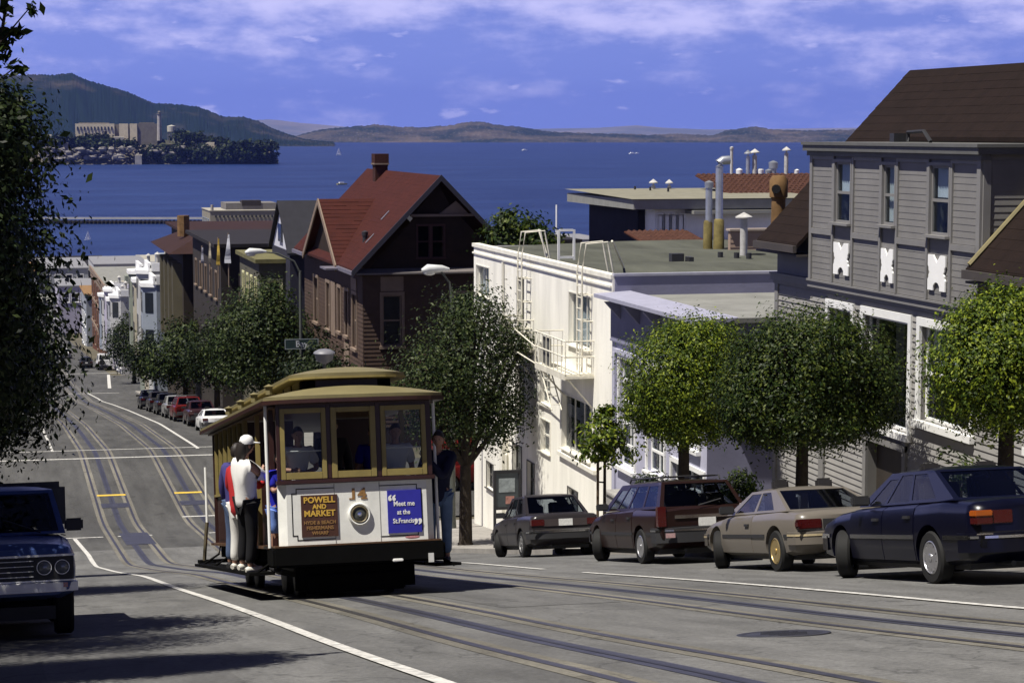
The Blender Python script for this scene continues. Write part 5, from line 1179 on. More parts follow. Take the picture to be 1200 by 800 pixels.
# ---------------------------------------------------------------- the facing row on the left pavement (mirrored in the car panes)
def facing(label, y0, y1, h, wm):
    x1 = -5.2; z0 = gz(-5, (y0 + y1) / 2); t = thing('facing_house', label, 'house', (x1 - 5, (y0 + y1) / 2, z0)); f = Fr('+x', x1)
    hs = [(u, u + 1.2, z0 + dz, z0 + dz + 1.8) for u in np.linspace(y0 + 1.2, y1 - 2.6, 3) for dz in (1.4, 4.6)]
    m = MB(); wall(m, f, y0, y1, z0 - 3, z0 + h, hs, .2); wall(m, Fr('-y', y0), x1 - 11, x1, z0 - 3, z0 + h); wall(m, Fr('+y', y1), -x1, -x1 + 11, z0 - 3, z0 + h); m.build('wall', wm, t)
    m = MB(); m.box(x1 - 11, x1 + .3, y0, y1, z0 + h + .002, z0 + h + .3); m.build('roof', SLATE, t)
    for q in hs: window(f, *q, t, WHITEP, PANE, trim=.12, proud=.05, depth=.1, back=False)
facing('tan house behind the leafy trees on the left pavement, nearest', 2, 13.5, 8.0, M('tan_stucco', (.22, .18, .13), .9, .1, 1))
facing('grey house behind the trees on the left, beside the blue pickup', 14, 26, 8.5, M('mid_grey_stucco', (.16, .16, .16), .9, .1, 1))
facing('brown house behind the trees on the left, past the black car', 26.5, 40, 8.2, BRN)
facing('olive house behind the trees on the left, at the crossing', 40.5, 70, 8.0, M('olive_stucco', (1, 1, 1)))

# ---------------------------------------------------------------- low buildings filling the foot of the hill up to the shore
for i, (x0, x1, y0, y1, z, mt, rf, lab) in enumerate(((-14, -3, 430, 460, 10.5, 'pale_grey_stucco', None, 'grey low building at the foot of the hill, leftmost by the shore'), (12, 20, 405, 425, 12.2, 'lilac_stucco', 'pale_roof', 'lilac building at the foot of the hill beyond the brick building'),
        (-2, 9, 470, 500, 11.0, 'white_stucco', 'ochre_roof', 'white building with ochre roof near the shore'), (10, 21, 480, 520, 10.8, 'pale_grey_stucco', 'pale_roof', 'pale flat-roofed building near the shore straight down the street'), (22, 34, 470, 500, 12.2, 'white_stucco', 'pale_roof', 'white building near the shore right of the street'),
        (36, 52, 500, 540, 10.0, 'beige_concrete', 'beige_roof', 'beige shed by the shore behind the row houses'), (-30, -16, 480, 520, 11.5, 'olive_stucco', None, 'olive warehouse by the shore at far left'), (54, 64, 560, 600, 9.0, 'pale_grey_stucco', 'maroon_felt', 'grey boathouse with a maroon roof by the shore'), (-6, 30, 560, 600, 6.5, 'dark_taupe_wall', 'dark_felt', 'long dark shed on the shore'))):
    block('shore_house', lab, 'building', x0, x1, y0, y1, z, M(mt, (1, 1, 1)), M(rf, (1, 1, 1)) if rf else None, (), win_grid(x0 + .5, x1 - .5, 4, (z - 3.0,), 1.3, 1.7), WHITEP, .2)

facing('grey-brown house on the left beyond the crossing, first in its row', 95, 112, 9.0, M('mid_grey_stucco', (1, 1, 1)))
facing('tan house on the left beyond the crossing, second in its row', 112.5, 130, 9.5, M('tan_stucco', (1, 1, 1)))
facing('dark brown house on the left beyond the crossing, third in its row', 130.5, 150, 9.0, BRN)
facing('olive house on the left beyond the crossing, fourth in its row', 150.5, 175, 9.5, M('olive_stucco', (1, 1, 1)))
facing('grey house on the left beyond the crossing, last before the next street', 175.5, 200, 9.0, M('mid_grey_stucco', (1, 1, 1)))
facing('brown house uphill of the viewpoint on the left', -40, -20, 8.0, BRN)
facing('olive house beside the viewpoint on the left', -19.5, 1.5, 8.0, M('olive_stucco', (1, 1, 1)))
for y0, y1, h, wm, lab in ((6, 23.4, 7.5, BRNL, 'brown shingle house uphill of the clapboard house on the right'), (-18, 5.5, 8.0, M('mid_grey_stucco', (1, 1, 1)), 'grey house uphill on the right, beside the viewpoint')):
    z0 = gz(16, (y0 + y1) / 2); block('uphill_house', lab, 'house', 16.6, 27, y0, y1, z0 + h, wm, SLATE, win_grid(y0 + .5, y1 - .5, 4, (z0 + 1.4, z0 + 4.4), 1.1, 1.8), (), WHITEP, .3)

# ================================================================== vehicles (local axes: +y forward, x right, z up, origin on the road under the middle)
def paint(name, rgb, rough=.28, var=.05):
    return M(name, rgb, rough, var, 1.2, spec=.25, coat=.12)
SEATM = M('seat_cloth', (.03, .028, .03), .9, .15, 6)
TAIL_R = M('tail_red', (.055, .005, .005), .2, .1, 6, coat=.5)
TAIL_A = M('tail_amber', (.36, .085, .010), .2, .1, 6, coat=.5)
LAMPW = M('lamp_clear', (.55, .55, .52), .15, .1, 6, coat=.5)
PLATE = M('number_plate', (.6, .6, .58), .5, .15, 20)
def wheel_meshes(key, rim_mat, R=.31, W=.19, spokes=8, hubcap=False):
    m = MB(); h = W / 2; r = R * .66
    m.lathe([(r, -h), (R * .93, -h), (R, -h * .7), (R, h * .7), (R * .93, h), (r, h)], axis='x', n=26)
    tyre = m.mesh('wheel', 35); tyre.materials.append(RUBBER)
    m = MB(); o = h
    m.lathe([(r, -h * .5), (r, o - .01), (r - .02, o + .004), (r * .86, o - .006), (r * .8, o - .05), (0, o - .055)], axis='x', n=26)
    for k in range(spokes):
        a = 2 * math.pi * k / spokes; c, s = math.cos(a), math.sin(a); w = r * (.16 if not hubcap else .05)
        q = [(0.0, r * .12, w), (0.0, r * .82, w * 1.2), (0.0, r * .82, -w * 1.2), (0.0, r * .12, -w)]
        m.ext([(o - .05, y * c - z * s, y * s + z * c) for _, y, z in q], (.045, 0, 0))
    m.lathe([(r * .22, o - .05), (r * .22, o + .004), (r * .12, o + .012), (0, o + .012)], axis='x', n=14)
    rim = m.mesh('rim', 35); rim.materials.append(rim_mat)
    return tyre, rim
def smoothstep_interp(y, pts):
    return float(np.interp(y, [p[0] for p in pts], [p[1] for p in pts]))

class Car:
    """Three-box / two-box car from stations along its length."""
    def __init__(s, L, W, hw, zb, zt, wheels, R=.31, crown=.03):
        s.L, s.W, s.hw, s.zb, s.zt, s.wheels, s.R, s.crown = L, W, hw, zb, zt, wheels, R, crown
    def ring(s, y):
        w, b, t = smoothstep_interp(y, s.hw), smoothstep_interp(y, s.zb), smoothstep_interp(y, s.zt)
        h = t - b
        return [(0, b), (w - .14, b), (w - .03, b + .05), (w - .005, b + h * .30), (w, b + h * .55), (w - .015, b + h * .80), (w - .045, b + h * .94), (w - .12, t), (w * .5, t + s.crown * .8), (0, t + s.crown)]
    def hull(s):
        ys = sorted({-s.L / 2, s.L / 2, *[p[0] for p in s.hw], *[p[0] for p in s.zt], *[p[0] for p in s.zb], *np.linspace(-s.L / 2, s.L / 2, 22)})
        vs = []; fs = []; n = 18
        for y in ys:
            r = s.ring(y); full = [(x, z) for x, z in r] + [(-x, z) for x, z in reversed(r[1:-1])]
            vs += [(x, y, z) for x, z in full]
        k = len(r) * 2 - 2
        for i in range(len(ys) - 1):
            for j in range(k): fs.append((i * k + j, i * k + (j + 1) % k, (i + 1) * k + (j + 1) % k, (i + 1) * k + j))
        fs += [tuple(reversed(range(k))), tuple(range((len(ys) - 1) * k, len(ys) * k))]
        m = MB().add(vs, fs); me = m.mesh('body', 40)
        cut = MB()
        for yw in s.wheels:
            for sx in (-1, 1): cut.lathe([(0, sx * (s.W / 2 + .1)), (s.R + .055, sx * (s.W / 2 + .1)), (s.R + .055, sx * (s.W / 2 - .28)), (0, sx * (s.W / 2 - .28))], axis='x', c=(0, yw, s.R + .02), n=26)
        cm = cut.mesh('cutter')
        a = bpy.data.objects.new('a', me); b = bpy.data.objects.new('b', cm); COL.objects.link(a); COL.objects.link(b)
        md = a.modifiers.new('b', 'BOOLEAN'); md.object = b; md.operation = 'DIFFERENCE'; md.solver = 'EXACT'
        dg = bpy.context.evaluated_depsgraph_get(); out = bpy.data.meshes.new_from_object(a.evaluated_get(dg)); out.name = 'body'
        bpy.data.objects.remove(a); bpy.data.objects.remove(b)
        out.polygons.foreach_set('use_smooth', [True] * len(out.polygons)); out.set_sharp_from_angle(angle=R_(52)); out.materials.clear()
        return out
    def door(s, y0, y1, side, j0=2, j1=7, off=.006):
        m = MB(); ys = np.linspace(y0, y1, 6); vs = []; fs = []
        nj = j1 - j0 + 1
        for y in ys:
            r = s.ring(y)[j0:j1 + 1]
            for x, z in r: vs.append((side * (x + off), y, z + (.004 if (x, z) == r[-1] else 0)))
        n0 = len(vs)
        for y in ys:
            for x, z in s.ring(y)[j0:j1 + 1]: vs.append((side * (x - .01), y, z))
        for i in range(len(ys) - 1):
            for j in range(nj - 1): fs.append((i * nj + j, i * nj + j + 1, (i + 1) * nj + j + 1, (i + 1) * nj + j))
        for j in range(nj - 1):
            for i in (0, len(ys) - 1): fs.append((i * nj + j, i * nj + j + 1, n0 + i * nj + j + 1, n0 + i * nj + j))
        for i in range(len(ys) - 1):
            for j in (0, nj - 1): fs.append((i * nj + j, (i + 1) * nj + j, n0 + (i + 1) * nj + j, n0 + i * nj + j))
        m.add(vs, fs); return m.mesh('door', 40)

def lerp3(a, b, t): return Vector(a).lerp(Vector(b), t)
def panel(frame, corners, cells, glass_list, inset=.006):
    """Bilinear quad (bl, br, tr, tl) -> frame faces plus glass cells given as (s0, s1, t0, t1)."""
    bl, br, tr, tl = [Vector(c) for c in corners]
    P = lambda s_, t_: lerp3(lerp3(bl, br, s_), lerp3(tl, tr, s_), t_)
    ss = sorted({0, 1, *[c[0] for c in cells], *[c[1] for c in cells]}); ts = sorted({0, 1, *[c[2] for c in cells], *[c[3] for c in cells]})
    nrm = (br - bl).cross(tl - bl).normalized()
    for i in range(len(ss) - 1):
        for j in range(len(ts) - 1):
            cs, ct = (ss[i] + ss[i + 1]) / 2, (ts[j] + ts[j + 1]) / 2
            if any(c[0] < cs < c[1] and c[2] < ct < c[3] for c in cells): continue
            frame.quad(P(ss[i], ts[j]), P(ss[i + 1], ts[j]), P(ss[i + 1], ts[j + 1]), P(ss[i], ts[j + 1]))
    for c in cells:
        q = [P(c[0], c[2]), P(c[1], c[2]), P(c[1], c[3]), P(c[0], c[3])]
        for k in range(4): frame.quad(q[k], q[(k + 1) % 4], q[(k + 1) % 4] - nrm * .02, q[k] - nrm * .02)
        g = MB(); g.quad(*[v - nrm * inset for v in q]); glass_list.append(g)

def build_car(name, label, cat, loc, car, body_mat, cab, rim_mat, group=None, yaw=0.0, spokes=8, trim=None, bumper=None, tails=(), fronts=(), moulding=None, wagon=False, doors=2, plates=(), rack=False, steer=0.0, extras=None, detail=True, low=None):
    X, Y = loc; pitch = math.atan(slope(Y, 1.4)); cy = math.cos(yaw)
    t = thing(name, label, cat, (X, Y, gz(X, Y) + .005), (pitch * cy, 0, yaw), group)
    trim = trim or BLACKP; body = link('body', car.hull(), body_mat, t, False)
    hl, W = car.L / 2, car.W
    # cabin
    (yw, zw), (yA, zA), (yC, zC), (yr, zr) = cab['line']; wb_, wr_ = cab['wb'], cab['wr']; zr0 = cab.get('zbelt')
    fr_ = MB(); gl = []
    L_ = lambda sx: [(sx * wb_, yr, zr), (sx * wb_, yw, zw), (sx * wr_, yA, zA), (sx * wr_, yC, zC)]
    for sx in (-1, 1):
        c = L_(sx) if sx > 0 else [L_(-1)[1], L_(-1)[0], L_(-1)[3], L_(-1)[2]]
        cells = cab['side'] if sx > 0 else [(1 - b, 1 - a, u, v) for a, b, u, v in cab['side']]
        panel(fr_, c, cells, gl)
    panel(fr_, [(-wb_, yr, zr), (wb_, yr, zr), (wr_, yC, zC), (-wr_, yC, zC)], [cab.get('rear', (.06, .94, .1, .92))], gl)
    panel(fr_, [(wb_, yw, zw), (-wb_, yw, zw), (-wr_, yA, zA), (wr_, yA, zA)], [(.04, .96, .06, .93)], gl)
    ny, nx = 8, 8; vs = []
    for j in range(ny + 1):
        for i in range(nx + 1):
            u, v = i / nx * 2 - 1, j / ny; x = u * wr_; y = yC + (yA - yC) * v; z = zC + (zA - zC) * v + .045 * (1 - u ** 4) * (1 - (2 * v - 1) ** 4)
            vs.append((x, y, z))
    fr_.add(vs, [(j * (nx + 1) + i, j * (nx + 1) + i + 1, (j + 1) * (nx + 1) + i + 1, (j + 1) * (nx + 1) + i) for j in range(ny) for i in range(nx)])
    fr_.build('cabin', body_mat, t, False, smooth=62)
    for g in gl: g.build('pane', CARGLASS, t, False)
    # interior
    m = MB(); zf = min(zw, zr)
    m.box(-wb_ + .03, wb_ - .03, yr + .1, yw - .1, zf + .032, zf + .05)
    m.build('interior_floor', SEATM, t, False)
    m = MB()
    for sx in (-1, 1):
        y = yA - .55; x = sx * wb_ * .48
        m.box(x - .24, x + .24, y - .16, y - .02, zf - .05, zf + .34); m.box(x - .13, x + .13, y - .17, y - .06, zf + .36, zf + .52)
        if not cab.get('two_seat'): m.box(x - .26, x + .26, yC + .25, yC + .38, zf - .05, zf + .28); m.box(x - .12, x + .12, yC + .23, yC + .32, zf + .29, zf + .42)
    m.build('seat', SEATM, t, False, bevel=.03)
    # wheels
    ty, ri = wheel_meshes(name, rim_mat, car.R, .19, spokes)
    for yy in car.wheels:
        for sx in (-1, 1):
            w = bpy.data.objects.new('wheel', ty); COL.objects.link(w); w.parent = t; w.location = (sx * (W / 2 - .115), yy, car.R)
            w.rotation_euler = (0, 0, (math.pi if sx < 0 else 0) - (steer if yy > 0 else 0))
            r = bpy.data.objects.new('rim', ri); COL.objects.link(r); r.parent = w
    m = MB(); m.box(-W / 2 + .2, W / 2 - .2, -hl + .45, hl - .45, .17, .3)
    for yy in car.wheels: m.tube([(-W / 2 + .18, yy, car.R), (W / 2 - .18, yy, car.R)], .06, 6)
    m.tube([(-.35, -hl + .5, .24), (-.35, -hl + .06, .24)], .035, 8); m.build('underbody', BLACKP, t, False)
    # doors
    for sx in (-1, 1):
        for (a, b) in cab['doors']:
            d = link('door', car.door(a, b, sx), body_mat, t, False)
            h = MB(); zt_ = smoothstep_interp((a + b) / 2, car.zt); xo = smoothstep_interp(a, car.hw)
            h.box(min(sx * (xo - .03), sx * (xo + .022)), max(sx * (xo - .03), sx * (xo + .022)), a + .08, a + .24, zt_ - .16, zt_ - .125); h.build('handle', trim, d, False)
        m = MB(); ym = yw - .32; m.box(min(sx * wb_, sx * (W / 2 + .13)), max(sx * wb_, sx * (W / 2 + .13)), ym - .05, ym + .06, zw + .02, zw + .15); m.build('mirror', trim if cab.get('black_mirror', True) else body_mat, t, False, bevel=.02)
        if moulding:
            z, mt = moulding; m = MB()
            y0, y1 = -hl + .12, hl - .15
            cur = y0; segs = []
            for yy in sorted(car.wheels):
                segs.append((cur, yy - car.R - .07)); cur = yy + car.R + .07
            segs.append((cur, y1))
            for a, b in segs:
                if b - a < .05: continue
                n = 6; m = MB(); vs = []
                for i in range(n + 1):
                    ya = a + (b - a) * i / n; xa = smoothstep_interp(ya, car.hw)
                    vs += [(sx * (xa - .02), ya, z), (sx * (xa + .014), ya, z), (sx * (xa + .014), ya, z + .05), (sx * (xa - .02), ya, z + .05)]
                m.add(vs, [(i * 4 + j, i * 4 + (j + 1) % 4, i * 4 + 4 + (j + 1) % 4, i * 4 + 4 + j) for i in range(n) for j in range(4)] + [(0, 1, 2, 3), (n * 4 + 3, n * 4 + 2, n * 4 + 1, n * 4)]); m.build('side_moulding', mt, t, False)
    # bumpers
    for e, (z0, z1, mt, out) in (('rear', bumper[0]), ('front', bumper[1])):
        sg = -1 if e == 'rear' else 1; pts = []
        for a in np.linspace(-1, 1, 13):
            x = a * (smoothstep_interp(sg * (hl - .1), car.hw) + .03); y = hl + out - (abs(a) ** 5) * .16; pts.append((x, sg * y))
        side_y = sg * (hl - .38); xe = smoothstep_interp(side_y, car.hw) + .014
        outer = [(-xe, side_y)] + pts + [(xe, side_y)]; inner = [(x * .93, y - sg * .09) for x, y in outer]
        m = MB(); n = len(outer)
        for (zz0, zz1, o) in ((z0, z1, 0),):
            vs = [(x, y, zz0 + .02) for x, y in inner] + [(x, y, zz0) for x, y in outer] + [(x, y, zz1) for x, y in outer] + [(x, y, zz1 + .015) for x, y in inner]
            fs = [(r_ * n + i, r_ * n + i + 1, (r_ + 1) * n + i + 1, (r_ + 1) * n + i) for r_ in range(3) for i in range(n - 1)]
            m.add(vs, fs)
        bo = m.build(e + '_bumper', mt, t, False, smooth=50)
        if cab.get('strip'):
            m = MB(); zz = z1 - .06
            vs = [(x * 1.008, y + sg * .008, zz) for x, y in outer] + [(x * 1.008, y + sg * .008, zz + .03) for x, y in outer]
            m.add(vs, [(i, i + 1, n + i + 1, n + i) for i in range(n - 1)]); m.build('bumper_strip', cab['strip'], bo, False)
    for (x0, x1, z0, z1, yo, mt, nm) in tails:
        for sx in (-1, 1):
            m = MB(); xa, xb = sorted((sx * x0, sx * x1)); m.box(xa, xb, -hl - yo, -hl + .12, z0, z1); m.build(nm, mt, t, False, bevel=.012)
    for (x0, x1, z0, z1, yo, mt, nm) in fronts:
        for sx in (-1, 1):
            m = MB(); xa, xb = sorted((sx * x0, sx * x1)); m.box(xa, xb, hl - .12, hl + yo, z0, z1); m.build(nm, mt, t, False, bevel=.012)
    for (x, z, sg) in plates:
        m = MB(); m.box(x - .16, x + .16, sg * hl - .022 if sg < 0 else hl - .01, sg * hl + .01 if sg < 0 else hl + .022, z - .075, z + .075); m.build('number_plate', PLATE, t, False)
    if rack:
        m = MB()
        for sx in (-1, 1): m.tube([(sx * wr_ * .86, yC + .15, zC + .02), (sx * wr_ * .86, yC + .2, zC + .09), (sx * wr_ * .86, yA - .3, zA + .10), (sx * wr_ * .86, yA - .2, zA + .03)], .016, 6)
        for yy in (yC + .35, (yA + yC) / 2, yA - .5): m.tube([(-wr_ * .86, yy, zC + .095), (wr_ * .86, yy, zC + .095)], .013, 6)
        m.build('roof_rack', BLACKP, t, False)
    if extras: extras(t, car, body)
    return t

ALLOY = M('alloy', (.5, .5, .52), .3, .08, 6, metal=.8)
GOLD = M('gold_rim', (.48, .36, .16), .35, .1, 6, metal=.7)
STEELW = M('steel_rim', (.2, .2, .2), .5, .1, 6, metal=.5)
NAVY = paint('navy_paint', (.0022, .0024, .009))
SILV = paint('champagne_paint', (.135, .12, .102), .3)
MAROON = paint('maroon_brown_paint', (.016, .0075, .0065))
GREYP_ = paint('dark_grey_paint', (.024, .021, .023))
def text_on(parent, txt, size, loc, rot, mat, name='badge', bold=0.0):
    me = text_mesh(txt, size, name, .003, bold=bold); me.materials.append(mat)
    o = bpy.data.objects.new(name, me); COL.objects.link(o); o.parent = parent; o.location = loc; o.rotation_euler = rot; return o

# dark blue saloon, nearest of the parked row
aud = Car(4.70, 1.80, [(-2.35, .76), (-2.2, .86), (-1.2, .895), (.6, .90), (1.7, .87), (2.2, .80), (2.35, .70)], [(-2.35, .40), (-2.1, .26), (-1.6, .22), (1.6, .22), (2.2, .26), (2.35, .36)],
          [(-2.35, .88), (-2.25, .955), (-1.5, .98), (-1.0, .955), (.9, .90), (1.6, .84), (2.2, .72), (2.35, .62)], (-1.22, 1.47), .315)
def aud_x(t, car, body):
    for sx in (-1, 1):
        m = MB(); xa, xb = sorted((sx * .36, sx * .62)); m.box(xa, xb, -2.362, -2.25, .705, .86); m.build('reversing_light', TAIL_R, t, False, bevel=.01)
    m = MB(); m.box(-.78, .78, -2.36, -2.34, .60, .615); m.build('boot_seam', RUBBER, t, False)
    text_on(t, 'turbo', .075, (.28, -2.358, .885), (math.pi / 2, 0, 0), CHROME)
    m = MB(); m.box(-.83, .83, -2.372, -2.355, .585, .60); m.build('chrome_strip', CHROME, t, False)
build_car('parked_car', 'dark blue sedan with amber tail lights, nearest of the parked row at the right edge', 'car', (11.62, 23.22), aud, NAVY,
          dict(line=[(.98, .92), (.35, 1.335), (-.85, 1.355), (-1.78, .985)], wb=.79, wr=.585, side=[(.17, .43, .10, .90), (.46, .70, .06, .91), (.725, .90, .06, .80)], rear=(.05, .95, .08, .93), doors=[(-.82, .08), (.10, 1.12)], strip=CHROME),
          ALLOY, group='cars parked along the right kerb', spokes=10, steer=.62, bumper=((.38, .60, NAVY, .06), (.36, .58, NAVY, .06)), tails=((.62, .84, .70, .79, .035, TAIL_R, 'tail_light'), (.62, .845, .792, .865, .035, TAIL_A, 'indicator')), fronts=((.35, .68, .52, .64, .01, LAMPW, 'headlight'),), plates=((0, .77, -1),), moulding=(.53, CHROME), extras=aud_x)
# champagne coupe
maz = Car(4.35, 1.70, [(-2.175, .72), (-2.05, .81), (-1.2, .845), (.6, .85), (1.6, .82), (2.05, .74), (2.175, .64)], [(-2.175, .42), (-1.95, .27), (-1.5, .22), (1.5, .22), (2.05, .28), (2.175, .38)],
          [(-2.175, .79), (-2.08, .86), (-1.4, .885), (-.9, .87), (.8, .82), (1.5, .75), (2.05, .66), (2.175, .58)], (-1.28, 1.3), .305)
def maz_x(t, car, body):
    m = MB(); m.box(-.42, .42, -2.19, -2.165, .62, .76); m.build('tail_panel', BLACKP, t, False)
    m = MB(); m.box(-.82, .82, -2.19, -2.17, .585, .61); m.build('chrome_strip', CHROME, t, False)
build_car('parked_car', 'champagne silver coupe with gold wheels behind the dark blue sedan', 'car', (11.95, 29.2), maz, SILV,
          dict(line=[(.95, .84), (.25, 1.19), (-.75, 1.21), (-1.62, .885)], wb=.745, wr=.56, side=[(.20, .50, .10, .90), (.54, .88, .08, .88)], rear=(.045, .955, .07, .95), doors=[(-.35, 1.02)], strip=M('gold_strip', (.4, .33, .2), .4, .1)),
          GOLD, group='cars parked along the right kerb', spokes=14, steer=.5, bumper=((.40, .58, SILV, .08), (.36, .55, SILV, .06)), tails=((.44, .80, .625, .765, .018, TAIL_R, 'tail_light'), (.75, .812, .65, .74, .022, TAIL_R, 'indicator')), fronts=((.35, .62, .5, .58, .01, LAMPW, 'headlight'),), moulding=(.50, BLACKP), extras=maz_x)
# maroon brown estate
tau = Car(4.85, 1.80, [(-2.425, .80), (-2.3, .865), (-1.2, .895), (.6, .90), (1.7, .86), (2.25, .78), (2.425, .66)], [(-2.425, .40), (-2.2, .28), (-1.7, .23), (1.7, .23), (2.25, .28), (2.425, .36)],
          [(-2.425, .93), (-2.35, .975), (-1.0, .985), (.9, .93), (1.6, .86), (2.2, .72), (2.425, .60)], (-1.38, 1.4), .315)
def tau_x(t, car, body):
    m = MB(); m.box(-.55, .55, -2.445, -2.415, .80, .86); m.build('tailgate_trim', CHROME, t, False)
    m = MB(); m.box(-.62, .62, -2.436, -2.42, .66, .665); m.build('tailgate_seam', RUBBER, t, False)
    m = MB(); m.box(-.75, -.58, -2.512, -2.49, .47, .55); m.build('bumper_sticker', M('sticker_pink', (.4, .25, .25), .6, .2, 30), t, False)
    m = MB(); m.tube([(-.1, -2.44, 1.02), (.35, -2.36, 1.12)], .012, 5); m.build('rear_wiper', BLACKP, t, False)
build_car('parked_car', 'dark maroon station wagon with roof rack parked between the coupe and the grey sedan', 'estate car', (12.06, 36.0), tau, MAROON,
          dict(line=[(1.1, .95), (.35, 1.43), (-2.0, 1.45), (-2.36, .985)], wb=.80, wr=.62, side=[(.06, .27, .10, .88), (.30, .54, .08, .90), (.57, .745, .08, .90), (.765, .92, .06, .80)], rear=(.05, .95, .06, .92), doors=[(-.95, .02), (.04, 1.15)], strip=CHROME),
          ALLOY, group='cars parked along the right kerb', spokes=12, steer=.6, bumper=((.38, .64, BLACKP, .07), (.36, .6, BLACKP, .06)), tails=((.70, .86, .66, 1.02, .02, TAIL_R, 'tail_light'),), fronts=((.35, .68, .52, .62, .01, LAMPW, 'headlight'),), plates=((.05, .73, -1),), moulding=(.52, BLACKP), rack=True, extras=tau_x)
# dark grey saloon
nis = Car(4.45, 1.68, [(-2.225, .75), (-2.1, .81), (-1.2, .835), (.6, .84), (1.6, .81), (2.1, .76), (2.225, .68)], [(-2.225, .40), (-2.05, .27), (-1.6, .23), (1.6, .23), (2.1, .27), (2.225, .36)],
          [(-2.225, .88), (-2.17, .93), (-1.4, .955), (-1.0, .94), (.9, .89), (1.6, .83), (2.1, .72), (2.225, .62)], (-1.25, 1.28), .30)
def nis_x(t, car, body):
    m = MB(); m.box(-.50, .50, -2.24, -2.215, .68, .84); m.build('tail_panel', M('garnish_grey', (.05, .04, .04), .35, .1), t, False)
    m = MB(); m.box(-.80, .80, -2.335, -2.30, .575, .61); m.build('chrome_strip', CHROME, t, False)
build_car('parked_car', 'dark grey boxy sedan, farthest of the big parked cars beside the young tree', 'car', (12.32, 45.6), nis, GREYP_,
          dict(line=[(.95, .90), (.4, 1.37), (-.85, 1.39), (-1.50, .955)], wb=.735, wr=.60, side=[(.14, .42, .10, .90), (.45, .74, .06, .91), (.77, .9, .06, .82)], rear=(.05, .95, .07, .93), doors=[(-.85, .06), (.08, 1.08)], strip=CHROME),
          STEELW, group='cars parked along the right kerb', yaw=-.02, spokes=6, steer=.45, bumper=((.40, .60, BLACKP, .10), (.38, .58, BLACKP, .08)), tails=((.48, .79, .69, .835, .02, TAIL_R, 'tail_light'),), fronts=((.4, .7, .55, .68, .01, LAMPW, 'headlight'),), plates=((0, .76, -1),), moulding=(.52, BLACKP), extras=nis_x)

# cars parked further down, beyond the crossing
FGP = 'cars parked down the hill beyond the crossing'
for (y, x, mt, lab, cat, car_, ln) in ((110.8, 11.35, paint('white_car_paint', (.62, .62, .62)), 'small white coupe behind the rear of the cable car', 'car', maz, 'c'), (118, 11.3, paint('black_cherry_paint', (.03, .012, .014)), 'dark cherry red car in front of the white coupe', 'car', nis, 's'),
        (125, 11.15, paint('red_car_paint', (.10, .008, .007)), 'red estate car with white roof rack, in the parked row', 'estate car', tau, 'w'), (131.5, 11.1, paint('pale_grey_paint', (.20, .20, .20)), 'grey car with a bright windscreen just past the red car', 'car', nis, 's'), (138.5, 11.1, paint('black_car_paint', (.012, .012, .014)), 'black car fourth beyond the white coupe', 'car', nis, 's'),
        (145.5, 11.1, GREYP_, 'dark grey car fifth beyond the white coupe', 'car', nis, 's'), (153, 11.0, NAVY, 'dark blue car at the far end of the parked row', 'car', nis, 's')):
    cab = {'c': dict(line=[(.95, .84), (.25, 1.19), (-.75, 1.21), (-1.62, .885)], wb=.745, wr=.56, side=[(.20, .50, .10, .90), (.54, .88, .08, .88)], doors=[(-.35, 1.02)]),
           's': dict(line=[(.95, .90), (.4, 1.37), (-.85, 1.39), (-1.50, .955)], wb=.735, wr=.60, side=[(.14, .42, .10, .90), (.45, .74, .06, .91), (.77, .9, .06, .82)], doors=[(-.85, .06), (.08, 1.08)]),
           'w': dict(line=[(1.1, .95), (.35, 1.43), (-2.0, 1.45), (-2.36, .985)], wb=.80, wr=.62, side=[(.06, .27, .10, .88), (.30, .54, .08, .90), (.57, .90, .08, .90)], doors=[(-.95, .02), (.04, 1.15)])}[ln]
    build_car('parked_car', lab, cat, (x, y), car_, mt, cab, STEELW, group=FGP, bumper=((.40, .60, BLACKP, .08), (.38, .58, BLACKP, .07)), tails=((.5, .78, .68, .82, .02, TAIL_R, 'tail_light'),), fronts=((.4, .66, .52, .6, .01, LAMPW, 'headlight'),), plates=((0, .72, -1),), rack=ln == 'w')
# white van with a spare wheel and other traffic at the far crossing
van = Car(4.6, 1.85, [(-2.3, .88), (-2.15, .92), (1.8, .92), (2.3, .85)], [(-2.3, .35), (2.3, .35)], [(-2.3, 1.15), (1.3, 1.15), (1.9, 1.05), (2.3, .95)], (-1.4, 1.4), .33)
def van_x(t, car, body):
    m = MB(); m.lathe([(0, -.16), (.33, -.16), (.36, -.08), (.36, .0), (0, 0)], axis='y', c=(-.35, -2.32, 1.0), n=22); m.build('spare_wheel', RUBBER, t, False, smooth=40)
vcab = dict(line=[(1.75, 1.1), (1.1, 1.98), (-2.1, 2.02), (-2.26, 1.16)], wb=.86, wr=.74, side=[(.04, .34, .15, .75), (.38, .7, .15, .75), (.74, .92, .12, .8)], rear=(.08, .92, .2, .75), doors=[(.4, 1.4)])
build_car('van', 'white van with a black spare wheel on its back, at the far crossing', 'van', (13.2, 262), van, paint('white_car_paint', (1, 1, 1)), vcab, STEELW, bumper=((.38, .58, BLACKP, .06), (.38, .58, BLACKP, .06)), tails=((.74, .88, .8, 1.1, .02, TAIL_R, 'tail_light'),), extras=van_x, plates=((.2, .75, -1),))
ncab = dict(line=[(.95, .90), (.4, 1.37), (-.85, 1.39), (-1.50, .955)], wb=.735, wr=.60, side=[(.14, .42, .10, .90), (.45, .74, .06, .91), (.77, .9, .06, .82)], doors=[(-.85, .06), (.08, 1.08)])
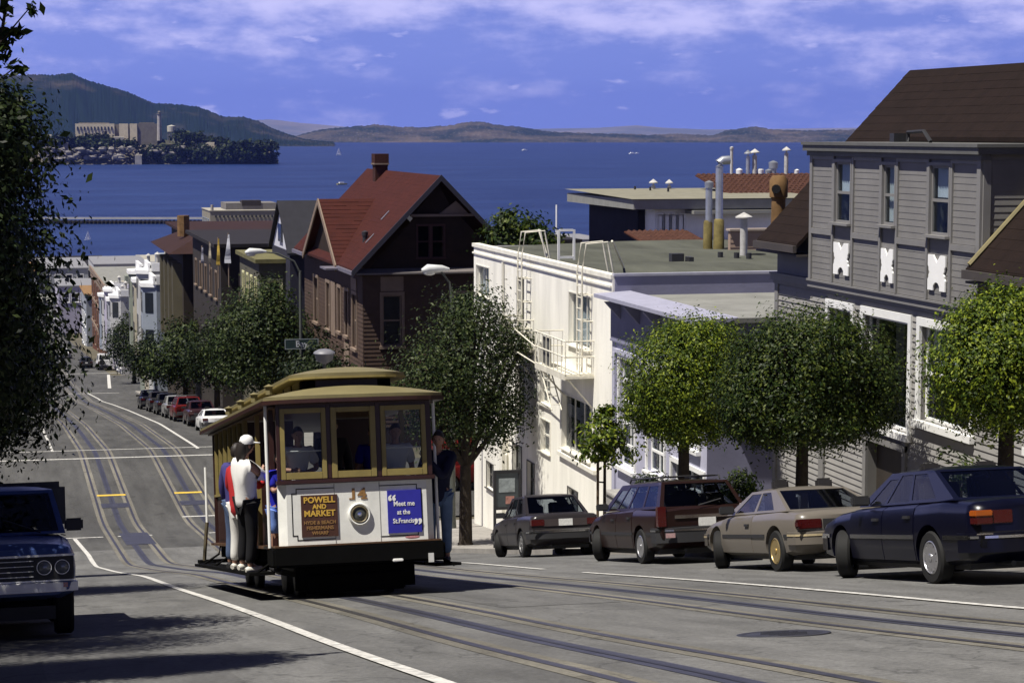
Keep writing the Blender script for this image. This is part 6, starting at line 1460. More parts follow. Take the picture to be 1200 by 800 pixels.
for (x, y, mt, yaw, lab) in ((11.2, 268, paint('black_car_paint', (1, 1, 1)), 0, 'black car just left of the far white van'), (7.6, 272, paint('pale_grey_paint', (1, 1, 1)), math.pi, 'pale grey car coming up the street far away'), (9.6, 300, paint('white_car_paint', (1, 1, 1)), 0, 'white car farthest down the street')):
    build_car('distant_car', lab, 'car', (x, y), nis, mt, ncab, STEELW, yaw=yaw, bumper=((.40, .60, BLACKP, .08), (.38, .58, BLACKP, .07)), tails=((.5, .78, .68, .82, .02, TAIL_R, 'tail_light'),), fronts=((.4, .66, .58, .68, .01, LAMPW, 'headlight'),), plates=((0, .72, -1),))

# old blue pickup with a camper cap, facing the camera on the left
BLUEP = paint('faded_blue_paint', (.05, .085, .24), .35)
pk = Car(4.5, 1.62, [(-2.25, .79), (-2.1, .805), (1.9, .81), (2.15, .79), (2.25, .755)], [(-2.25, .48), (-1.8, .36), (1.7, .36), (2.25, .42)], [(-2.25, .98), (.2, .98), (.95, .97), (1.9, .92), (2.17, .90), (2.25, .84)], (-1.2, 1.45), .33, .03)
def pk_x(t, car, body):
    cap = MB(); cap.box(-.80, .80, -2.22, -.42, 1.03, 1.56); c_ = cap.build('camper_cap', M('cap_black', (.02, .022, .03), .5, .15, 3), t, False, bevel=.06)
    g = MB(); g.box(-.78, .78, 2.225, 2.262, .56, .80); gr_ = g.build('grille', BLACKP, t, False)
    m = MB()
    for k in range(4): m.box(-.40, .40, 2.262, 2.270, .60 + k * .05, .606 + k * .05)
    m.box(-.79, .79, 2.262, 2.275, .79, .81); m.box(-.79, .79, 2.262, 2.275, .55, .565); m.build('grille_bar', M('dull_chrome', (.045, .045, .05), .35, .1, metal=.8), gr_, False)
    for sx in (-1, 1):
        for x in (.50, .67):
            m = MB(); m.lathe([(.072, 2.255), (.072, 2.275), (.064, 2.275)], axis='y', c=(sx * x, 0, .685), n=20); hl_ = m.build('headlight_ring', MATS['dull_chrome'], t, False, smooth=40)
            m = MB(); m.lathe([(0, 2.275), (.04, 2.27), (.066, 2.258)], axis='y', c=(sx * x, 0, .685), n=20); m.build('headlight', M('old_lamp_glass', (.16, .17, .18), .12, .1, 6, coat=.6), hl_, False, smooth=40)
        m = MB(); xa, xb = sorted((sx * .50, sx * .72)); m.box(xa, xb, 2.20, 2.268, .49, .535); m.build('indicator', TAIL_A, t, False)
    m = MB(); m.box(-.02, .02, .98, 2.2, .99, 1.0); m.box(-.72, -.7, .95, 2.12, .985, .992); m.box(.7, .72, .95, 2.12, .985, .992); m.build('bonnet_seam', RUBBER, t, False)
    for sx in (-1, 1):
        m = MB(); m.tube([(sx * .5, 1.0, 1.02), (sx * .12, .86, 1.16)], .01, 5); m.build('wiper', BLACKP, t, False)
build_car('pickup_truck', 'old blue pickup with a black camper cap facing uphill at the left edge', 'pickup truck', (-.10, 22.1), pk, BLUEP,
          dict(line=[(.98, 1.0), (.45, 1.46), (-.30, 1.48), (-.40, 1.0)], wb=.75, wr=.64, side=[(.14, .78, .08, .9)], doors=[(-.28, .95)], two_seat=True, black_mirror=True),
          STEELW, yaw=math.pi, spokes=6, bumper=((.42, .56, CHROME, .1), (.45, .535, M('dull_chrome', (1, 1, 1)), .08)), tails=((.6, .76, .6, .8, .02, TAIL_R, 'tail_light'),), extras=pk_x)
build_car('parked_car', 'black car parked tight behind the blue pickup at the left kerb', 'car', (-.35, 27.8), nis, paint('black_car_paint', (1, 1, 1)), ncab, STEELW, yaw=math.pi, bumper=((.40, .60, BLACKP, .08), (.38, .58, BLACKP, .07)), fronts=((.4, .66, .58, .68, .01, LAMPW, 'headlight'),), tails=((.5, .78, .68, .82, .02, TAIL_R, 'tail_light'),))

# ================================================================== people
def skin_solid(verts, edges, radii, root=0, sub=1):
    me = bpy.data.meshes.new('s'); me.from_pydata([tuple(v) for v in verts], edges, [])
    o = bpy.data.objects.new('s', me); COL.objects.link(o)
    o.modifiers.new('k', 'SKIN'); s = o.modifiers.new('d', 'SUBSURF'); s.levels = sub; s.render_levels = sub
    for i, r in enumerate(radii):
        sv = o.data.skin_vertices[0].data[i]; sv.radius = (r, r) if not isinstance(r, tuple) else r; sv.use_root = (i == root)
    dg = bpy.context.evaluated_depsgraph_get(); out = bpy.data.meshes.new_from_object(o.evaluated_get(dg)); bpy.data.objects.remove(o)
    vs = [tuple(v.co) for v in out.vertices]; fs = [tuple(p.vertices) for p in out.polygons]; bpy.data.meshes.remove(out)
    return vs, fs
def head_solid(c, yaw, sc=1.0, nod=0.0):
    """Skull with jaw, nose, ears, lips and brow, facing +y before the turn."""
    m = MB(); vs = []; fs = []; seg, rings = 18, 14
    for i in range(rings + 1):
        th = math.pi * i / rings; z = math.cos(th)
        for k in range(seg):
            ph = 2 * math.pi * k / seg; x, y = math.sin(th) * math.cos(ph), math.sin(th) * math.sin(ph)
            w = 1 - .28 * max(0, -z) ** 1.5; X, Y, Z = .076 * x * w, .098 * y * (1 - .12 * max(0, -z)), .118 * z
            if y > .55:
                if -.12 < z < .10 and abs(x) < .5 and abs(x) > .15: Y -= .007
                if z < -.75: Y += .012
            vs.append((X, Y, Z))
    for i in range(rings):
        for k in range(seg): fs.append((i * seg + k, (i + 1) * seg + k, (i + 1) * seg + (k + 1) % seg, i * seg + (k + 1) % seg))
    m.add(vs, fs)
    m.add([(-.008, .088, .02), (.008, .088, .02), (.016, .088, -.035), (-.016, .088, -.035), (0, .122, -.03)], [(0, 1, 4), (1, 2, 4), (2, 3, 4), (3, 0, 4)])
    m.blob((0, .086, -.062), (.024, .012, .007), 8, 5)
    for s in (-1, 1): m.blob((s * .078, -.005, 0), (.010, .02, .03), 8, 6)
    cy, sy = math.cos(yaw), math.sin(yaw); cn, sn = math.cos(nod), math.sin(nod)
    out = []
    for x, y, z in m.v:
        y, z = y * cn - z * sn, y * sn + z * cn
        out.append((c[0] + sc * (x * cy - y * sy), c[1] + sc * (x * sy + y * cy), c[2] + sc * z))
    m.v = out; return m
def hand_solid(m, wrist, d, up, grip=True, s=1.0):
    """Palm and five fingers at a wrist; d is the forearm direction, fingers curl round a rod."""
    d = Vector(d).normalized(); up = Vector(up); up = (up - d * up.dot(d)).normalized(); sd = d.cross(up).normalized(); w = Vector(wrist)
    P = lambda a, b, c: tuple(w + d * a * s + up * b * s + sd * c * s)
    m.tube([P(0, 0, 0), P(.045, 0, 0), P(.09, 0, 0)], [.024 * s, .036 * s, .034 * s], 8)
    for k, (b, L) in enumerate(((-.030, .9), (-.010, 1.0), (.011, .95), (.030, .75))):
        q = [P(.085, b, .004), P(.085 + .035 * L, b * 1.05, .012), P(.085 + .045 * L, b * 1.05, .035 * L + .008), P(.075 + .02 * L, b, .055 * L)] if grip else [P(.085, b, 0), P(.085 + .04 * L, b * 1.1, .006), P(.085 + .075 * L, b * 1.15, .018)]
        m.tube(q, [.0095 * s, .009 * s, .008 * s, .0065 * s][:len(q)], 6)
    m.tube([P(.03, .025, .01), P(.06, .045, .03), P(.085, .035, .05)], [.012 * s, .010 * s, .008 * s], 6)
SKINM = M('skin', (.36, .20, .14), .55, .08, 4)
HAIRM = M('dark_hair', (.018, .013, .011), .6, .2, 20)
def person(label, loc, yaw=0.0, H=1.76, arms=None, legs=None, lean=(0, 0), head=(0, 0), top=None, bottom=None, shoes=None, hair=True, cap=None, sleeves='short', shorts=False, seated=False, group=None, coat=False, hair_long=False, name='person'):
    k = H / 1.76; t = thing(name, label, 'person', loc, (0, 0, yaw), group)
    lx, ly = lean
    hz = .93 if not seated else .48
    J = {}
    J['pel'] = Vector((0, 0, hz)); J['spi'] = Vector((lx * .4, ly * .4, hz + .20)); J['che'] = Vector((lx * .8, ly * .8, hz + .40)); J['nb'] = Vector((lx, ly, hz + .54)); J['nk'] = Vector((lx + head[0] * .3, ly + .02 + head[1] * .3, hz + .61))
    hc = Vector((lx + head[0], ly + .035 + head[1], hz + .735))
    for s, n in ((-1, 'l'), (1, 'r')):
        J['sh' + n] = Vector((lx + s * .185, ly, hz + .50)); J['hip' + n] = Vector((s * .10, 0, hz - .05))
        if not seated: J['kn' + n] = Vector((s * .11, .02, .50)); J['an' + n] = Vector((s * .11, -.02, .085)); J['to' + n] = Vector((s * .13, .13, .04))
        else: J['kn' + n] = Vector((s * .13, .44, .50)); J['an' + n] = Vector((s * .13, .44, .09)); J['to' + n] = Vector((s * .14, .58, .04))
        J['el' + n] = J['sh' + n] + Vector((s * .06, .0, -.29)); J['wr' + n] = J['el' + n] + Vector((0, .08, -.24))
    for d in (arms or {}, legs or {}):
        for a, v in d.items(): J[a] = Vector(v)
    J = {a: v * k for a, v in J.items()}; hc = hc * k
    order = ['pel', 'spi', 'che', 'nb', 'nk', 'shl', 'ell', 'wrl', 'shr', 'elr', 'wrr', 'hipl', 'knl', 'anl', 'tol', 'hipr', 'knr', 'anr', 'tor']
    rad = dict(pel=.12, spi=.115, che=.125, nb=.075, nk=.05, shl=.062, ell=.042, wrl=.028, shr=.062, elr=.042, wrr=.028, hipl=.088, knl=.058, anl=.04, tol=.032, hipr=.088, knr=.058, anr=.04, tor=.032)
    E_ = [('pel', 'spi'), ('spi', 'che'), ('che', 'nb'), ('nb', 'nk'), ('che', 'shl'), ('shl', 'ell'), ('ell', 'wrl'), ('che', 'shr'), ('shr', 'elr'), ('elr', 'wrr'), ('pel', 'hipl'), ('hipl', 'knl'), ('knl', 'anl'), ('anl', 'tol'), ('pel', 'hipr'), ('hipr', 'knr'), ('knr', 'anr'), ('anr', 'tor')]
    ix = {a: i for i, a in enumerate(order)}
    v, f = skin_solid([J[a] for a in order], [(ix[a], ix[b]) for a, b in E_], [rad[a] * k for a in order], 0, 1)
    m = MB().add(v, f); h = head_solid(hc, 0, k); m.add(h.v, h.f)
    m.tube([J['nk'] - Vector((0, 0, .03)), hc - Vector((0, .01, .07)) * k], .048 * k, 8)
    for n in 'lr':
        d = J['wr' + n] - J['el' + n]; hand_solid(m, J['wr' + n], d, (0, 0, 1) if abs(d.normalized().z) < .8 else (0, 1, 0), True, k)
    m.build('body', SKINM, t, False, smooth=70)
    def cloth(nm, names, edges, rr, mat):
        i2 = {a: i for i, a in enumerate(names)}
        v, f = skin_solid([J[a] for a in names], [(i2[a], i2[b]) for a, b in edges], [r * k for r in rr], 0, 1); return MB().add(v, f).build(nm, mat, t, False, smooth=70)
    # trousers / shorts
    e = .026
    for n in 'lr': J['kc' + n] = J['hip' + n].lerp(J['kn' + n], .85); J['ac' + n] = J['kn' + n].lerp(J['an' + n], .93)
    if shorts: cloth('shorts', ['pel', 'hipl', 'kcl', 'hipr', 'kcr'], [('pel', 'hipl'), ('hipl', 'kcl'), ('pel', 'hipr'), ('hipr', 'kcr')], [.125, .108, .095, .108, .095], bottom)
    else: cloth('trousers', ['pel', 'hipl', 'knl', 'acl', 'hipr', 'knr', 'acr'], [('pel', 'hipl'), ('hipl', 'knl'), ('knl', 'acl'), ('pel', 'hipr'), ('hipr', 'knr'), ('knr', 'acr')], [.125, .108, .080, .070, .108, .080, .070], bottom)
    J['wa'] = J['pel'] - Vector((0, 0, .10 if not coat else .17)) * k; J['pl'] = J['pel'] + Vector((0, 0, .02)) * k
    for n in 'lr': J['ms' + n] = J['sh' + n].lerp(J['el' + n], .8); J['ls' + n] = J['el' + n].lerp(J['wr' + n], .9)
    if sleeves == 'long': cloth('jacket' if coat else 'shirt', ['wa', 'pl', 'spi', 'che', 'nb', 'shl', 'ell', 'lsl', 'shr', 'elr', 'lsr'], [('wa', 'pl'), ('pl', 'spi'), ('spi', 'che'), ('che', 'nb'), ('che', 'shl'), ('shl', 'ell'), ('ell', 'lsl'), ('che', 'shr'), ('shr', 'elr'), ('elr', 'lsr')], [.175, .165, .15, .155, .085, .085, .068, .052, .085, .068, .052], top)
    else: cloth('shirt', ['wa', 'pl', 'spi', 'che', 'nb', 'shl', 'msl', 'shr', 'msr'], [('wa', 'pl'), ('pl', 'spi'), ('spi', 'che'), ('che', 'nb'), ('che', 'shl'), ('shl', 'msl'), ('che', 'shr'), ('shr', 'msr')], [.175, .165, .15, .16, .085, .09, .078, .09, .078], top)
    if shoes:
        for n in 'lr':
            a, b = J['an' + n], J['to' + n]; z0 = min(a.z, b.z) - .045 * k
            m = MB(); dv = (b - a); dv.z = 0; dv = dv.normalized(); hl = a - dv * .06 * k
            m.tube([(hl.x, hl.y, z0 + .05 * k), (a.x, a.y, z0 + .06 * k), (b.x, b.y, z0 + .045 * k), tuple(Vector((b.x, b.y, z0 + .035 * k)) + dv * .05 * k)], [.035 * k, .05 * k, .048 * k, .028 * k], 8)
            m.build('shoe', shoes, t, False, smooth=60)
    m = MB()
    for s in (-1, 1): m.blob((hc.x + s * .03 * k, hc.y + .084 * k, hc.z + .012 * k), (.011 * k, .008 * k, .007 * k), 8, 5)
    m.build('eyes', BLACKP, t, False)
    if hair:
        m = MB(); vs = []; fs = []; seg, rings = 16, 7
        for i in range(rings + 1):
            for q in range(seg):
                ph = 2 * math.pi * q / seg; back = (1 - math.sin(ph)) / 2; th = (.32 + .36 * back + (.10 if hair_long else 0)) * math.pi * i / rings
                r = 1.10; vs.append((hc.x + .076 * r * k * math.sin(th) * math.cos(ph), hc.y + .098 * r * k * math.sin(th) * math.sin(ph) - .006, hc.z + .118 * 1.07 * k * math.cos(th) - (.06 * back * k if hair_long and i == rings else 0)))
        for i in range(rings):
            for q in range(seg): fs.append((i * seg + q, (i + 1) * seg + q, (i + 1) * seg + (q + 1) % seg, i * seg + (q + 1) % seg))
        m.add(vs, fs); m.build('hair', HAIRM, t, False, smooth=70)
        if hair_long:
            m = MB(); m.tube([(hc.x, hc.y - .06 * k, hc.z + .02 * k), (hc.x, hc.y - .09 * k, hc.z - .1 * k), (hc.x, hc.y - .10 * k, hc.z - .22 * k)], [.075 * k, .08 * k, .04 * k], 10); m.build('hair', HAIRM, t, False, smooth=70)
    if cap:
        m = MB(); m.lathe([(.092 * k, hc.z + .03 * k), (.095 * k, hc.z + .06 * k), (.075 * k, hc.z + .115 * k), (.035 * k, hc.z + .138 * k), (0, hc.z + .142 * k)], c=(hc.x, hc.y - .004, 0), n=18)
        c_ = m.build('cap', cap, t, False, smooth=60)
        m = MB(); pts = [(hc.x + .085 * k * math.cos(a), hc.y + .06 * k + .13 * k * math.sin(a) * (1 if math.sin(a) > 0 else 0), hc.z + .035 * k - .02 * k * max(0, math.sin(a))) for a in np.linspace(0, math.pi, 11)]
        m.ext(pts, (0, 0, .010)); m.build('visor', cap, c_, False)
    return t

# ================================================================== the cable car (local: x right, +y towards its rear, z up from the rail)
CCX, CCY = 4.55, 26.0
cc_p = math.atan(slope(CCY + 4, 4)); CC0 = Vector((CCX, CCY, gz(CCX, CCY) + .01)); CCM = Matrix.Translation(CC0) @ Matrix.Rotation(cc_p, 4, 'X')
cc = thing('cable_car', 'old street cable car number 14 with white front panel, climbing the tracks', 'cable car', CC0, (cc_p, 0, 0))
CREAMR = M('cream_roof_paint', (.165, .14, .062), .6, .15, 2.5)
OCHRE = M('ochre_window_frame', (.235, .185, .06), .5, .15, 4)
MAR = M('dark_maroon_wood', (.030, .009, .007), .45, .2, 5)
WHITEC = M('worn_white_enamel', (.74, .74, .70), .45, .12, 3.5)
BLK = M('car_black', (.004, .004, .004), .9, .2, 5, spec=.05)
GOLDP = M('gold_lettering', (.25, .135, .045), .5, .15, 12)
YEL = M('sign_yellow', (.55, .34, .05), .6, .1, 12)
SBRN = M('sign_brown', (.055, .018, .010), .6, .12, 8)
SBLU = M('sign_blue', (.022, .022, .30), .5, .08, 8)
BRASS = M('worn_brass', (.42, .36, .24), .3, .15, 8, metal=.8)
TANW = M('varnished_wood', (.09, .045, .018), .45, .2, 6)
def cb(name, mat, *boxes, bevel=0.0, parent=None, smooth=None):
    m = MB()
    for b in boxes: m.box(*b)
    return m.build(name, mat, parent or cc, False, bevel=bevel, smooth=smooth)
HW = 1.03
LEN = 8.3
# running gear
cb('underframe', BLK, (-.95, .95, .1, LEN - .1, .46, .66))
for yc in (1.9, 6.4):
    tr = cb('truck', BLK, (-.72, .72, yc - 1.0, yc + 1.0, .26, .44), bevel=.02)
    for yy in (yc - .62, yc + .62):
        for sx in (-1, 1):
            m = MB(); x = sx * .61; m.lathe([(0, x - .06), (.27, x - .06), (.29, x - .05), (.29, x + .03), (.30, x + .05), (0, x + .05)], axis='x', c=(0, yy, .28), n=22); m.build('wheel', DARKMETAL, tr, False, smooth=40)
cb('front_fender', BLK, (-1.14, 1.14, -.10, .55, .42, .68), bevel=.03)
cb('track_brake', BLK, (-.66, .66, .3, .7, .06, .30), bevel=.02)
cb('lifeguard', BLK, (-.80, .80, .35, .42, .10, .40))
cb('coupler', WHITEP, (.42, .56, -.14, -.101, .43, .47), bevel=.01); cb('reflector', LAMPW, (.90, .97, -.13, -.101, .40, .52))
# floor, dash
cb('floor', TANW, (-1.10, 1.10, -.05, LEN + .05, .661, .70))
m = MB(); pts = [(-HW, .10), (-HW + .10, .0), (HW - .10, .0), (HW, .10)]
m.ext([(x, y, .701) for x, y in pts] + [(HW, .14, .701), (HW - .12, .05, .701), (-HW + .12, .05, .701), (-HW, .14, .701)], (0, 0, .79)); dash = m.build('front_panel', WHITEC, cc, False)
m = MB(); m.box(-HW - .02, HW + .02, -.05, .10, 1.492, 1.55); m.box(-HW - .02, HW + .02, -.03, .10, .69, .70) if False else None; m.build('dash_rail', MAR, cc, False, bevel=.008)
# fine lining with notched corners, seams
m = MB(); x1, z0, z1, n_ = .86, .765, 1.43, .06
loop = [(-x1 + n_, z0), (x1 - n_, z0), (x1 - n_, z0 + n_), (x1, z0 + n_), (x1, z1 - n_), (x1 - n_, z1 - n_), (x1 - n_, z1), (-x1 + n_, z1), (-x1 + n_, z1 - n_), (-x1, z1 - n_), (-x1, z0 + n_), (-x1 + n_, z0 + n_)]
for (xa, za), (xb, zb) in zip(loop, loop[1:] + loop[:1]):
    if abs(xa - xb) > 1:
        for lo, hi in ((min(xa, xb), -.30), (.30, max(xa, xb))): m.box(lo - .006, hi, -.004, .002, za - .006, za + .006)
        continue
    m.box(min(xa, xb) - .006, max(xa, xb) + .006, -.004, .002, min(za, zb) - .006, max(za, zb) + .006)
m.build('lining', BLK, dash, False)
for x in (-.30, .30):
    m = MB(); m.box(x - .004, x + .004, -.0045, .002, .71, 1.48); m.build('panel_seam', M('seam_grey', (.25, .25, .24), .7, .2, 8), dash, False)
m = MB(); m.blob((.72, -.002, .74), (.10, .003, .02), 8, 5); m.build('paint_smear', M('smear_pink', (.45, .2, .22), .8, .3, 30), dash, False)
# headlamp
m = MB(); m.lathe([(.150, .0), (.150, -.035), (.135, -.05), (.12, -.045), (.118, -.01), (0, -.008)], axis='y', c=(.02, 0, 1.07), n=28); hl = m.build('headlamp', WHITEC, cc, False, smooth=40)
m = MB(); m.lathe([(.118, -.03), (.105, -.055), (.095, -.05), (.09, -.02)], axis='y', c=(.02, 0, 1.07), n=28); m.build('lamp_ring', BRASS, hl, False, smooth=40)
m = MB(); m.lathe([(0, -.045), (.05, -.04), (.09, -.02)], axis='y', c=(.02, 0, 1.07), n=24); m.build('lens', M('lens_glass', (.06, .065, .06), .08, .1, 5, coat=.8), hl, False, smooth=60)
m = MB(); m.lathe([(0, -.062), (.03, -.058), (.032, -.04)], axis='y', c=(.02, 0, 1.07), n=14); m.build('bulb', CHROME, hl, False, smooth=60)
def ctext(txt, size, x, z, mat, parent, bold=0.0, y=-.012, nm='lettering', sx=1.0):
    me = text_mesh(txt, size, nm, .002, bold=bold); me.materials.append(mat)
    o = bpy.data.objects.new(nm, me); COL.objects.link(o); o.parent = parent; o.location = (x, y, z); o.rotation_euler = (math.pi / 2, 0, 0); o.scale = (sx, 1, 1); return o
# car number with slab serifs
nb = ctext('14', .20, .01, 1.27, GOLDP, dash, .006, -.006, 'car_number', 1.15)
m = MB(); m.box(-.105, -.03, -.008, .001, 1.268, 1.285); m.box(.05, .135, -.008, .001, 1.268, 1.285); m.build('serif', GOLDP, dash, False)
sg = cb('route_sign', SBRN, (-.865 + .12, -.865 + .60, -.02, -.001, .80, 1.345))
for txt, size, z, mt in (('POWELL', .108, 1.245, YEL), ('AND', .082, 1.165, YEL), ('MARKET', .108, 1.07, YEL), ('HYDE & BEACH', .064, .965, GOLDP), ('FISHERMANS', .066, .895, GOLDP), ('WHARF', .062, .83, GOLDP)):
    ctext(txt, size, -.505, z, mt, sg, .0035 if size > .08 else .002, -.024, sx=.95 if txt in ('HYDE & BEACH', 'FISHERMANS') else 1.0)
ad = cb('advert_sign', SBLU, (.40, .85, -.02, -.001, .80, 1.36))
for txt, size, x, z in (('Meet me', .098, .635, 1.155), ('at the', .092, .625, 1.045), ('St.Francis', .092, .62, .93)): ctext(txt, size * .94, x - .015, z, WHITEP, ad, .0015, -.024, sx=.86)
ctext('\u201c', .25, .46, 1.12, WHITEP, ad, .008, -.024); ctext('\u201d', .25, .80, .80, WHITEP, ad, .008, -.024)
# front windows
def pz(z): return z
posts = [(-HW, -.985), (-.375, -.315), (.285, .35), (.96, HW)]
for a, b in posts: cb('front_post', MAR, (a, b, .01, .10, 1.551, 2.60), bevel=.006)
cb('window_header', MAR, (-HW, HW, .005, .105, 2.601, 2.70))
for i, (a, b) in enumerate(((-.983, -.377), (-.313, .283), (.352, .958))):
    z0, z1 = 1.555, 2.56; t_ = .062 if i != 1 else .075
    m = MB(); m.box(a, a + t_, -.005, .055, z0, z1); m.box(b - t_, b, -.005, .055, z0, z1); m.box(a + t_, b - t_, -.004, .054, z0, z0 + .10); m.box(a + t_, b - t_, -.004, .054, z1 - .07, z1)
    w = m.build('front_window', OCHRE, cc, False, bevel=.006)
    if i != 1:
        m = MB(); m.box(a + t_, b - t_, .028, .032, z0 + .10, z1 - .07); m.build('pane', CCGLASS, w, False)
        m = MB(); m.tube([(a + t_, .06, z0 + .40), (b - t_, .06, z0 + .40)], .010, 6); m.build('guard_rail', WHITEP, w, False)
    cb('transom', MAR, (a, b, .02, .09, z1 + .002, 2.60), parent=w)
# lower roof: bowed hood with a rounded front edge
def roof_sheet(m, x_half, y0, y1, z_edge, rise, th=.05, n=14, ny=20, round_front=0.0):
    top = []
    for j in range(ny + 1):
        y = y0 + (y1 - y0) * j / ny
        for i in range(n + 1):
            u = i / n * 2 - 1; f = 1.0
            if round_front:
                d = min(y - y0, y1 - y) / round_front; f = math.sqrt(max(0, 1 - max(0, 1 - d) ** 2)) if d < 1 else 1
            yy = y
            if j == 0: yy = y0 + (.30 if round_front else .28) * u ** 4
            top.append((u * x_half, yy, z_edge + rise * (1 - u * u) * f))
    k = n + 1; fs = [(j * k + i, j * k + i + 1, (j + 1) * k + i + 1, (j + 1) * k + i) for j in range(ny) for i in range(n)]
    m.add(top, fs); low = [(x, y, z_edge - th) for x, y, z in top]; m.add(low, [tuple(reversed(f)) for f in fs])
    b0 = len(m.v) - 2 * len(top); L = len(top)
    rim = [i for i in range(k)] + [j * k + n for j in range(1, ny + 1)] + [ny * k + i for i in range(n - 1, -1, -1)] + [j * k for j in range(ny - 1, 0, -1)]
    m.f += [(b0 + rim[i], b0 + rim[(i + 1) % len(rim)], b0 + L + rim[(i + 1) % len(rim)], b0 + L + rim[i]) for i in range(len(rim))]
m = MB(); roof_sheet(m, 1.20, -.30, LEN + .25, 2.72, .17, .05, 16, 30, .75); m.build('lower_roof', CREAMR, cc, False, smooth=50)
m = MB(); roof_sheet(m, 1.215, -.315, LEN + .265, 2.672, 0.0, .055, 12, 20, 0); m.build('roof_edge', MAR, cc, False)
cb('ceiling', TANW, (-1.1, 1.1, .12, LEN, 2.58, 2.60))
# monitor roof
cb('clerestory', BLK, (-.60, .60, .50, LEN - .3, 2.80, 3.06))
for k in range(9):
    for sx in (-1, 1): cb('clerestory_light', OCHRE, (sx * .60 - .012, sx * .60 + .012, .72 + k * .82, 1.36 + k * .82, 2.88, 3.03))
cb('destination_board', MAR, (-.42, .42, .478, .498, 2.88, 3.02))
m = MB(); roof_sheet(m, .78, .12, LEN - .0, 3.06, .13, .05, 12, 24, .9); m.build('upper_roof', CREAMR, cc, False, smooth=50)
m = MB(); roof_sheet(m, .79, .11, LEN + .01, 3.012, 0.0, .03, 10, 10, 0); m.build('upper_roof_edge', OCHRE, cc, False)
for k in range(4): 
    m = MB(); m.lathe([(.05, 2.84), (.05, 2.95), (.08, 2.96), (0, 3.0)], c=(-.95, 1.2 + k * 1.7, 0), n=8); m.build('roof_vent', CREAMR, cc, False)
# open section
for sx in (-1, 1):
    for y in (.55, 2.05, 3.45): cb('side_post', OCHRE if y > 1 else MAR, (sx * 1.03 - .03, sx * 1.03 + .03, y - .03, y + .03, .70, 2.64))
    be = cb('bench', TANW, (min(sx * .45, sx * .98), max(sx * .45, sx * .98), .75, 3.3, 1.08, 1.13)); cb('bench_back', TANW, (min(sx * .38, sx * .44), max(sx * .38, sx * .44), .75, 3.3, 1.14, 1.62), parent=be); cb('bench_skirt', MAR, (min(sx * .45, sx * .95), max(sx * .45, sx * .95), .78, 3.27, .701, 1.079), parent=be)
    rb = cb('running_board', BLK, (min(sx * 1.08, sx * 1.42), max(sx * 1.08, sx * 1.42), .25, LEN - .3, .33, .37))
    m = MB()
    for y in (.4, 2.2, 4.0, 5.8, 7.6): m.tube([(sx * 1.36, y, .33), (sx * 1.05, y, .52), (sx * 1.02, y, .66)], .02, 6)
    m.build('board_bracket', BLK, rb, False)
    m = MB(); m.tube([(sx * 1.13, .30, .68), (sx * 1.13, .30, 1.5), (sx * 1.13, .30, 2.62)], .022, 10); m.build('grab_pole', WHITEP, cc, False)
    # closed saloon behind
    sx0 = sx * 1.03
    m = MB(); a, b = sorted((sx0 - sx * .04, sx0)); m.box(a, b, 3.48, LEN - .6, .701, 1.50); sp = m.build('side_panel', MAR, cc, False)
    for k in range(24): cb('slat', MAR, (min(sx0, sx0 + sx * .014), max(sx0, sx0 + sx * .014), 3.55 + k * .168, 3.66 + k * .168, .76, 1.42), parent=sp)
    for k in range(7): cb('saloon_post', OCHRE, (sx0 - .035, sx0 + .035, 3.50 + k * .68, 3.57 + k * .68, 1.501, 2.60))
    m = MB(); a, b = sorted((sx0 - sx * .005, sx0 - sx * .012)); m.box(a, b, 3.58, 7.62, 1.52, 2.58); m.build('saloon_glass', CCGLASS, cc, False)
    cb('belt_rail', OCHRE, (sx0 - .045, sx0 + .045, 3.45, LEN - .5, 1.46, 1.499))
    m = MB(); m.tube([(sx * 1.30, LEN - .55, .40), (sx * 1.28, LEN - .55, 1.0), (sx * 1.12, LEN - .5, 2.62)] if False else [(sx * 1.20, LEN - .4, 1.05), (sx * 1.20, LEN - .4, 2.0)], .022, 8); m.build('rear_grab_pole', WHITEP, cc, False)
    m = MB(); m.tube([(sx * 1.20, LEN - .4, 1.05), (sx * 1.22, LEN - .4, .9), (sx * 1.26, LEN - .35, .42)], .03, 8); m.build('rear_step_hanger', BRASS, cc, False)
cb('bulkhead', MAR, (-1.0, 1.0, 3.47, 3.51, .701, 1.5)); cb('darkening_panel', MAR, (-1.0, -.32, 3.47, 3.51, 1.501, 2.56)); cb('darkening_panel', MAR, (.32, 1.0, 3.47, 3.51, 1.501, 2.56)); cb('rear_panel', MAR, (-HW, HW, LEN - .05, LEN, .701, 1.5))  # solid upper panels added to block light from behind and darken the interior
cb('rear_post', MAR, (-HW, -HW + .1, LEN - .1, LEN, 1.501, 2.6)); cb('rear_post', MAR, (HW - .1, HW, LEN - .1, LEN, 1.501, 2.6))
cb('rear_step', BLK, (-1.3, 1.3, LEN + .0, LEN + .45, .36, .42))
cb('saloon_seat', TANW, (-1.0, -.55, 3.7, 7.4, 1.08, 1.14)); cb('saloon_seat', TANW, (.55, 1.0, 3.7, 7.4, 1.08, 1.14))
m = MB()
for x in (-.12, 0, .12): m.tube([(x, 1.9, .7), (x, 1.75, 1.75)], .02, 8)
m.build('grip_lever', DARKMETAL, cc, False)
# the roof sits a little lower than the first drawing: squash everything above the panel rail
for ch in list(cc.children_recursive):
    if ch.type == 'MESH' and ch.location.length < 1e-6:
        for vv in ch.data.vertices:
            if vv.co.z > 1.56: vv.co.z = 1.56 + (vv.co.z - 1.56) * .925
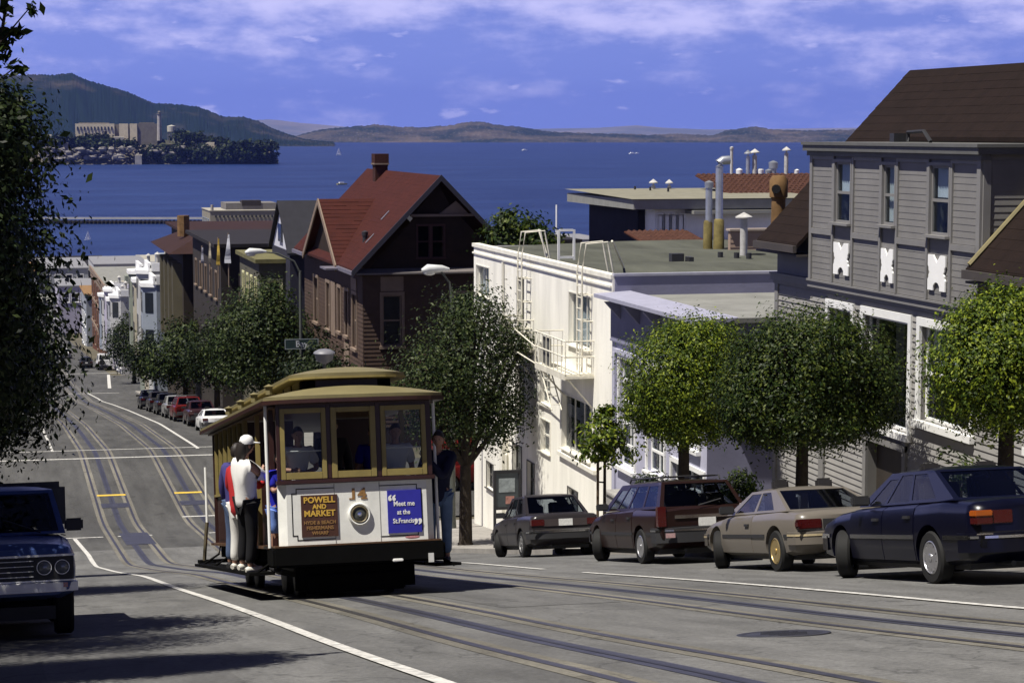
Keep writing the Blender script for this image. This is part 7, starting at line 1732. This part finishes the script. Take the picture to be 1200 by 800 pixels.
# riders
def on_car(x, y, z): return CCM @ Vector((x, y, z))
BLUEJ = M('denim', (.07, .10, .18), .9, .15, 10)
PGp = 'riders on the cable car'
person('man in white shirt, white cap and black trousers leaning out from the left running board', on_car(-1.36, .95, .372), -1.2, 1.80,
       arms=dict(elr=(.16, .27, 1.18), wrr=(.03, .50, 1.33), ell=(-.24, .22, 1.15), wrl=(-.05, .44, 1.24)), lean=(0, -.05), head=(0, .03), top=M('white_cotton', (.78, .77, .75), .9, .06, 6), bottom=M('black_cotton', (.012, .012, .014), .9, .1, 8),
       shoes=M('white_sneaker', (.6, .58, .52), .7, .1, 10), hair=True, hair_long=True, cap=M('white_cap_cloth', (.72, .72, .72), .9, .05, 6), group=None)
person('woman in red jacket and white trousers riding behind the man in the white cap', on_car(-1.33, 1.95, .372), -.9, 1.70,
       arms=dict(ell=(-.27, .05, 1.14), wrl=(-.18, .26, 1.12), elr=(.2, .18, 1.2), wrr=(.12, .38, 1.3)), top=M('red_nylon', (.42, .018, .022), .7, .12, 6), bottom=M('white_trouser_cloth', (.66, .65, .62), .9, .08, 6), shoes=M('white_sneaker', (1, 1, 1)), hair=True, sleeves='long', coat=True)
person('rider in purple sweater half hidden behind the woman in red', on_car(-1.30, 2.7, .372), -.8, 1.78,
       arms=dict(elr=(.2, .2, 1.2), wrr=(.14, .42, 1.36)), top=M('purple_knit', (.05, .045, .16), .95, .12, 10), bottom=BLUEJ, shoes=BLACKP, hair=True, sleeves='long')
person('boy in royal blue shirt and light blue shorts holding the front left pole', on_car(-.95, .72, .372 if False else .36), -2.6, 1.60,
       arms=dict(elr=(.22, .14, 1.22), wrr=(.17, .34, 1.36)), top=M('royal_blue_shirt', (.016, .018, .32), .85, .1, 6), bottom=M('light_blue_shorts', (.16, .26, .62), .9, .1, 6), shoes=BLACKP, hair=True, shorts=True)
person('man in navy jacket and jeans holding the front right pole, on the right running board', on_car(1.20, .66, .372), 2.75, 1.78,
       arms=dict(ell=(-.10, .28, 1.2), wrl=(.09, .32, 1.44), elr=(.24, .05, 1.16), wrr=(.2, .22, 1.1)), top=M('navy_jacket', (.014, .016, .04), .8, .15, 6), bottom=M('light_denim', (.12, .18, .30), .9, .2, 8), shoes=BLACKP, hair=True, sleeves='long', coat=True)
person('seated woman in white top seen through the left front window', on_car(-.70, .62, .70 + .36), 3.2, 1.62, seated=True, arms=dict(ell=(-.28, .06, .72), wrl=(-.05, .26, .70), elr=(.28, .06, .72), wrr=(.10, .28, .74)), top=M('white_cotton', (1, 1, 1)), bottom=BLUEJ, hair=True)
person('seated passenger with white collar seen through the right front window', on_car(.62, .62, .70 + .33), 3.1, 1.66, seated=True, top=M('white_cotton', (1, 1, 1)), bottom=BLUEJ, hair=True)
person('passenger in blue shirt behind the right front window, left of the white collar', on_car(.48, 1.5, .70 + .36), 3.3, 1.66, seated=True, top=M('royal_blue_shirt', (1, 1, 1)), bottom=BLUEJ, hair=True)
person('gripman in dark uniform standing at the levers behind the middle window', on_car(0, 2.2, .70), 3.14, 1.74, arms=dict(elr=(.2, .22, 1.15), wrr=(.08, .40, 1.2)), top=M('dark_uniform', (.03, .028, .03), .9, .1, 6), bottom=M('black_cotton', (1, 1, 1)), shoes=BLACKP, hair=True, sleeves='long')

# ================================================================== street furniture
POLEM = M('pole_green_grey', (.06, .065, .055), .6, .2, 3)
LAMPH = M('lamp_head', (.55, .56, .55), .5, .1, 3)
def cobra(label, X, Y, zh, reach, side=-1):
    g0 = gz(X, Y) + .1; t = thing('street_lamp', label, 'street lamp', (X, Y, g0), group=None)
    m = MB(); m.tube([(0, 0, -.1), (0, 0, .5), (0, 0, zh - .9)], [.14, .10, .065], 10); m.build('pole', POLEM, t, False, smooth=60)
    m = MB(); m.tube([(0, 0, zh - 1.0), (side * reach * .12, 0, zh - .45), (side * reach * .45, 0, zh - .08), (side * (reach - .6), 0, zh)], [.05, .042, .036, .03], 8); m.build('arm', POLEM, t, False, smooth=60)
    m = MB(); x = side * reach
    m.tube([(x - side * .75, 0, zh), (x - side * .5, 0, zh + .03), (x, 0, zh + .02), (x + side * .22, 0, zh - .03)], [.05, .12, .17, .06], 10); m.build('lamp_head', LAMPH, t, False, smooth=60)
    m = MB(); m.blob((x - side * .05, 0, zh - .11), (.22, .12, .10), 10, 6); m.build('lamp_glass', LAMPW, t, False, smooth=60); return t
l1 = cobra('street lamp with long curved arm and white head, left of the brown house', 13.65, 93.5, 9.35, 2.3)
sg1 = thing('street_sign', 'dark green street name sign reading Bay on the lamp pole', 'street sign', (13.65, 93.3, gz(13.65, 93.3) + 5.2))
m = MB(); m.box(-.78, .78, -.03, .0, -.24, .24); m.build('sign_plate', M('sign_green', (.012, .03, .028), .5, .1, 4), sg1, False)
m = MB(); m.box(-.78, .78, -.036, -.031, .20, .235); m.box(-.78, .78, -.036, -.031, -.235, -.20); m.box(-.78, -.745, -.036, -.031, -.2, .2); m.box(.745, .78, -.036, -.031, -.2, .2); m.build('border', M('sign_border', (.25, .28, .28), .6, .1, 4), sg1, False)
me = text_mesh('Bay', .40, 'lettering', .004, bold=.006); me.materials.append(M('sign_letter', (.5, .52, .52), .6, .1, 4)); o = bpy.data.objects.new('lettering', me); COL.objects.link(o); o.parent = sg1; o.location = (0, -.037, -.13); o.rotation_euler = (math.pi / 2, 0, 0)
m = MB(); m.box(-.05, .05, .001, .14, -.1, .1); m.build('bracket', POLEM, sg1, False)
cobra('street lamp with tilted white head rising behind the corner tree', 15.35, 69, 9.1, .85)
lp = thing('signal_post', 'grey domed lantern on a post just above the cable car roof', 'lantern', (11.6, 74.0 - 1.2, gz(11.6, 72.8)))
# notice board on the pavement
nb_ = thing('notice_board', 'black framed notice board on two posts beside the grey sedan', 'notice board', (14.05, 56, gz(14.05, 56) + .12))
m = MB(); m.box(-.40, -.33, -.04, .04, 0, 2.25); m.box(.33, .40, -.04, .04, 0, 2.25); m.build('post', BLACKP, nb_, False)
m = MB(); m.box(-.329, .329, -.05, .05, 2.17, 2.25); m.box(-.329, .329, -.05, .05, 1.12, 1.20); m.build('frame', BLACKP, nb_, False)
m = MB(); m.box(-.328, .328, -.02, .0, 1.2, 2.17); bd = m.build('board', M('board_backing', (.06, .075, .08), .3, .2, 4), nb_, False)
m = MB(); m.box(-.25, .22, -.028, -.021, 1.62, 2.02); m.build('map_sheet', M('map_print', (.30, .34, .34), .6, .35, 9), bd, False); m = MB(); m.box(-.05, .2, -.028, -.021, 1.28, 1.5); m.build('notice_sheet', M('notice_print', (.42, .2, .16), .6, .35, 12), bd, False)
m = MB(); m.box(-.329, .329, -.03, .03, .45, .52); m.build('cross_bar', BLACKP, nb_, False)
# lantern parts
zt_ = at_y(380, 409, 72.8).z - lp.location.z
lp.location.x = at_y(380, 412, 72.8).x
m = MB(); m.tube([(0, 0, -.1), (0, 0, zt_ - .5)], [.09, .06], 8); m.build('post', POLEM, lp, False)
m = MB(); m.lathe([(.05, zt_ - .55), (.30, zt_ - .40), (.36, zt_ - .16), (.40, zt_ - .15), (.38, zt_ - .1), (.22, zt_ - .01), (0, zt_ + .02)], n=16); m.build('dome', M('dome_grey', (.16, .16, .18), .5, .1, 4), lp, False, smooth=50)
# red van in the side street
rv = build_car('van', 'red van standing in the side street behind the corner tree trunk', 'van', (19.6, 83.0), van, paint('red_car_paint', (1, 1, 1)), vcab, STEELW, yaw=-math.pi / 2, bumper=((.38, .58, BLACKP, .06), (.38, .58, BLACKP, .06)), tails=((.74, .88, .8, 1.1, .02, TAIL_R, 'tail_light'),))
# parking meters along the right kerb
for i, Y in enumerate((27.2, 33.0, 39.2)):
    t = thing('parking_meter', ('parking meter on the kerb behind the dark blue sedan', 'parking meter on the kerb behind the champagne coupe', 'parking meter on the kerb behind the station wagon')[i], 'parking meter', (13.5, Y, gz(13.5, Y) + .12), group='parking meters along the right kerb')
    m = MB(); m.tube([(0, 0, 0), (0, 0, .78)], .028, 8); m.build('post', GALV, t, False); m = MB(); m.lathe([(0, .76), (.05, .78), (.065, .85), (.07, .95), (.055, 1.02), (0, 1.05)], n=12); m.build('head', M('meter_grey', (.13, .13, .14), .5, .1, 4), t, False, smooth=50)

# ================================================================== boats
SAIL = M('sail_cloth', (.8, .8, .82), .8, .04, 1)
def sailboat(label, px, py, h, head):
    p = at_z(px, py, 0); t = thing('sailboat', label, 'sailboat', p, (0, 0, head)); L = h * .75
    m = MB(); st = [(-.5, .10, .9), (-.2, .16, .8), (.2, .15, .85), (.5, .02, 1.1)]; vs = []; fs = []
    for a, w, z in st: vs += [(a * L, -w * L, z * .09 * L), (a * L, w * L, z * .09 * L), (a * L, w * .5 * L, -.3), (a * L, -w * .5 * L, -.3)]
    for i in range(3):
        for j in range(4): fs.append((i * 4 + j, i * 4 + (j + 1) % 4, i * 4 + 4 + (j + 1) % 4, i * 4 + 4 + j))
    fs += [(0, 1, 2, 3), (12, 15, 14, 13)]; m.add(vs, fs); m.build('hull', WHITEP, t, False)
    m = MB(); m.tube([(.08 * L, 0, 0), (.08 * L, 0, h)], .012 * h, 6); m.build('mast', GALV, t, False)
    for nm, pts in (('mainsail', [(.06, .13), (-.42, .16), (-.2, .55), (.06, .98)]), ('jib', [(.12, .85), (.14, .12), (.48, .12)])):
        m = MB(); m.ext([(a * L, .05 * L * math.sin(i * 2.0), b * h) for i, (a, b) in enumerate(pts)], (0, .02 * L, 0)); m.build(nm, SAIL, t, False)
sailboat('white sailboat just right of the island', 397, 182, 14, .4)
sailboat('tiny white sailboat near the wooded point', 438, 163.5, 16, 1.2)
sailboat('small white sailboat before the far hills, above the red roof', 487, 164.5, 15, 2)
sailboat('tiny sailboat above the garden tree', 646, 166, 15, .9)
def motorboat(label, px, py, L, mt):
    p = at_z(px, py, 0); t = thing('motorboat', label, 'motorboat', p, (0, 0, .3))
    m = MB(); m.ext([(-.5 * L, -.14 * L, 0), (.3 * L, -.14 * L, 0), (.5 * L, 0, 0), (.3 * L, .14 * L, 0), (-.5 * L, .14 * L, 0)], (0, 0, .12 * L)); m.build('hull', mt, t, False)
    m = MB(); m.box(-.3 * L, .15 * L, -.1 * L, .1 * L, .12 * L, .24 * L); m.build('cabin', WHITEP, t, False)
motorboat('small white motorboat on the open water left of the flues', 741, 180.5, 14, WHITEP); motorboat('second small white boat beside the white motorboat', 747, 180, 9, WHITEP)
motorboat('small white boat on the water above the red roof ridge', 615, 176.5, 14, WHITEP); motorboat('low ochre boat left of the chimney', 401, 216.5, 9, M('ochre_boat', (.25, .22, .08), .7, .1, 1))
sailboat('small sailboat on the water right of the left tree', 103, 281, 3.5, .5)

# ================================================================== sea air between here and the far shore
m = MB(); m.box(-24500, 24500, -400, 24600, -6, 520)
hz = m.build('haze', None); tag(hz, kind='stuff')
hm = bpy.data.materials.new('sea_haze'); hm.use_nodes = True; nt = hm.node_tree; nt.nodes.clear()
ho = nt.nodes.new('ShaderNodeOutputMaterial'); pv = nt.nodes.new('ShaderNodeVolumePrincipled')
pv.inputs['Color'].default_value = (0.20, 0.30, 1.0, 1); pv.inputs['Density'].default_value = 0.000028; pv.inputs['Anisotropy'].default_value = 0.2
nt.links.new(pv.outputs[0], ho.inputs['Volume']); hz.data.materials.append(hm)
